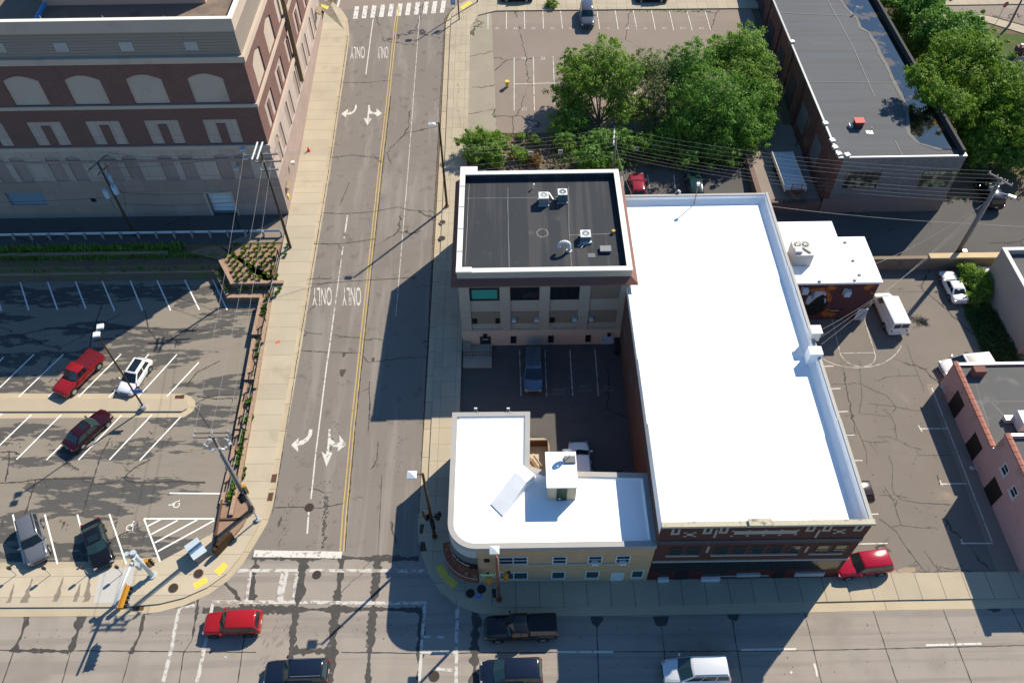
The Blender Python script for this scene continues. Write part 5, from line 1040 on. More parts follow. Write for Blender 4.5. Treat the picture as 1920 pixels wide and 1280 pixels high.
# ================================================================ VEHICLES
car_glass = M('car_glass', (.010, .016, .020), .04, .05, 1, 0, 5, spec=.7)
car_glass_t = M('car_glass_teal', (.020, .045, .045), .04, .05, 1, 0, 5, spec=.7)
tyre = M('tyre', (.018, .018, .018), .85, .1, 3); rim_m = M('rim_alloy', (.42, .43, .44), .35, .05, 2, .03, 9, metal=.8); rim_d = M('rim_dark', (.10, .10, .105), .4, .05, 2, .03, 9, metal=.6)
blk_trim = M('black_trim', (.016, .016, .017), .5, .05, 2); chrome = M('chrome', (.55, .56, .57), .2, .03, 2, .02, 9, metal=.9)
head_m = M('headlight_lens', (.26, .27, .28), .12, .05, 2, .02, 9, spec=.8); tail_m = M('taillight_lens', (.30, .012, .01), .15, .05, 2, .02, 9, spec=.7)
plate_m = M('plate', (.60, .60, .57), .5)
SP = {  # length, width, height, belt, stations (t, top, width, bottom), cabin bottom x0 x1, cabin top x0 x1, top width, wheel front/rear, radius, side window cuts
 'sedan': (4.75, 1.84, 1.46, .96, [(-.5, .64, .80, .40), (-.49, .92, .90, .28), (-.43, 1.02, .96, .2), (-.2, 1.0, 1, .18), (.1, 1, 1, .18), (.2, .98, 1, .18), (.36, .90, .98, .18), (.45, .82, .93, .2), (.49, .70, .85, .28), (.5, .58, .78, .36)], -.385, .225, -.235, .055, .74, .31, -.29, .33, ((.06, .47), (.51, .93))),
 'coupe': (4.5, 1.74, 1.34, .90, [(-.5, .66, .80, .40), (-.49, .96, .90, .28), (-.43, 1.04, .96, .2), (-.2, 1.0, 1, .18), (.1, 1, 1, .18), (.2, .98, 1, .18), (.36, .90, .98, .18), (.45, .82, .93, .2), (.49, .70, .85, .28), (.5, .58, .78, .36)], -.34, .18, -.20, .03, .72, .30, -.29, .31, ((.06, .36), (.40, .94))),
 'hatch': (4.3, 1.80, 1.52, .98, [(-.5, .70, .84, .38), (-.49, .98, .92, .26), (-.44, 1.03, .97, .2), (-.2, 1.0, 1, .18), (.1, 1, 1, .18), (.24, .97, 1, .18), (.37, .88, .97, .18), (.45, .78, .92, .2), (.49, .66, .84, .28), (.5, .54, .78, .36)], -.47, .26, -.37, .04, .74, .31, -.30, .33, ((.12, .48), (.52, .93))),
 'suv': (4.7, 1.88, 1.74, 1.08, [(-.5, .72, .88, .42), (-.495, .97, .95, .3), (-.46, 1.0, .98, .24), (-.2, 1.0, 1, .22), (.1, 1, 1, .22), (.22, .98, 1, .22), (.38, .92, .98, .22), (.46, .84, .94, .24), (.493, .70, .88, .3), (.5, .58, .82, .38)], -.488, .21, -.435, .06, .77, .31, -.29, .37, ((.06, .30), (.33, .63), (.66, .95))),
 'minivan': (5.05, 1.98, 1.76, 1.06, [(-.5, .74, .90, .40), (-.495, .97, .96, .28), (-.46, 1.0, .99, .22), (-.2, 1.0, 1, .2), (.1, 1, 1, .2), (.26, .97, 1, .2), (.38, .86, .97, .2), (.46, .74, .90, .22), (.493, .62, .82, .28), (.5, .52, .76, .36)], -.49, .29, -.44, .08, .77, .32, -.28, .35, ((.04, .30), (.33, .63), (.66, .93))),
 'van': (5.6, 2.02, 2.08, 1.18, [(-.5, .78, .94, .40), (-.497, .98, .98, .3), (-.47, 1.0, 1, .26), (-.2, 1.0, 1, .24), (.1, 1, 1, .24), (.3, .97, 1, .24), (.42, .86, .97, .24), (.475, .72, .92, .26), (.495, .58, .87, .32), (.5, .50, .82, .38)], -.495, .36, -.487, .19, .86, .33, -.28, .36, ((.78, .95),)),
 'pickup': (5.6, 1.98, 1.82, 1.12, [(-.5, .80, .93, .46), (-.497, .97, .96, .36), (-.47, 1.0, .98, .3), (-.2, 1.0, 1, .28), (.1, 1, 1, .28), (.2, .98, 1, .28), (.38, .94, .98, .28), (.46, .88, .95, .3), (.493, .76, .90, .36), (.5, .62, .85, .42)], -.115, .20, -.085, .085, .78, .32, -.30, .40, ((.06, .42), (.48, .94))),
}
PAINT = {}
def paint(n, c, metal=0.0, rough=.14):
    if n not in PAINT: PAINT[n] = M('paint_'+n, c, rough, .03, 1, .02, 8, metal=metal, spec=.35, coat=1.0)
    return PAINT[n]
def vehicle(name, label, cat, front, rear, kind, pm, zf=zr, zoff=0.0, lift=.65, group=None, L=None, rails=False, sunroof=False, cover=None, rims=rim_m, glass=None, H=None, pano=False, panel=False):
    glass = glass or car_glass
    L0, W, H0, belt, st, cx0, cx1, tx0, tx1, tw, wf, wr_, r, cuts = SP[kind]; H0 = H or H0
    z0 = S((front[0]+rear[0])/2, (front[1]+rear[1])/2, zf, lift).z-lift
    f, b_ = G(front[0], front[1], z0+lift), G(rear[0], rear[1], z0+lift); c = (f+b_)/2; d = f-b_
    L = L or L0; ang = math.atan2(d.y, d.x)
    zg = zf(c.y)+zoff
    t = thing(name, label, cat, (c.x, c.y, zg), group, True, ang)
    if zf is zr:
        sl = (zr(c.y+1)-zr(c.y-1))/2; n = Vector((0, -sl, 1)).normalized(); m = n.to_track_quat('Z', 'Y').to_matrix()
        fx = Vector((math.cos(ang), math.sin(ang), 0)); fx = (fx-n*fx.dot(n)).normalized(); fy = n.cross(fx)
        t.rotation_euler = Matrix((fx, fy, n)).transposed().to_euler()
    bb = B(); rings = []
    for (tt, zt, wv, zb) in st:
        w = W/2*wv; z1 = belt*zt; x = tt*L
        half = [(0, zb), (w*.84, zb), (w*.965, zb+.10), (w*1.0, zb+(z1-zb)*.5), (w*.985, z1-.13*(z1-zb)), (w*.90, z1-.015), (w*.5, z1+.02)]
        rings.append([(x, y, z) for y, z in half]+[(x, 0, z1+.03)]+[(x, -y, z) for y, z in half[:0:-1]])
    bb.loft(rings); body = bb.build('body', pm, t, smooth=True, sub=1)
    # cabin frustum
    wb_, wt_ = W/2*.93, W/2*tw; zb = belt-.03; zt = H0-.05
    lo = [(cx0*L, -wb_, zb), (cx1*L, -wb_, zb), (cx1*L, wb_, zb), (cx0*L, wb_, zb)]; hi = [(tx0*L, -wt_, zt), (tx1*L, -wt_, zt), (tx1*L, wt_, zt), (tx0*L, wt_, zt)]
    lo[1] = ((cx1-.03)*L, -wb_, zb); lo[2] = ((cx1-.03)*L, wb_, zb)
    mlo = (cx1*L, 0, zb); mhi = ((tx1+.012)*L, 0, zt+.02); rlo, rhi = (cx0*L-.0, 0, zb), (tx0*L, 0, zt+.02)
    cb = B(); R0 = [lo[0], lo[1], mlo, lo[2], lo[3], rlo]; R1 = [hi[0], hi[1], mhi, hi[2], hi[3], rhi]
    xm = [(a[0]*.9+((tx0+tx1)/2*L)*.1, a[1]*.80, zt+.055) for a in R1]
    cb.loft([R0, R1, xm]); cab = cb.build('cabin', pm, t, smooth=True, bevel=.05)
    V = lambda p: Vector(p)
    def patch(nm, a, b2, c2, d2, u0, u1, v0, v1, m_, off=.012):     # a,b bottom  c,d top (c above b)
        a, b2, c2, d2 = V(a), V(b2), V(c2), V(d2)
        P = lambda u, v: (a.lerp(b2, u)).lerp(d2.lerp(c2, u), v)
        n = (b2-a).cross(d2-a).normalized(); pts = [P(u0, v0)+n*off, P(u1, v0)+n*off, P(u1, v1)+n*off, P(u0, v1)+n*off]
        g = B(); g._a([tuple(p) for p in pts]+[tuple(p-n*off*1.5) for p in pts], [(0, 1, 2, 3), (0, 4, 5, 1), (1, 5, 6, 2), (2, 6, 7, 3), (3, 7, 4, 0)]); return g.build(nm, m_, t)
    # windscreen in two halves that meet on the crown line
    g = B()
    for (A, Bq, C_, D, u0, u1) in ((lo[1], mlo, mhi, hi[1], .07, 1.0), (mlo, lo[2], hi[2], mhi, 0.0, .93)):
        A, Bq, C_, D = V(A), V(Bq), V(C_), V(D); n = (Bq-A).cross(D-A).normalized()*.014
        P = lambda u, v: tuple((A.lerp(Bq, u)).lerp(D.lerp(C_, u), v)+n)
        g._a([P(u0, .04), P(u1, .04), P(u1, .95), P(u0, .95)], [(0, 1, 2, 3)])
    g.build('windscreen', glass, t, recalc=False)
    if not panel: patch('rear_window', lo[3], lo[0], hi[0], hi[3], .10, .90, .14, .90, glass)
    else: patch('rear_window', lo[3], lo[0], hi[0], hi[3], .08, .47, .25, .85, glass); patch('rear_window', lo[3], lo[0], hi[0], hi[3], .53, .92, .25, .85, glass)
    for (u0, u1) in cuts:
        patch('side_window', lo[0], lo[1], hi[1], hi[0], u0, u1, .12, .88, glass); patch('side_window', lo[2], lo[3], hi[3], hi[2], 1-u1, 1-u0, .12, .88, glass)
    if sunroof or pano:
        g = B(); x0, x1 = ((tx0+tx1)/2-.005)*L, (tx1-.02)*L
        if pano: x0 = (tx0+.03)*L
        g.box(x0, x1, -wt_*.62, wt_*.62, H0-.03, H0+.016); g.build('sunroof', car_glass, t, bevel=.01)
    if rails:
        for s in (-1, 1): g = B(); g.box((tx0+.02)*L, (tx1-.02)*L, s*wt_*.88-.025, s*wt_*.88+.025, H0-.03, H0+.05); g.build('roof_rail', chrome if rails == 'c' else blk_trim, t, bevel=.015)
    for s in (-1, 1):
        for fr, wx in ((1, wf), (0, wr_)):
            w = B(); w.tube((wx*L, s*(W/2-.24), r), (wx*L, s*(W/2+.012), r), r, n=20); wo = w.build('wheel', tyre, t)
            w = B(); w.tube((wx*L, s*(W/2), r), (wx*L, s*(W/2+.02), r), r*.64, n=16); w.tube((wx*L, s*(W/2+.02), r), (wx*L, s*(W/2+.03), r), r*.18, n=8); w.build('rim', rims, wo)
            a = B(); pts = [(wx*L+r*1.2*math.cos(q), r+r*1.2*math.sin(q)) for q in [-.35+(PI+.7)*i/14 for i in range(15)]]
            a._a([(x, s*(W/2*.985), z) for x, z in pts]+[(x, s*(W/2+.004), z) for x, z in pts], [tuple(range(15)), tuple(range(29, 14, -1))]+[(i, i+1, 16+i, 15+i) for i in range(14)]+[(14, 0, 15, 29)]); a.build('wheel_arch', blk_trim, t)
        h = B(); h.obox((L*.474, s*W*.36, belt*.70), (.16, .30, .11), -s*.28); h.build('headlight', head_m, t, bevel=.03)
        h = B(); h.obox((-L*.488, s*W*.385, belt*.80), (.14, .20, .26 if kind in ('suv', 'minivan', 'van', 'pickup') else .15), s*.2); h.build('taillight', tail_m, t, bevel=.02)
        h = B(); h.obox((cx1*L-.30, s*(W/2+.10), belt+.06), (.14, .22, .14), s*.2); h.build('mirror', pm if kind != 'van' else blk_trim, t, bevel=.03)
        for hx in (.02, -.17):
            if kind not in ('coupe', 'van'): h = B(); h.box(hx*L, hx*L+.18, s*(W/2-.01), s*(W/2+.03), belt*.80, belt*.80+.035); h.build('handle', pm, t)
    g = B(); g.obox((L*.496, 0, belt*.55), (.06, W*.52, .16)); g.build('grille', blk_trim, t, bevel=.02)
    g = B(); g.obox((L*.470, 0, .36), (.12, W*.78, .12)); g.obox((-L*.485, 0, .42), (.10, W*.8, .14)); g.build('bumper', blk_trim if kind in ('suv', 'van') else (chrome if kind == 'pickup' else pm), t, bevel=.03)
    g = B(); g.obox((-L*.497, 0, belt*.66), (.05, .32, .15)); g.build('number_plate', plate_m, t)
    # shut lines
    g = B()
    for s in (-1, 1): g.path([(cx1*L-.02, s*W*.40, belt*.985+.012), ((cx1+.5)/2*L, s*W*.385, belt*.935+.012), (L*.455, s*W*.34, belt*.835+.006)], .010, 4)
    g.build('bonnet_seam', blk_trim, t)
    if kind == 'pickup':
        x0, x1 = -.488*L, (cx0-.012)*L
        g = B()
        if cover: 
            g.loft([[(x, y, z) for y, z in ((-W*.43, belt-.05), (-W*.43, belt+.05), (-W*.3, belt+.09), (W*.3, belt+.09), (W*.43, belt+.05), (W*.43, belt-.05))] for x in (x0, (x0+x1)/2, x1)]); cv = g.build('bed_cover', cover, t)
            g = B(); [g.box(x0+(x1-x0)*k/4-.012, x0+(x1-x0)*k/4+.012, -W*.42, W*.42, belt+.085, belt+.096) for k in (1, 2, 3)]; g.build('cover_seam', blk_trim, cv)
        else:
            g.box(x0+.08, x1-.04, -W*.40, W*.40, belt+.0, belt+.04); g.build('bed_liner', blk_trim, t)
        g = B(); [g.box(x0, x1, s*W*.455-.04, s*W*.455+.04, belt-.05, belt+.06) for s in (-1, 1)]; g.box(x0-.03, x0+.06, -W*.45, W*.45, belt-.1, belt+.06); g.build('bed_rail', pm if cover else blk_trim, t, bevel=.02)
    if panel:
        g = B(); [g.box((tx0+.02)*L, (tx1-.03)*L, y-.015, y+.015, H0-.02, H0+.018) for y in (-.6, -.3, 0, .3, .6)]; g.build('roof_ribs', pm, t)
    return t
red1 = paint('red', (.24, .010, .012)); redc = paint('crimson', (.30, .006, .022)); redt = paint('bright_red', (.30, .010, .012)); whi = paint('white', (.78, .78, .78)); mar = paint('maroon', (.026, .004, .008)); blkp = paint('black', (.006, .007, .009)); gry = paint('grey', (.17, .18, .20), .4, .18); nav = paint('navy', (.008, .013, .028)); slv = paint('silver_blue', (.11, .15, .20), .5, .16); blu = paint('blue', (.012, .10, .42)); teal = paint('pale_teal', (.22, .38, .42)); vio = paint('dull_red', (.24, .02, .03))
vehicle('pickup_truck', 'red pickup with red bed cover parked by the car park island', 'pickup', (114, 735), (181, 668), 'pickup', red1, LOT, L=5.5, cover=paint('cover_red', (.13, .010, .014)))
vehicle('parked_car', 'white hatchback with black panoramic roof beside the lamp pole on the island', 'car', (233, 734), (271, 676), 'hatch', whi, LOT, L=4.3, pano=True, rims=rim_m)
vehicle('parked_car', 'dark maroon sedan parked on the near side of the car park island', 'car', (194, 779), (134, 832), 'sedan', mar, LOT, L=4.8, sunroof=True, glass=car_glass_t)
vehicle('parked_car', 'grey crossover in the bottom left car park stall', 'car', (72, 1049), (52, 975), 'suv', gry, LOT, L=4.6, rails=True, H=1.66)
vehicle('parked_car', 'black sedan with sunroof in the stall beside the grey crossover', 'car', (193, 1055), (171, 984), 'sedan', blkp, LOT, L=4.75, sunroof=True, glass=car_glass_t)
vehicle('moving_car', 'bright red crossover driving through the junction', 'car', (389, 1170), (484, 1166), 'suv', redt, flat(0), L=4.55, H=1.62, rims=rim_d)
vehicle('pickup_truck', 'black crew cab pickup with black bed cover, in the shade below the corner shop', 'pickup', (912, 1178), (1041, 1174), 'pickup', blkp, flat(0), L=5.75, cover=blk_trim)
vehicle('moving_car', 'dark sport utility with ribbed roof rack at the bottom edge, left of centre', 'car', (499, 1262), (614, 1258), 'suv', nav, flat(0), L=4.95, rails='c', glass=car_glass_t)
vehicle('moving_car', 'dark blue minivan following behind the black pickup, half out of frame', 'car', (905, 1262), (1011, 1258), 'minivan', nav, flat(0), L=4.85, glass=car_glass_t)
vehicle('moving_car', 'silver white minivan alone in the lower lane at right', 'car', (1247, 1258), (1362, 1255), 'minivan', paint('silver', (.62, .64, .66), .2), flat(0), L=5.1, rails='c', glass=car_glass_t)
vehicle('parked_car', 'crimson sport utility nosing out behind the dark brick shopfront', 'car', (1568, 1064), (1664, 1052), 'suv', redc, LOT, L=4.7, glass=car_glass_t)
vehicle('parked_car', 'dark plum vehicle tail poking past the white roof edge', 'car', (1530, 928), (1636, 924), 'suv', paint('plum', (.035, .018, .022)), LOT, L=4.8, rails=True)
vehicle('delivery_van', 'long white panel van parked by the mural wall', 'van', (1656, 553), (1683, 612), 'van', whi, LOT, L=5.5, panel=True, lift=1.0)
vehicle('parked_car', 'white two door coupe beside the green shrubs', 'car', (1777, 513), (1800, 560), 'coupe', whi, LOT, L=4.6, rails=False)
vehicle('parked_van', 'white and blue minivan half hidden behind the pink building corner', 'van', (1766, 689), (1860, 680), 'minivan', whi, LOT, L=5.1, pano=True, lift=.8)
vehicle('parked_car', 'dark blue grey minivan in the shaded yard stall', 'car', (1000, 733), (1000, 659), 'minivan', slv, YARD, L=5.0)
vehicle('parked_van', 'white van parked behind the stair penthouse', 'van', (1085, 835), (1092, 905), 'minivan', whi, YARD, L=5.0, lift=.9)
vehicle('parked_car', 'silver grey sport utility alone in the upper lot stalls', 'car', (1102, 53), (1099, 6), 'suv', paint('silver_dark', (.10, .105, .13), .4, .16), zr, L=4.9, glass=car_glass_t)
vehicle('parked_car', 'bright blue car behind the black roofed building corner', 'car', (898, 321), (903, 368), 'hatch', blu, zr, zoff=-.02)
vehicle('parked_car', 'pale teal car behind the utility pole at the back of offices', 'car', (1146, 322), (1151, 372), 'hatch', teal, zr, zoff=-.02)
vehicle('parked_car', 'dull red car with violet bonnet sheen in the tree shade', 'car', (1192, 323), (1199, 380), 'sedan', vio, zr, zoff=-.02)
vehicle('parked_car', 'dark green car in tree shade behind the white roof mast', 'car', (1297, 322), (1307, 378), 'suv', paint('dark_green', (.012, .03, .03)), zr, zoff=-.02)
vehicle('parked_car', 'black sport utility in shade under the trees, behind the leaning utility pole', 'car', (1842, 338), (1868, 385), 'suv', blkp, zr, zoff=-.02)
vehicle('parked_car', 'black car at the upper street kerb, above stalls A2 and A3', 'car', (935, -8), (1003, -9), 'sedan', blkp, zr, zoff=.01)
vehicle('parked_car', 'dark car at the upper street kerb, right of the silver grey vehicle', 'car', (1187, -7), (1255, -8), 'sedan', nav, zr, zoff=.01)
# box trailer on the side lot
p = G(1480, 317, 4.6); t = thing('box_trailer', 'long white flatbed trailer parked beside the brick works', 'trailer', (p.x, p.y, 3.35), None, True, PI/2+.02)
b = B(); b.box(-3.3, 3.3, -1.2, 1.2, .95, 1.12); b.build('deck', M('trailer_top', (.50, .53, .54), .6, .1, 1, .1, 8, patch=[((.38, .36, .33), .8, .6, .7)]), t)
b = B(); b.box(-3.3, 3.3, -1.24, -1.16, .7, 1.2); b.box(-3.3, 3.3, 1.16, 1.24, .7, 1.2); b.build('side_rail', M('trailer_cream', (.62, .56, .46), .7), t)
b = B(); b.path([(-3.3, -.9, .8), (-4.6, 0, .7), (-3.3, .9, .8)], .07); 
for k in range(4): b.tube((-3.4, -.6, .8+.35*k), (-3.4, .6, .8+.35*k), .04)
for s in (-.6, .6): b.tube((-3.4, s, .7), (-3.4, s, 2.0), .05)
b.build('hitch_frame', M('rust_steel', (.22, .10, .05), .8), t)
for x in (.2, 1.3):
    for s in (-1, 1): b = B(); b.tube((x, s*1.0, .42), (x, s*1.22, .42), .42, n=14); b.build('wheel', tyre, t)
p = G(1849, 512, .6); b = B(); b.loft([[(p.x+dx*k, p.y+dy*k, z) for dx, dy in ((-1.3, -.9), (0, -1.1), (1.3, -.8), (1.5, .3), (1.1, 1.0), (-.6, 1.1), (-1.4, .4))] for k, z in ((1, .06), (.95, .6), (.55, .95), (.2, 1.0))]); tag(b.build('tarpaulin_heap', M('tarp', (.52, .52, .55), .6, .2, 2, .2, 5)), 'crumpled white tarpaulin heap at the foot of the grey stucco wall', 'tarpaulin')
# ================================================================ POLES, LAMPS, SIGNALS, WIRES
wood = M('pole_wood', (.075, .055, .042), .9, .25, 2, .3, 12, stretch=(6, 6, .6)); wood_g = M('pole_grey_wood', (.20, .175, .15), .9, .25, 2, .3, 12, stretch=(6, 6, .6))
dk_pole = M('dark_pole', (.060, .035, .013), .6, .15, 2); ins = M('insulator', (.62, .63, .64), .4); tr_blue = M('transformer_blue', (.42, .55, .64), .45, .06, 2)
wire_m = M('wire', (.25, .25, .245), .6); wire_d = M('wire_dark', (.05, .05, .05), .7); sig_y = M('signal_yellow', (.42, .20, .02), .5, .08, 3); sig_lens = M('signal_lens', (.035, .012, .008), .3)
def utility(label, base, top, r=.16, mat=wood, zf=zr):
    p = S(base[0], base[1], zf); h = onY(top[0], top[1], p.y).z
    t = thing('utility_pole', label, 'utility pole', tuple(p), 'utility poles')
    b = B(); b.tube((p.x, p.y, p.z-.1), (p.x, p.y, h), r, r*.66, 12); b.build('pole', mat, t, smooth=True)
    return t, p, h
def crossarm(t, c, half, ang, n=3, up=.22, mat=wood_g):
    d = Vector((math.cos(ang), math.sin(ang), 0)); b = B(); b.obox(c, (2*half, .12, .14), ang); o = b.build('crossarm', mat, t); pts = []
    b = B()
    for k in range(n):
        q = Vector(c)+d*(half*.93*(2*k/(n-1)-1) if n > 1 else 0); b.tube(q+Vector((0, 0, .07)), q+Vector((0, 0, .07+up)), .055, .035, 6); pts.append(q+Vector((0, 0, .07+up)))
    b.build('insulator', ins, o); return pts
def can(t, x, y, z, h=.95, r=.30):
    b = B(); b.tube((x, y, z), (x, y, z+h), r, n=16); b.tube((x, y, z+h), (x, y, z+h+.06), r*1.06, r*.7, 16); o = b.build('transformer', tr_blue, t); b = B()
    for s in (-.12, .12): b.tube((x+s, y, z+h), (x+s, y-.02, z+h+.28), .04, .03, 6)
    b.build('bushing', ins, o)
t1, q1, h1 = utility('dark utility pole with three pale blue transformer cans, by the warehouse wall', (252, 441), (184, 303))
a1 = crossarm(t1, (q1.x, q1.y, h1-.15), 1.5, 1.15, 3); crossarm(t1, (q1.x+.1, q1.y+.1, h1-1.2), .9, 1.15, 2)
can(t1, q1.x-.62, q1.y-.15, h1-4.6); can(t1, q1.x+.55, q1.y-.25, h1-4.0); can(t1, q1.x+.05, q1.y+.5, h1-3.2)
b = B(); b.path([(q1.x+.5, q1.y, h1-3), (q1.x+1.1, q1.y-.1, h1-4.2), (q1.x+.9, q1.y-.2, h1-5.5), (q1.x+.2, q1.y-.1, h1-7)], .025, 5); b.path([(q1.x-.6, q1.y, h1-4.6), (q1.x-.5, q1.y-.2, h1-6), (q1.x-.1, q1.y-.15, h1-7.5)], .025, 5); b.build('drop_cable', wire_d, t1)
t2, q2, h2 = utility('dark utility pole at the warehouse corner with long white fuse tubes', (545, 466), (497, 284))
a2 = crossarm(t2, (q2.x-.1, q2.y, h2-.4), 1.7, .05, 4); a2b = crossarm(t2, (q2.x+.5, q2.y-.2, h2-1.1), 1.3, .05, 4); a2c = crossarm(t2, (q2.x+.3, q2.y, h2-2.3), .9, .05, 3)
b = B()
for s in (-.75, -.25): b.tube((q2.x+s, q2.y-1.0, h2-.2), (q2.x+s+.25, q2.y+1.2, h2+.2), .09, n=8)
b.build('fuse_tube', ins, t2)
t3, q3, h3 = utility('tall grey utility pole with double arms leaning over the car park planter', (475, 957), (402, 812), r=.19, mat=wood_g)
a3 = crossarm(t3, (q3.x, q3.y+.2, h3-.2), 1.35, 0.0, 3); crossarm(t3, (q3.x, q3.y-.2, h3-.2), 1.35, 0.0, 3); 
b = B(); pts = [Vector((q3.x+.1+.95*math.cos(k*PI/10)*(1+.1*math.sin(k*2)), q3.y+.55*math.sin(k*PI/10), h3-1.5+.12*math.sin(k*1.7))) for k in range(21)]; b.path(pts, .05, 5)
for k in range(0, 20, 2): b.obox(pts[k], (.22, .14, .2), k)
b.build('equipment_ring', galv, t3); b = B(); b.tube((q3.x+.2, q3.y-.16, .2), (q3.x+.16, q3.y-.14, h3-2), .06, n=6); b.tube((q3.x-.2, q3.y-.12, .2), (q3.x-.15, q3.y-.10, h3-3), .05, n=6); b.build('conduit', galv, t3)
t4, q4, h4 = utility('grey utility pole rising behind the black roof, beside the trees', (1147, 336), (1150, 257), r=.17, mat=wood_g)
a4 = crossarm(t4, (q4.x-.2, q4.y+.3, h4-.3), 1.4, 1.45, 4, mat=ins)
t5, q5, h5 = utility('big leaning looking utility pole at right with cobra street light', (1797, 471), (1891, 334), r=.24, mat=wood_g)
a5 = crossarm(t5, (q5.x, q5.y, h5-.15), 1.3, 2.2, 4); crossarm(t5, (q5.x+.2, q5.y+.1, h5-1.0), 1.2, .4, 4)
b = B(); b.tube((q5.x+.27, q5.y-.05, 1.6), (q5.x+.2, q5.y-.05, h5-1), .08, n=6); b.build('conduit', galv, t5)
b = B(); b.path([(q5.x, q5.y, h5-2.2), (q5.x+.8, q5.y-.3, h5-1.7), (q5.x+1.3, q5.y-.6, h5-1.7)], .05, 6); b.obox((q5.x+1.6, q5.y-.8, h5-1.72), (.75, .35, .16), -.6); b.build('street_light', M('light_grey_paint', (.55, .57, .60), .4), t5)
b = B(); b.obox((q5.x+.4, q5.y-.3, 1.7), (.5, .4, .6)); b.build('pole_cabinet', galv, t5)
# upper right pole and stop sign
t6, q6, h6 = utility('grey pole on the far corner pavement beside the stop sign', (1892, 48), (1925, -6), r=.16, mat=wood_g)
p = S(1868, 43); hs = onY(1886, 9, p.y); t = thing('stop_sign', 'red stop sign on a thin post by the far corner pavement', 'stop sign', tuple(p)); b = B(); b.tube(p, (p.x, p.y, hs.z), .04, n=6); b.build('post', galv, t)
b = B(); m = Matrix.Rotation(.35, 3, 'Z'); oc = [Vector((hs.x, hs.y, hs.z)) + m @ Vector((.42*math.cos(PI/8+k*PI/4), 0, .42*math.sin(PI/8+k*PI/4))) for k in range(8)]; dv = m @ Vector((0, -.03, 0)); b._a(oc+[v+dv for v in oc], [tuple(range(8)), tuple(range(15, 7, -1))]+[(k, (k+1) % 8, 8+(k+1) % 8, 8+k) for k in range(8)]); bd = b.build('sign_plate', M('stop_red', (.45, .02, .03), .5), t)
lettering('STOP', .30, win_white, Matrix.Translation(Vector((hs.x, hs.y, hs.z))+dv*1.2) @ m.to_4x4() @ Matrix.Rotation(PI/2, 4, 'X'), bd)
# street lamps
def lamp(label, base, top, head, head_col=None, zf=zr, size=(.62, .5, .16), dz=.13, pm=dk_pole):
    p = S(base[0], base[1], zf, dz); h = onY(top[0], top[1], p.y).z
    t = thing('street_lamp', label, 'street lamp', tuple(p), 'street lamps')
    b = B(); b.tube(p, (p.x, p.y, h), .145, .105, 10); b.build('pole', pm, t, smooth=True); b = B(); b.disc((p.x, p.y, p.z), .24, n=12, h=.16); b.build('base', M('rust_base', (.20, .09, .05), .8), t)
    k = G(head[0], head[1], h+.05); b = B(); b.tube((p.x, p.y, h-.05), (k.x, k.y, h-.02), .045, n=6); b.build('arm', pm, t)
    b = B(); a, c_, e = size; b.loft([[(k.x-a/2, k.y-c_/2, h-.1), (k.x+a/2, k.y-c_/2, h-.1), (k.x+a/2, k.y+c_/2, h-.1), (k.x-a/2, k.y+c_/2, h-.1)], [(k.x-a/2, k.y-c_/2, h-.1+e*.6), (k.x+a/2, k.y-c_/2, h-.1+e*.6), (k.x+a/2, k.y+c_/2, h-.1+e*.6), (k.x-a/2, k.y+c_/2, h-.1+e*.6)], [(k.x-a*.05, k.y-c_*.05, h-.1+e*1.5), (k.x+a*.05, k.y-c_*.05, h-.1+e*1.5), (k.x+a*.05, k.y+c_*.05, h-.1+e*1.5), (k.x-a*.05, k.y+c_*.05, h-.1+e*1.5)]])
    b.build('lamp_head', M('lamp_white', (.62, .65, .68), .45), t); return t, p, h
l1 = lamp('street lamp with flat head on the east pavement, nearest the black roofed offices', (838, 387), (822, 230), (810, 231), size=(.75, .42, .13))
l2 = lamp('street lamp with square pyramid head beside the round shop corner', (815, 1006), (791, 888), (772, 889), size=(.72, .66, .2))
l3 = lamp('street lamp on brown pole standing before the tan brick shop front', (936, 1124), (927, 1044), (927, 1030), size=(.72, .66, .2), pm=M('lamp_brown', (.20, .085, .05), .6))
p = S(270, 764, LOT, .2); h = onY(192, 622, p.y).z; t = thing('car_park_lamp', 'tall twin headed lamp pole with blue sign on the car park island', 'lamp post', tuple(p)); b = B(); b.tube(p, (p.x, p.y, h), .09, .06, 10); b.build('pole', MATS['dark_pole'], t); b = B(); b.disc((p.x, p.y, .21), .3, n=14, h=.45); b.build('base', galv, t)
for hd in ((188, 612), (181, 627)): k = G(hd[0], hd[1], h+.1); b = B(); b.obox((k.x, k.y, h+.1), (.55, .5, .16), .2); lh = b.build('lamp_head', MATS['lamp_white'], t); b = B(); b.tube((p.x, p.y, h), (k.x, k.y, h+.05), .04, n=6); b.build('arm', galv, lh)
k = onY(257, 733, p.y-.12); b = B(); b.obox((k.x, p.y-.14, k.z), (.95, .04, .55)); b.build('sign', M('sign_blue', (.05, .16, .50), .5), t)
p = S(861, 37, zr, .13); h = onY(849, 2, p.y).z; t = thing('sign_post', 'brown post with blue parking sign at the upper avenue corner', 'sign post', tuple(p)); b = B(); b.tube(p, (p.x, p.y, h+.6), .09, n=8); b.build('post', dk_pole, t); k = onY(849, 4, p.y-.1); b = B(); b.obox((k.x, p.y-.12, k.z), (.62, .05, .8)); sp = b.build('sign_plate', M('sign_sky', (.12, .28, .55), .5), t); lettering('P', .6, win_white, Matrix.Translation((k.x, p.y-.15, k.z)) @ Matrix.Rotation(PI/2, 4, 'X'), sp)
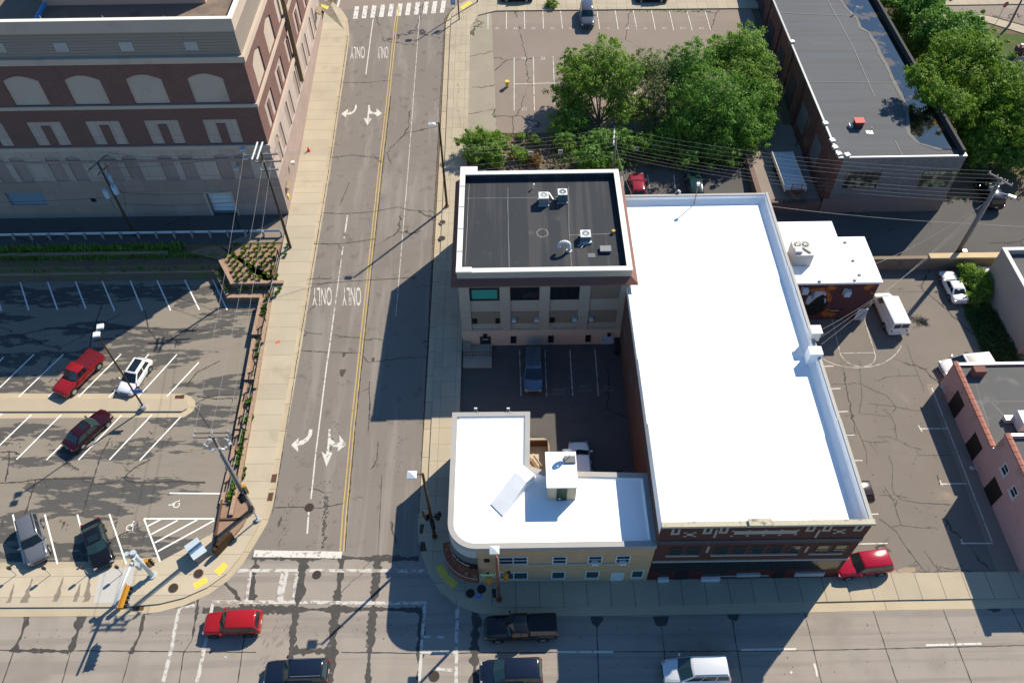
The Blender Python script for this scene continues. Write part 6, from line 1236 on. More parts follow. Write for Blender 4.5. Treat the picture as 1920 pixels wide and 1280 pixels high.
p = S(895, 4, zr, .13); t = thing('lamp_post', 'brown lamp post foot at top edge beside the upper lot pavement', 'lamp post', tuple(p)); b = B(); b.tube(p, (p.x, p.y, p.z+9.5), .10, .07, 8); b.build('pole', dk_pole, t); b = B(); b.obox((p.x-1.2, p.y, p.z+9.5), (.75, .42, .13)); b.tube((p.x, p.y, p.z+9.45), (p.x-1.0, p.y, p.z+9.45), .04, n=6); b.build('lamp_head', MATS['lamp_white'], t)
# traffic signals
def sighead(par, c, ang, n=3, mat=sig_y, vert=True, name='signal_head'):
    m = Matrix.Rotation(ang, 4, 'Z'); c = Vector(c); b = B(); H_ = .36*n
    b.obox(c, (.30, .36, H_) if vert else (.30, H_, .36), ang); o = b.build(name, mat, par, bevel=.03); v = B(); l = B()
    for k in range(n):
        off = (k-(n-1)/2)*.36; q = c+(m @ Vector((.15, 0 if vert else off, off if vert else 0)))
        ax = (m @ Vector((1, 0, 0)))
        for j in range(9):
            a0, a1 = -.5+j*(PI+1)/9, -.5+(j+1)*(PI+1)/9; s = m @ Vector((0, 1, 0)); u = Vector((0, 0, 1)); r = .15
            P = lambda a, d: tuple(q+ax*d+s*r*math.cos(a)+u*r*math.sin(a)); v._a([P(a0, 0), P(a1, 0), P(a1, .26), P(a0, .26)], [(0, 1, 2, 3)])
        l.tube(q, q+ax*.02, .13, n=12)
    v.build('visor', blk_trim, o, recalc=False); l.build('lens', sig_lens, o); return o
p = S(286, 1078, zr, .13); h = onY(252, 1037, p.y).z; galp = M('pale_galv', (.52, .58, .60), .45, .06, 2, .05, 10, metal=.25)
t = thing('traffic_mast', 'pale steel traffic signal mast with long arm over the kerb at bottom left', 'traffic signal', tuple(p), None); b = B(); b.tube(p, (p.x, p.y, h), .20, .15, 14); b.build('pole', galp, t, smooth=True)
e = G(214, 1132, h+.25); b = B(); b.tube((p.x, p.y, h-.3), (e.x, e.y, h+.2), .13, .08, 12); b.build('mast_arm', galp, t, smooth=True); b = B(); b.disc((p.x, p.y, h), .24, n=14, h=.2); b.disc((p.x-.5, p.y-.05, h-.1), .2, n=12, h=.2); b.build('cap', galp, t)
d = (e-Vector((p.x, p.y, h))).normalized(); an = math.atan2(d.y, d.x)
sg = Vector((p.x, p.y, h-.5))+d*((e-Vector((p.x, p.y, h))).length*.80); sighead(t, (sg.x+.35, sg.y-.05, sg.z-.1), an+PI/2, 5, vert=False)
b = B(); b.obox((sg.x+.12, sg.y, sg.z-.1), (1.95, .05, .5), an); b.build('backplate', sig_y, t); b = B(); b.obox((p.x+.1, p.y-.55, 3.2), (.3, .3, .9)); b.build('control_box', galp, t)
k = onX(278, 1052, p.x+.1); sighead(t, (p.x+.15, p.y+.35, h-2.6), .2, 3)
b = B(); b.disc((p.x, p.y, p.z), .36, n=12, h=.12); b.build('base_plate', galp, t)
p = S(462, 952, zr, .13); k = onY(460, 934, p.y)
t = thing('traffic_signal', 'yellow and black signal heads fixed low on the grey utility pole', 'traffic signal', tuple(q3)); sighead(t, (q3.x+.45, q3.y-.2, 4.3), -1.2, 3); sighead(t, (q3.x+.15, q3.y-.65, 3.6), -2.2, 3, blk_trim); b = B(); b.tube((q3.x, q3.y, 4.3), (q3.x+.4, q3.y-.2, 4.3), .05, n=6); b.tube((q3.x, q3.y, 3.6), (q3.x+.15, q3.y-.6, 3.6), .05, n=6); b.build('bracket', galv, t)
p = S(484, 974, zr, .13); t = thing('signal_pedestal', 'short steel pedestal post with round base at the west kerb', 'post', tuple(p)); b = B(); b.tube(p, (p.x, p.y, 2.6), .07, n=8); b.build('post', galv, t); b = B(); b.disc((p.x, p.y, p.z), .26, n=14, h=.25); b.build('base', galv, t); b = B(); b.obox((p.x, p.y-.15, 2.5), (.35, .3, .5)); b.build('push_button_box', blk_trim, t)
p = l3[1]; t = thing('traffic_signal', 'orange signal heads on the brown lamp post before the tan shop', 'traffic signal', tuple(p)); sighead(t, (p.x-.7, p.y+.1, 4.0), 1.9, 3); sighead(t, (p.x+.6, p.y+.25, 4.2), .6, 3); sighead(t, (p.x-.35, p.y-.35, 2.6), -1.5, 2, blk_trim); b = B(); b.tube((p.x-.7, p.y+.1, 4.0), (p.x+.6, p.y+.2, 4.1), .05, n=6); b.build('bracket', sig_y, t)
gs = onY(918, 1078, p.y); t = thing('street_name_sign', 'green street name blade on the brown lamp post', 'street sign', (gs.x, p.y, gs.z)); b = B(); b.box(gs.x-.75, gs.x+.55, p.y-.02, p.y+.02, gs.z-.13, gs.z+.13); b.build('blade', M('sign_green', (.02, .16, .09), .5), t); b = B(); [b.box(gs.x-.6+.22*k, gs.x-.46+.22*k, p.y-.028, p.y-.021, gs.z-.07, gs.z+.07) for k in range(5)]; b.build('street_lettering', win_white, t)
p = S(815, 1006, zr, .13); t = thing('traffic_signal', 'dark signal heads on the street lamp pole in shade at the east kerb', 'traffic signal', tuple(p)); sighead(t, (p.x-.35, p.y+.1, 3.8), 2.4, 3, blk_trim); sighead(t, (p.x+.1, p.y-.4, 3.4), -1.2, 3, blk_trim); sighead(t, (p.x+.4, p.y+.6, 2.6), 1.0, 2, MATS['dark_pole']); b = B(); b.tube((p.x-.3, p.y+.1, 3.8), (p.x+.35, p.y+.5, 2.8), .05, n=6); b.build('bracket', blk_trim, t)
# wires
WN = 0
def wire(a, c_, sag, label, r=.013, mat=wire_m, group='overhead wires', n=14):
    a, c_ = Vector(a), Vector(c_); b = B(); b.path([a.lerp(c_, i/n)-Vector((0, 0, sag*4*(i/n)*(1-i/n))) for i in range(n+1)], r, 4); o = b.build('overhead_wire', mat); tag(o, label, 'wire', group)
lab3 = ['leftmost', 'middle', 'rightmost']
for k in range(3): wire(a2b[k] if k else a2[0], a3[k], .5, '%s of three pale wires running down from the corner pole to the planter pole' % lab3[k], .013)
for k in range(3): wire(a1[k], a2[k+1] if k < 2 else a2b[2], .5, 'dark wire between the transformer pole and the warehouse corner pole', .014, wire_d)
for k in range(2): wire((q1.x, q1.y, h1-4-k*1.6), (q2.x, q2.y, h2-4.2-k*1.4), .8, 'low dark cable between the transformer pole and the warehouse corner pole', .018, wire_d)
wire((q1.x, q1.y, h1-2.2), (q1.x-45, q1.y+1, h1-2.5), .8, 'wire leaving the transformer pole for the left edge', .014, wire_d); wire((q1.x, q1.y, h1-4.8), (q1.x-45, q1.y+1, h1-5.0), .8, 'lower cable leaving the transformer pole for the left edge', .018, wire_d)
for k in range(4): wire(a2[k], a4[k], .9, 'thin overhead wire crossing the avenue to the pole behind the black roof', .0075)
for k in range(3): wire((q2.x+.1, q2.y, h2-3.0-.8*k), (q4.x, q4.y, h4-1.2-.7*k), 1.0, 'thin low overhead cable crossing the avenue to the pole behind the black roof', .0075)
for k in range(4): wire(a4[k], a5[k], 1.0, 'pale overhead wire between the pole behind the black roof and the right hand pole', .0075)
for k in range(4): wire((q4.x, q4.y, h4-1.3-.45*k), (q5.x, q5.y, h5-1.6-.5*k), 1.1, 'low pale cable between the pole behind the black roof and the right hand pole', .009)
cs = Vector((26.7, 43.6, 10.2))
for k in range(3): wire((q5.x, q5.y, h5-2.6-.9*k), cs+Vector((.1*k, .9*k, -.25*k)), 1.0+.5*k, 'service cable from the right hand pole down to the chimney block', .010)
wire((q5.x, q5.y, 5.6), onX(1440, 386, 27.0), .3, 'pale cable along the works front to the white roof corner', .015); wire((q5.x, q5.y, 5.6), (q5.x+20, q5.y-1, 5.4), .3, 'pale cable from the right hand pole to the right edge', .015)
wire((q4.x, q4.y, h4-1.0), (12.5, 64, 9.7), .4, 'single cable from the pole behind offices to the white roof edge', .013); wire((q4.x, q4.y, h4-1.2), (p_ := onY(1060, 190, 92)), .3, 'guy wire rising from the pole behind offices into the trees', .013)
wire((q5.x, q5.y, h5-3), (36.8, 57.5, 5.6), .9, 'twisted cable from the right hand pole to the annex corner', .02, wire_m)
# ---------------------------------------------------------------- small street furniture
t = thing('utility_cabinet', 'two tone grey cabinet with ridged lid on the west corner pavement', 'cabinet', tuple(S(372, 1040, zr, .13))); k = S(371, 1034, zr, .5); m = Matrix.Rotation(.72, 3, 'Z')
R_ = lambda v: tuple(Vector((k.x, k.y, 0))+m @ Vector(v))
b = B(); b._a([R_((x*.55, y*.78, z)) for z in (.13, 1.15) for y in (-1, 1) for x in (-1, 1)], [(0, 2, 3, 1), (4, 5, 7, 6), (0, 1, 5, 4), (2, 6, 7, 3), (0, 4, 6, 2), (1, 3, 7, 5)]); b.build('body', M('cab_grey', (.20, .21, .22), .5), t)
b = B(); b._a([R_(v) for v in ((-.62, -.85, 1.15), (-.62, 0, 1.33), (-.62, .85, 1.15), (.62, -.85, 1.15), (.62, 0, 1.33), (.62, .85, 1.15))], [(0, 1, 2), (5, 4, 3), (0, 3, 4, 1), (1, 4, 5, 2), (0, 2, 5, 3)]); b.build('lid', M('cab_pale', (.44, .52, .55), .45), t)
k0, k1 = S(404, 1037, zr, .6), S(436, 1003, zr, .6); b = B(); an = math.atan2(k1.y-k0.y, k1.x-k0.x); c_ = (k0+k1)/2; L_ = (k1-k0).length
b.obox((c_.x, c_.y, .75), (L_, .30, 1.0), an); b.obox((c_.x, c_.y, 1.3), (L_*.55, .34, .18), an); tag(b.build('monument_sign', M('dark_bronze', (.050, .026, .0075), .6)), 'dark bronze monument sign edging the tip of planter', 'sign')
mt = None
for k, (x, y) in enumerate(((31, 1077), (95, 1077), (166, 1076), (230, 1075))):
    p = S(x, y, zr, .13)
    if mt is None:
        mt = thing('parking_meter', '', 'parking meter', tuple(p), 'parking meters along the pavement', True); b = B(); b.tube((0, 0, 0), (0, 0, 1.15), .035, n=6); b.build('post', galv, mt); b = B(); b.obox((0, 0, 1.3), (.24, .16, .36)); b.tube((0, -.08, 1.48), (0, .08, 1.48), .11, n=8); b.build('meter_head', blk_trim, mt); o = mt
    else: o = clone(mt, loc=p)
    o['label'] = ['parking meter nearest the left edge of the pavement', 'parking meter just right of the grey crossover bonnet', 'parking meter in front of the black sedan', 'parking meter on the pale pavement slab'][k]
# painted posts and small signs on the bank
for k, (x, y) in enumerate(((898, 297), (945, 306), (995, 300), (1050, 297), (1191, 291), (1235, 291))):
    p = S(x, y+6); h = onY(x, y, p.y).z; 
    if k == 0:
        sgn = thing('bank_sign', '', 'sign', tuple(p), 'small white signs along the bank', True); b = B(); b.tube((0, 0, 0), (0, 0, 1.3), .03, n=5); b.build('post', galv, sgn); b = B(); b.obox((0, 0, 1.45), (.55, .05, .55)); pl = b.build('plate', win_white, sgn); b = B(); b.box(-.18, .18, -.035, -.027, 1.40, 1.46); b.box(-.18, .18, -.035, -.027, 1.50, 1.55); b.build('print', blk_trim, pl); o = sgn
    else: o = clone(sgn, loc=p)
    o['label'] = ['small white sign in front of the roadside bush', 'small white sign just right of the roadside bush', 'small white sign below the orange scrub', 'small white sign left of the pole behind offices', 'small white sign right of the pole behind offices', 'small white sign under the big tree, rightmost of the row'][k]
p = S(951, 163); b = B(); b.tube(p, (p.x, p.y, p.z+.75), .22, n=10); b.disc((p.x, p.y, p.z+.75), .3, n=10, h=.1); tag(b.build('bollard', M('bollard_yellow', (.62, .45, .10), .6)), 'yellow round topped bollard alone in the upper lot', 'bollard')
def cone(label, px):
    p = S(px[0], px[1], zr, .13); t = thing('traffic_cone', label, 'cone', tuple(p)); b = B(); b.tube((p.x, p.y, p.z), (p.x, p.y, p.z+.6), .16, .04, 10); b.build('body', M('cone_red', (.62, .06, .03), .6), t); b = B(); b.obox((p.x, p.y, p.z+.02), (.42, .42, .04)); b.build('base', MATS['cone_red'], t)
cone('orange red cone on the sunny pavement beside the warehouse', (579, 283)); 
b = B(); p = S(521, 641, zr, .136); strip(b, [(p.x-.2, p.y-.15), (p.x+.1, p.y+.2)], .16, zr, .14, jag=.6, step=.1); strip(b, [(p.x-.1, p.y+.1), (p.x+.25, p.y-.1)], .12, zr, .14, jag=.6, step=.1); b.build('spray_mark', M('spray_red', (.65, .10, .06), .8), pave_w, recalc=False)
# guard rail along the garage alley
gy = S(200, 445).y; gz = zr(gy); t = thing('guard_rail', 'steel crash barrier between the garage alley and the planted terraces', 'guard rail', (-45, gy, gz))
b = B(); x1g = S(468, 446).x; x2g = S(530, 446).x
b.loft([[(x, gy-.02, gz+.45), (x, gy-.08, gz+.55), (x, gy-.01, gz+.62), (x, gy-.08, gz+.70), (x, gy-.02, gz+.80), (x, gy+.03, gz+.80), (x, gy+.03, gz+.45)] for x in (-75, x1g-.1)]); b.loft([[(x, gy-.02, gz+.45), (x, gy-.08, gz+.55), (x, gy-.01, gz+.62), (x, gy-.08, gz+.70), (x, gy-.02, gz+.80), (x, gy+.03, gz+.80), (x, gy+.03, gz+.45)] for x in (x1g+.1, x2g)]); b.build('rail', galv, t)
for k in range(22):
    x = x2g-.1-2.0*k
    if x < -62: break
    b = B(); b.box(x-.09, x+.09, gy-.30, gy-.10, gz-.3, gz+.78); b.build('post', M('post_wood', (.30, .29, .26), .9), t)
# ================================================================ PLANTERS AND PLANTS
brick_pl = MB_('planter_block', (.24, .165, .12), (.20, .135, .10), (.11, .08, .06), .42, .19, .014, .92, .15); cap_pl = MB_('planter_cap', (.37, .255, .175), (.33, .225, .155), (.18, .13, .09), .45, .45, .015, .9, .12, True)
zA, zB_, zC = .95, 1.4, 1.75
yA = 62.55; yB2 = G(200, 490, zB_).y; yC = G(200, 474, zC).y; xr_ = G(400, 500, zA).x
def wall(name, label, pts, z0, z1, w=.42, cap=.12, group='planter walls', parent=None):
    t = thing(name, label, 'planter wall', (pts[0][0], pts[0][1], z0), group); b, c_ = B(), B()
    for i in range(len(pts)-1):
        a, e = Vector(pts[i]), Vector(pts[i+1]); d = (e-a).normalized(); n = Vector((-d.y, d.x)); ex = d*w/2
        for bb, ww, za, zb in ((b, w*.86, z0, z1-cap), (c_, w, z1-cap, z1)):
            q = [a-d*ww/2+n*ww/2, a-d*ww/2-n*ww/2, e+d*ww/2-n*ww/2, e+d*ww/2+n*ww/2] if i == 0 or True else []
            bb.prism([tuple(v) for v in q], za, zb+.001*i)
    b.build('blocks', brick_pl, t); c_.build('cap', cap_pl, t); return t
# long shaded terraces
L2 = [(-75, yA), (xr_, yA)]
pA = [G(395, 505.7, zA), G(404, 505, zA), G(428, 555, zA), G(511, 555, zA), G(503, 592, zA)]
wall('terrace_wall', 'lowest and longest block wall of the shaded terraces, edging the car park', [(-75, yA)]+[(p.x, p.y) for p in pA[:4]], 0, zA)
pB = [G(413, 487, zC), G(435, 529, zC), G(527.5, 528, zC)]
wall('terrace_wall', 'upper angular block wall round the sunlit planting bed', [(p.x, p.y) for p in pB], .9, zC)
wall('terrace_wall', 'middle straight block wall of the shaded terraces', [(-75, yB2), (pB[0].x, yB2)], .9, zB_)
wall('terrace_wall', 'upper straight block wall of the shaded terraces, nearest guard rail', [(-75, yC), (G(310, 474, zC).x, yC)], 1.3, zC)
xs_ = -25.35
struct(drape('planting_bed', [(pB[0].x, pB[0].y), (pB[1].x, pB[1].y), (pB[2].x, pB[2].y), (-26.2, pB[2].y), (-25.6, 66.0), (pB[0].x-1, 66.0), (pB[0].x-4, yC), (-75, yC), (-75, yC+.001)][:7], mulch, flat(zC-.08)))
struct(drape('lower_planting_bed', [(p.x, p.y) for p in pA[1:4]]+[(pA[3].x+.2, pB[2].y), (pB[1].x, pB[1].y), (pB[0].x, pB[0].y), (pA[1].x, yB2)], mulch, flat(zA-.08)))
tg = M('terrace_green', (.07, .115, .03), .95, .3, .8, .35, 10, .3, patch=[((.13, .09, .06), .5, .50, .62)])
struct(drape('terrace_soil', [(-75, yA), (pA[1].x, yA), (pB[0].x, yB2), (-75, yB2)], tg, flat(zA-.10))); struct(drape('terrace_soil', [(-75, yB2), (pB[0].x, yB2), (pB[0].x-4, yC), (-75, yC)], tg, flat(zB_-.10))); struct(drape('terrace_soil', [(-75, yC), (pB[0].x-3.5, yC), (pB[0].x-.8, 66.1), (-75, 66.1)], tg, flat(zC-.12)))
# stepped planters along the sloping pavement (lot edge line seen in the photograph)
edge = [(487.5, 590), (476, 645), (464, 711), (448, 790), (430, 880), (418, 930)]
E_ = [S(x, y, LOT) for x, y in edge]
def ex(y):
    for a, c_ in zip(E_, E_[1:]):
        if c_.y <= y <= a.y: return a.x+(c_.x-a.x)*(y-a.y)/(c_.y-a.y)
    return E_[0].x if y > E_[0].y else E_[-1].x
ends_px = [(501, 560), (480, 630.5), (464, 711), (446, 801), (432, 868), (417, 940)]
Ys = [pA[3].y-.2]+[S(x, y, flat(.9)).y for x, y in ends_px[1:]]
pl_labels = ['uppermost', 'second', 'third', 'fourth', 'lowest']
fenceposts = []
for k in range(5):
    ya_, yb_ = Ys[k], Ys[k+1]; z = max(zr(ya_)*.85+.15, .45); x0a, x0b = ex(ya_)+.15, ex(yb_)+.15
    t = wall('stepped_planter', '%s of the stepped block planters along the avenue pavement' % pl_labels[k], [(x0a, ya_-.25), (x0b, yb_+.25), (x0b+1.0, yb_+.25)], 0, z, .36, group='stepped planters')
    s2 = [(x0a+1.15, ya_-1.3), (x0b+1.15, yb_-1.0)]
    wall('inner_kerb', '%s raised inner kerb wall beside the stepped planters' % pl_labels[k], s2, 0, z+.25, .32, group='stepped planter inner walls')
    struct(drape('planter_soil', [(x0a, ya_), (x0b, yb_+.2), (x0b+1.1, yb_+.2), (x0a+1.1, ya_)], mulch, flat(z-.12)))
    ya2 = ya_; struct(drape('verge_soil', [(x0a+1.2, ya_), (x0b+1.2, yb_), (-25.2, yb_), (-25.2, ya_)], dark_mulch, zr, .10))
struct(drape('corner_bed', SS([(400, 1033), (418, 936), (456, 925), (470, 955), (455, 985), (432, 1012)], zr, .3), mulch, flat(.34), .0, .3))
for pts, lb in (([(400, 1034), (417, 938)], 'low block edging along the car park side of the corner bed'), ([(413, 974), (452, 973)], 'thin dark divider across the triangular corner bed')):
    P_ = SS(pts, zr, .3); b = B(); a, c_ = P_; d = (c_-a); b.obox(((a.x+c_.x)/2, (a.y+c_.y)/2, .26), (d.xy.length, .16, .42), math.atan2(d.y, d.x)); tag(b.build('bed_edging', M('edging', (.10, .055, .035), .9)), lb, 'edging')
# dark posts with mesh infill along the pavement edge
fp = [(537, 482), (531, 528), (523, 562), (515, 606), (510, 643), (500, 690), (494, 726), (486, 772), (478, 808), (471, 855), (463, 897)]
ft = None
for k, (x, y) in enumerate(fp):
    p = S(x, y, zr, .1); p.x = min(p.x, -25.45)
    if ft is None:
        ft = thing('edge_post', 'slanted dark post with wire mesh tail on the planter edge of the avenue pavement', 'post', tuple(p), 'dark posts along the planter', True); b = B(); b.box(-.06, .06, -.06, .06, 0, 1.1); b.obox((-.02, -.5, .85), (.07, 1.0, .12), 0); b.build('post', blk_trim, ft); b = B(); b.box(-.015, .015, -1.7, -.06, .05, .10); b.box(-.015, .015, -1.7, -.06, .55, .6); b.build('rail', galv, ft)
    else: o = clone(ft, loc=p)
# ---- foliage
def leafmat(name, c1, c2, c3):
    m, nt, b = newmat(name); tc = nd(nt, 'ShaderNodeTexCoord').outputs['Object']
    f = noi(nt, tc, .55, 4, .6); f2 = noi(nt, tc, 5.0, 2)
    base = mixc(nt, ramp01(nt, f, .38, .62), c1, c2); base = mixc(nt, ramp01(nt, f2, .52, .72), base, c3)
    nt.links.new(base, b.inputs['Base Color']); b.inputs['Roughness'].default_value = .55; b.inputs['Specular IOR Level'].default_value = .25
    tr = nd(nt, 'ShaderNodeBsdfTranslucent'); nt.links.new(base, tr.inputs[0]); mx = nd(nt, 'ShaderNodeMixShader'); mx.inputs[0].default_value = .46
    nt.links.new(b.outputs[0], mx.inputs[1]); nt.links.new(tr.outputs[0], mx.inputs[2]); nt.links.new(mx.outputs[0], nt.nodes['Material Output'].inputs[0]); MATS[name] = m; return m
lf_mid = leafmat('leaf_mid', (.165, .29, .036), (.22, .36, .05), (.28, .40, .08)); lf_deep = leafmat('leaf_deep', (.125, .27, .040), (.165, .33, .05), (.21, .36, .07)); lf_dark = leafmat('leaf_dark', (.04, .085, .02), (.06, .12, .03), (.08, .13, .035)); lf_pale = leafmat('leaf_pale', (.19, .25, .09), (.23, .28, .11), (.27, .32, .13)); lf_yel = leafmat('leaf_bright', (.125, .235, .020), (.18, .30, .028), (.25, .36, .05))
bark = M('bark', (.085, .065, .050), .95, .3, 3, .3, 14, stretch=(4, 4, .7))
def leaves(b, c, r, n, size, rnd, flat_=.8, shell=.55):
    for _ in range(n):
        while True:
            v = Vector((rnd.uniform(-1, 1), rnd.uniform(-1, 1), rnd.uniform(-1, 1)))
            l = v.length
            if .05 < l <= 1: break
        rad = r*(shell+(1-shell)*rnd.random()) if rnd.random() < .75 else r*l
        u = v/l; wob = 1+.35*noise.noise(u*1.7+Vector(c)*.37)
        p = Vector(c)+Vector((u.x, u.y, u.z*flat_))*rad*wob
        nrm = (u+Vector((rnd.uniform(-1, 1), rnd.uniform(-1, 1), rnd.uniform(-.4, 1.2)))*.8).normalized(); a = nrm.orthogonal().normalized(); a.rotate(Matrix.Rotation(rnd.uniform(0, 6.28), 3, nrm)); e = nrm.cross(a); s = size*rnd.uniform(.6, 1.35)
        b._a([p-a*s*.6, p-e*s*.32+a*s*.1, p+a*s*.7, p+e*s*.32+a*s*.1], [(0, 1, 2, 3)])
def tree(name, label, base, blobs, mat, density=1.0, leaf=.30, tr=.22, group=None, zf=zr, seed=1, extra=0, cat='tree'):
    rnd = random.Random(seed); p = S(base[0], base[1], zf); t = thing(name, label, cat, tuple(p), group)
    b = B(); cen = []
    for (x, y, z, r) in blobs:
        c_ = G(x, y, z); cen.append((c_, r)); k = max(2, int(r*2.1))
        r *= 1.16; leaves(b, c_, r*.95, int(520*r*r*density), leaf*.82, rnd, .85, .25)
        for _ in range(int(10+r*11)):          # clumps that roughen the outline
            u = Vector((rnd.gauss(0, 1), rnd.gauss(0, 1), rnd.gauss(.25, .8))).normalized(); leaves(b, c_+Vector((u.x, u.y, u.z*.8))*r*rnd.uniform(.7, 1.22), rnd.uniform(.3, .7)*(.5+r*.16), int(62*density), leaf*.82, rnd, .8, .1)
    b.build('crown', mat, t, recalc=False)
    w = B(); top = sum((c_ for c_, r in cen), Vector())/len(cen)
    w.tube((p.x, p.y, p.z-.2), (p.x+(top.x-p.x)*.2, p.y+(top.y-p.y)*.2, p.z+(top.z-p.z)*.4), tr, tr*.7, 9); j = Vector((p.x+(top.x-p.x)*.2, p.y+(top.y-p.y)*.2, p.z+(top.z-p.z)*.4))
    for c_, r in cen:
        m1 = j.lerp(c_, .5)+Vector((rnd.uniform(-.3, .3), rnd.uniform(-.3, .3), .2)); w.path([j, m1, c_+Vector((0, 0, -r*.1))], tr*.55, 7, tr*.2)
        for _ in range(4+extra):
            u = Vector((rnd.uniform(-1, 1), rnd.uniform(-1, 1), rnd.uniform(.1, 1))).normalized(); w.path([m1.lerp(c_, rnd.random()), c_+u*r*.85], tr*.18, 5, .015)
    w.build('trunk', bark, t); return t
tree('tree', 'loose bushy tree with visible branching limbs at left of the grove', (1125, 262), [(1075, 205, 4.8, 2.1), (1092, 140, 8.5, 2.3), (1135, 112, 9.5, 2.5), (1178, 140, 9, 2.2), (1115, 160, 8, 1.8), (1172, 205, 6.3, 2.1), (1062, 170, 6.5, 1.8), (1060, 245, 3.8, 2.0), (1155, 170, 7.6, 1.7), (1080, 115, 9, 1.4)], lf_mid, .9, .25, seed=3, extra=6)
tree('tree', 'thin pale grey green tree between the two fuller trees', (1228, 258), [(1212, 125, 9.0, 2.0), (1238, 130, 9.0, 1.8), (1228, 160, 8, 1.8), (1238, 195, 6.5, 1.8), (1208, 205, 5.5, 1.7), (1225, 235, 4.5, 1.6)], lf_pale, .7, .22, .14, seed=5, extra=8)
tree('tree', 'biggest dense green tree at the centre of the grove', (1345, 285), [(1300, 122, 9.5, 2.5), (1330, 175, 8.8, 3.1), (1280, 175, 7.5, 2.4), (1370, 210, 7.2, 2.8), (1300, 230, 6, 2.8), (1400, 250, 5.2, 2.2), (1345, 272, 4.5, 2.5), (1408, 190, 7, 2.2), (1265, 135, 8.5, 1.6), (1425, 225, 5.5, 1.7)], lf_deep, 1.1, .25, seed=7)
tree('tree', 'tall bright green tree at the back right of the grove, beside the works', (1408, 215), [(1362, 95, 10, 2.1), (1398, 88, 10.5, 2.3), (1420, 120, 9, 2.1), (1425, 162, 7.5, 2.0), (1385, 140, 9, 2.3), (1345, 112, 9, 1.6), (1432, 195, 6.0, 1.7)], lf_mid, 1.0, .25, seed=9)
tree('tree', 'dark low tree leaning over the bank behind the utility pole', (1130, 305), [(1108, 290, 4.6, 1.7), (1125, 265, 5.2, 1.6), (1080, 225, 5.0, 1.6), (1160, 265, 5, 1.5), (1140, 300, 4, 1.4), (1060, 262, 3.8, 1.2)], lf_deep, 1.0, seed=11)
tree('tree', 'dark spreading tree over the shaded parking behind the white roof', (1260, 305), [(1255, 255, 4.8, 1.7), (1235, 280, 3.8, 1.4), (1290, 290, 4.0, 1.6), (1205, 270, 4.0, 1.3)], lf_deep, .8, seed=13)
tree('roadside_bush', 'bushy green shrub standing alone at the avenue pavement edge', (898, 298), [(885, 262, 4.8, 1.3), (910, 262, 4.6, 1.2), (890, 290, 3.8, 1.2), (922, 285, 4.0, 1.2), (940, 268, 3.8, .8), (930, 300, 3.4, .9)], lf_mid, 1.25, .24, .1, seed=15, cat='bush')
tree('scrub_bush', 'small green scrub bush on the bare bank', (975, 300), [(972, 288, 3.6, .8), (985, 292, 3.4, .7)], lf_mid, .9, .2, .05, seed=17, cat='bush')
tree('scrub_bush', 'orange brown dead scrub beside the green scrub on the bank', (1000, 302), [(995, 297, 3.2, .7), (1003, 303, 3.2, .55)], leafmat('leaf_rust', (.18, .10, .03), (.24, .14, .04), (.16, .12, .04)), .7, .2, .05, seed=18, cat='bush')
for k, (x, y, r, lb) in enumerate(((1035, 8, .6, 'small bush on the upper lot kerb, left of the silver grey vehicle'), (930, 252, .45, 'tuft of weeds at the left end of the upper lot edge'), (975, 256, .4, 'tuft of weeds at the middle of the upper lot edge'), (1003, 262, .6, 'low weeds at the right end of the upper lot edge'), (1058, 270, 1.0, 'dark low bush at the foot of the loose tree'))): tree('weed_bush', lb, (x, y+3), [(x, y, zr(S(x, y).y)+r*.6, r)], lf_mid, 1.0, .2, .04, seed=20+k, cat='bush')
tree('street_tree', 'bright yellow green spreading tree at upper right beside the works roof', (1850, 290), [(1790, 95, 10.5, 2.4), (1840, 105, 11, 2.6), (1885, 150, 10, 2.6), (1800, 150, 9.5, 2.6), (1850, 170, 9.5, 2.9), (1905, 200, 8.5, 2.4), (1800, 205, 8, 2.5), (1860, 235, 7, 2.6), (1915, 250, 6.5, 2.2), (1760, 130, 9.5, 1.7), (1745, 118, 9, 1.1), (1825, 265, 5.5, 1.9), (1745, 165, 11.8, 1.6), (1722, 140, 12.4, 1.3), (1785, 190, 10.5, 1.8)], lf_yel, .95, .28, .3, seed=31)
tree('street_tree', 'darker green tree behind the bright upper right tree', (1770, 150), [(1745, 55, 9, 2.2), (1785, 62, 9, 2.2), (1810, 45, 9, 1.9), (1760, 85, 8, 2.0), (1725, 85, 7, 1.8), (1830, 65, 8, 1.5)], lf_deep, 1.0, .3, .25, seed=33)
tree('street_tree', 'dark tree at the top edge above the rainwater pool', (1720, 60), [(1700, 12, 9, 2.2), (1735, 0, 9.5, 2.4), (1660, -8, 9, 1.8), (1690, 45, 7, 1.6), (1750, 18, 9, 1.6)], lf_deep, 1.0, .3, .25, seed=35)
tree('street_tree', 'low shaded tree under the bright tree, beside the slate front corner', (1835, 300), [(1838, 285, 5.0, 1.6), (1850, 262, 6, 1.7), (1822, 262, 6, 1.4), (1880, 285, 4.5, 1.4), (1900, 300, 4.2, 1.5), (1925, 285, 5, 1.8)], lf_deep, .8, .28, .16, seed=37)
tree('yard_shrub', 'leafy green shrub beside the white two door coupe', (1828, 545), [(1822, 520, 1.3, 1.1), (1838, 530, 1.2, 1.2), (1815, 505, 1.2, .7), (1842, 548, .9, .9), (1825, 560, .7, .8)], lf_mid, 1.1, .22, .05, zf=LOT, seed=39, cat='shrub')
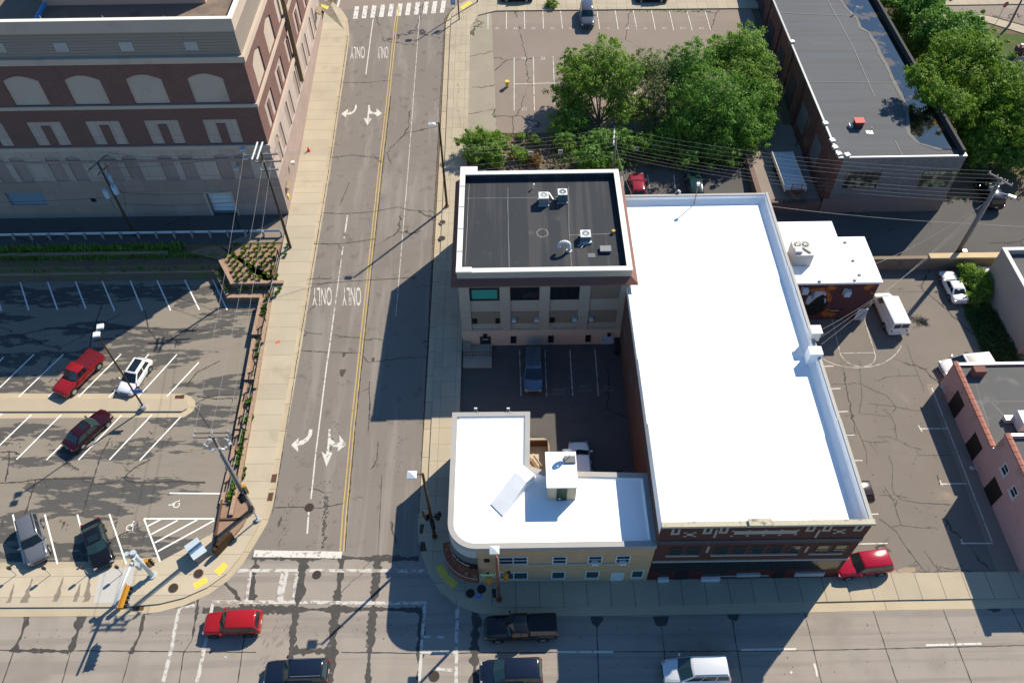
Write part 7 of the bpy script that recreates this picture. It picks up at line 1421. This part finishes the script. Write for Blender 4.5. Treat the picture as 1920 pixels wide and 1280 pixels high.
# ivy strip on the right
iv = B(); rnd = random.Random(5); A_, B_ = S(1838, 585, LOT), S(1893, 690, LOT)
for _ in range(4200):
    s_ = rnd.random(); w_ = rnd.random(); x = 47.6+(50.8-47.6)*w_+rnd.uniform(-.5, .3); y = 46.6+9.2*s_; 
    if x < 47.2+rnd.random()*.8: continue
    p = Vector((x, y, .1+.45*rnd.random()*(1+.6*noise.noise(Vector((x, y, 0))*.8)))); nrm = Vector((rnd.uniform(-.7, .7), rnd.uniform(-.7, .7), 1)).normalized(); a = nrm.orthogonal().normalized(); a.rotate(Matrix.Rotation(rnd.uniform(0, 6.28), 3, nrm)); e = nrm.cross(a); s = .24*rnd.uniform(.6, 1.3); iv._a([p-a*s*.6, p-e*s*.35, p+a*s*.6, p+e*s*.35], [(0, 1, 2, 3)])
o = iv.build('ivy', lf_dark, None, recalc=False); tag(o, 'dark ivy ground cover strip along the grey stucco wall', 'ivy', None, 'stuff')
struct(drape('ivy_soil', [(47.4, 46.6), (50.9, 46.6), (50.9, 60.5), (48.0, 60.5)], grass_mat, flat(.07)))
# grass by the brick works and far corner lawn
struct(drape('lawn', [(49.2, 70.5), (60, 67), (75, 72), (75, 84), (49.2, 84)], soil, zr, -.03)); struct(drape('far_lawn', [(49.2, 84), (80, 84), (80, 99.5), (49.2, 102)], grass_mat, zr, -.035))
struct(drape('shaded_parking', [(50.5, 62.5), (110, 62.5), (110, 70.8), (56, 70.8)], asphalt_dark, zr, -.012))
struct(drape('far_pavement', SS([(1690, 60), (1790, 36), (1850, 42), (1930, 66), (1930, 52), (1850, 30), (1790, 25), (1690, 45)]), walk_conc, zr, .02, .1)); struct(drape('side_street', SS([(1650, 8), (1790, 24), (1850, 29), (1930, 50), (2050, 50), (2050, -40), (1600, -40)]), asphalt_old, zr, .012))
p = S(1891, 298); b = B(); b.loft([[(p.x+dx*k, p.y+dy*k, p.z+z) for dx, dy in ((-.8, -.3), (.2, -.5), (.9, -.1), (.6, .5), (-.5, .4))] for k, z in ((1, 0), (.9, .5), (.3, .75))]); tag(b.build('red_tarpaulin', M('red_tarp', (.55, .035, .03), .5)), 'small red tarpaulin bundle on the grass behind the utility pole', 'tarpaulin')
# tufts in the sunlit bed, terraces, planters
rnd = random.Random(8)
def tuft_mesh(name, n, h, sp, mat):
    b = B()
    for _ in range(n):
        a = rnd.uniform(0, 6.28); l = rnd.uniform(.5, 1)*sp; tip = Vector((math.cos(a)*l, math.sin(a)*l, h*rnd.uniform(.6, 1.1))); mid = Vector((math.cos(a)*l*.5, math.sin(a)*l*.5, h*.7)); w = Vector((-math.sin(a), math.cos(a), 0))*sp*.16
        b._a([w*.5, -w*.5, mid-w, tip, mid+w], [(0, 1, 2, 3, 4)])
    return b.build(name, mat, None, recalc=False)
tg1 = tuft_mesh('grass_tuft', 34, .48, .36, lf_yel); tag(tg1, 'small grassy tuft planted in the sunlit angular bed', 'tuft', 'tufts planted in the sunlit bed'); first = True; nt_ = 0
def tuft(x, y, z, s=1.0):
    global first, nt_
    o = tg1 if first else clone(tg1); first = False; o.location = (x, y, z); s *= rnd.uniform(.75, 1.15); o.scale = (s, s, s); o.rotation_euler = (0, 0, rnd.uniform(0, 6)); nt_ += 1; return o
ylo = pB[2].y
for r in range(10):
    for k in range(13):
        y = ylo+.5+r*.72; x = -26.0-k*.82-(r % 2)*.4+rnd.uniform(-.12, .12); xl = pB[1].x+(pB[0].x-pB[1].x)*min(1, (y-ylo)/(pB[0].y-ylo))+.5
        if x > xl and y < 65.8 and rnd.random() > .06: tuft(x, y+rnd.uniform(-.12, .12), zC-.08)
bs = tuft_mesh('planter_shrub', 46, .55, .42, lf_mid); tag(bs, 'leafy shrub in the stepped planters beside the avenue pavement', 'shrub', 'shrubs in the planters'); fs = True
def shrub(x, y, z, s=1.0):
    global fs
    o = bs if fs else clone(bs); fs = False; o.location = (x, y, z); s *= rnd.uniform(.8, 1.25); o.scale = (s, s, s); o.rotation_euler = (0, 0, rnd.uniform(0, 6))
for x, y in ((404, 500), (412, 515), (418, 528), (425, 540), (430, 545), (453, 545), (463, 541), (475, 545), (490, 542), (505, 540), (452, 536), (482, 538), (400, 498), (414, 508)): p = G(x, y, zA); shrub(p.x, p.y, zA-.08, .8)
for x, y in ((503, 565), (499, 580), (496, 592), (489, 643), (487, 653), (484, 666), (478, 702), (473, 724), (469, 750), (467, 752), (462, 786), (457, 812), (454, 825), (451, 840), (448, 853), (446, 866), (439, 897), (440, 911), (434, 926), (432, 935)): p = G(x, y, .7); shrub(p.x, p.y, max(.3, zr(p.y)*.85), .95)
for x, y in ((474, 785), (462, 830), (461, 880), (459, 893), (520, 520), (525, 545), (518, 555), (540, 462), (536, 480)): p = S(x, y, zr, .1); shrub(p.x, p.y, p.z, .7)
# dense greenery on the terraces: nobody could count it
tv = B()
for (ya_, yb_, z, n) in ((yA+.35, yB2-.3, zA-.05, 2600), (yB2+.3, yC-.3, zB_-.05, 2200), (yC+.3, 65.9, zC-.07, 1000)):
    for _ in range(n):
        x = rnd.uniform(-62, pB[0].x-.4-(4 if z > zB_ else 0)); y = rnd.uniform(ya_, yb_) if rnd.random() < .5 else (ya_+yb_)/2+rnd.gauss(0, .25); h = rnd.uniform(.2, .6); a = rnd.uniform(0, 6.28); s = rnd.uniform(.17, .34)
        tv._a([(x-s*math.sin(a)*.5, y+s*math.cos(a)*.5, z), (x+s*math.sin(a)*.5, y-s*math.cos(a)*.5, z), (x+s*math.cos(a)*1.4, y+s*math.sin(a)*1.4, z+h)], [(0, 1, 2)])
tag(tv.build('terrace_grass', lf_mid, None, recalc=False), 'low green ground cover along the shaded terraces', 'ground cover', None, 'stuff')
# weeds along kerbs of the upper lot
wv = B()
for (x0, y0, x1, y1, n) in ((868, 22, 858, 200, 260), (858, 200, 868, 260, 120), (905, 12, 1325, 22, 420), (940, 250, 1040, 268, 200), (1400, 330, 1412, 358, 120), (1445, 372, 1470, 376, 120), (1780, 330, 1850, 320, 200)):
    for _ in range(n):
        s_ = rnd.random(); p = S(x0+(x1-x0)*s_+rnd.gauss(0, 1.2), y0+(y1-y0)*s_+rnd.gauss(0, 1.0)); a = rnd.uniform(0, 6.28); s = rnd.uniform(.06, .16)
        wv._a([(p.x-s*math.sin(a)*.5, p.y+s*math.cos(a)*.5, p.z), (p.x+s*math.sin(a)*.5, p.y-s*math.cos(a)*.5, p.z), (p.x+s*math.cos(a)*1.2, p.y+s*math.sin(a)*1.2, p.z+s*1.6)], [(0, 1, 2)])
tag(wv.build('kerb_weeds', lf_mid, None, recalc=False), 'thin weeds growing along the kerbs of the upper lot', 'weeds', None, 'stuff')
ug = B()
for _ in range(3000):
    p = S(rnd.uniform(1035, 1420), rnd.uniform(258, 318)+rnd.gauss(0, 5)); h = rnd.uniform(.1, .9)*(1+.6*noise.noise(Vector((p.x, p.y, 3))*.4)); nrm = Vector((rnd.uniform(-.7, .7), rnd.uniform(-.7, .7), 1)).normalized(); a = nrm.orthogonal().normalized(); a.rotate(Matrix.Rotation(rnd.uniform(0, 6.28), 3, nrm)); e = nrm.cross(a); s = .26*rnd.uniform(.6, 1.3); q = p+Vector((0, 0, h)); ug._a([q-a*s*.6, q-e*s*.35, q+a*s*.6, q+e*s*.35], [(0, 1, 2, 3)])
tag(ug.build('undergrowth', lf_dark, None, recalc=False), 'dark undergrowth covering the bank beneath the trees', 'undergrowth', None, 'stuff')  # shade under the trees is put into the darker leaf colour
# stones and rubble on the bank
rk = B()
for _ in range(260):
    p = S(rnd.uniform(935, 1045), rnd.uniform(262, 330)); s = rnd.uniform(.06, .28); rk.loft([[(p.x+s*math.cos(k*1.256)*q*rnd.uniform(.7, 1.2), p.y+s*math.sin(k*1.256)*q*rnd.uniform(.7, 1.2), p.z-.07+h*s) for k in range(5)] for q, h in ((1, 0), (.9, .5), (.4, .9))])
tag(rk.build('bank_rubble', M('rubble', (.22, .16, .11), .95, .3, 2, .3, 10)), 'loose brown rubble and dead brush on the bank', 'rubble', None, 'stuff')
# bark on ladder, debris heap in the east lot
dh = B(); c_ = S(1728, 604, LOT)
for _ in range(90):
    p = c_+Vector((rnd.gauss(0, .45), rnd.gauss(0, .35), rnd.uniform(.02, .12))); a = rnd.uniform(0, 3.14); dh.tube(p, p+Vector((math.cos(a)*.35, math.sin(a)*.35, rnd.uniform(-.02, .08))), .015, n=4)
tag(dh.build('brush_debris', M('twig', (.07, .065, .04), .95)), 'flattened scatter of twigs on the asphalt behind the white panel van', 'twigs', None, 'stuff')
# ================================================================ CAMERA, SUN, SKY
cam = bpy.data.cameras.new('camera'); co = bpy.data.objects.new('camera', cam); COL.objects.link(co); SC.camera = co
c, s = math.cos(ROLL), math.sin(ROLL); R3 = Vector((1, 0, 0)); xa = R3*c-UP*s; ya3 = R3*s+UP*c; za = -FW
co.matrix_world = Matrix(((xa.x, ya3.x, za.x, CAM.x), (xa.y, ya3.y, za.y, CAM.y), (xa.z, ya3.z, za.z, CAM.z), (0, 0, 0, 1)))
cam.sensor_width = 36.0; cam.lens = F/1920*36; cam.clip_end = 2000; cam.clip_start = .5
sun_to = Vector((.78, .82, 1.0)).normalized(); el = math.asin(sun_to.z); az = math.atan2(sun_to.x, sun_to.y)
sl_ = bpy.data.lights.new('sun', 'SUN'); sl_.energy = 5.0; sl_.angle = math.radians(.53); sl_.color = (1.0, .90, .745)
so = bpy.data.objects.new('sun', sl_); COL.objects.link(so); so.rotation_euler = sun_to.to_track_quat('Z', 'Y').to_euler()
w = bpy.data.worlds.new('World'); SC.world = w; w.use_nodes = True; nt = w.node_tree; bg = nt.nodes['Background']
sky = nt.nodes.new('ShaderNodeTexSky'); sky.sky_type = 'NISHITA'; sky.sun_disc = False; sky.sun_elevation = el; sky.sun_rotation = az; sky.ozone_density = 3.0; sky.dust_density = .4
tint = mixc(nt, 1.0, sky.outputs[0], (.66, 1.02, 1.25), 'MULTIPLY'); nt.links.new(tint, bg.inputs[0]); bg.inputs[1].default_value = .08
SC.view_settings.view_transform = 'Standard'; SC.view_settings.look = 'None'; SC.view_settings.exposure = .56; SC.view_settings.gamma = 1.0
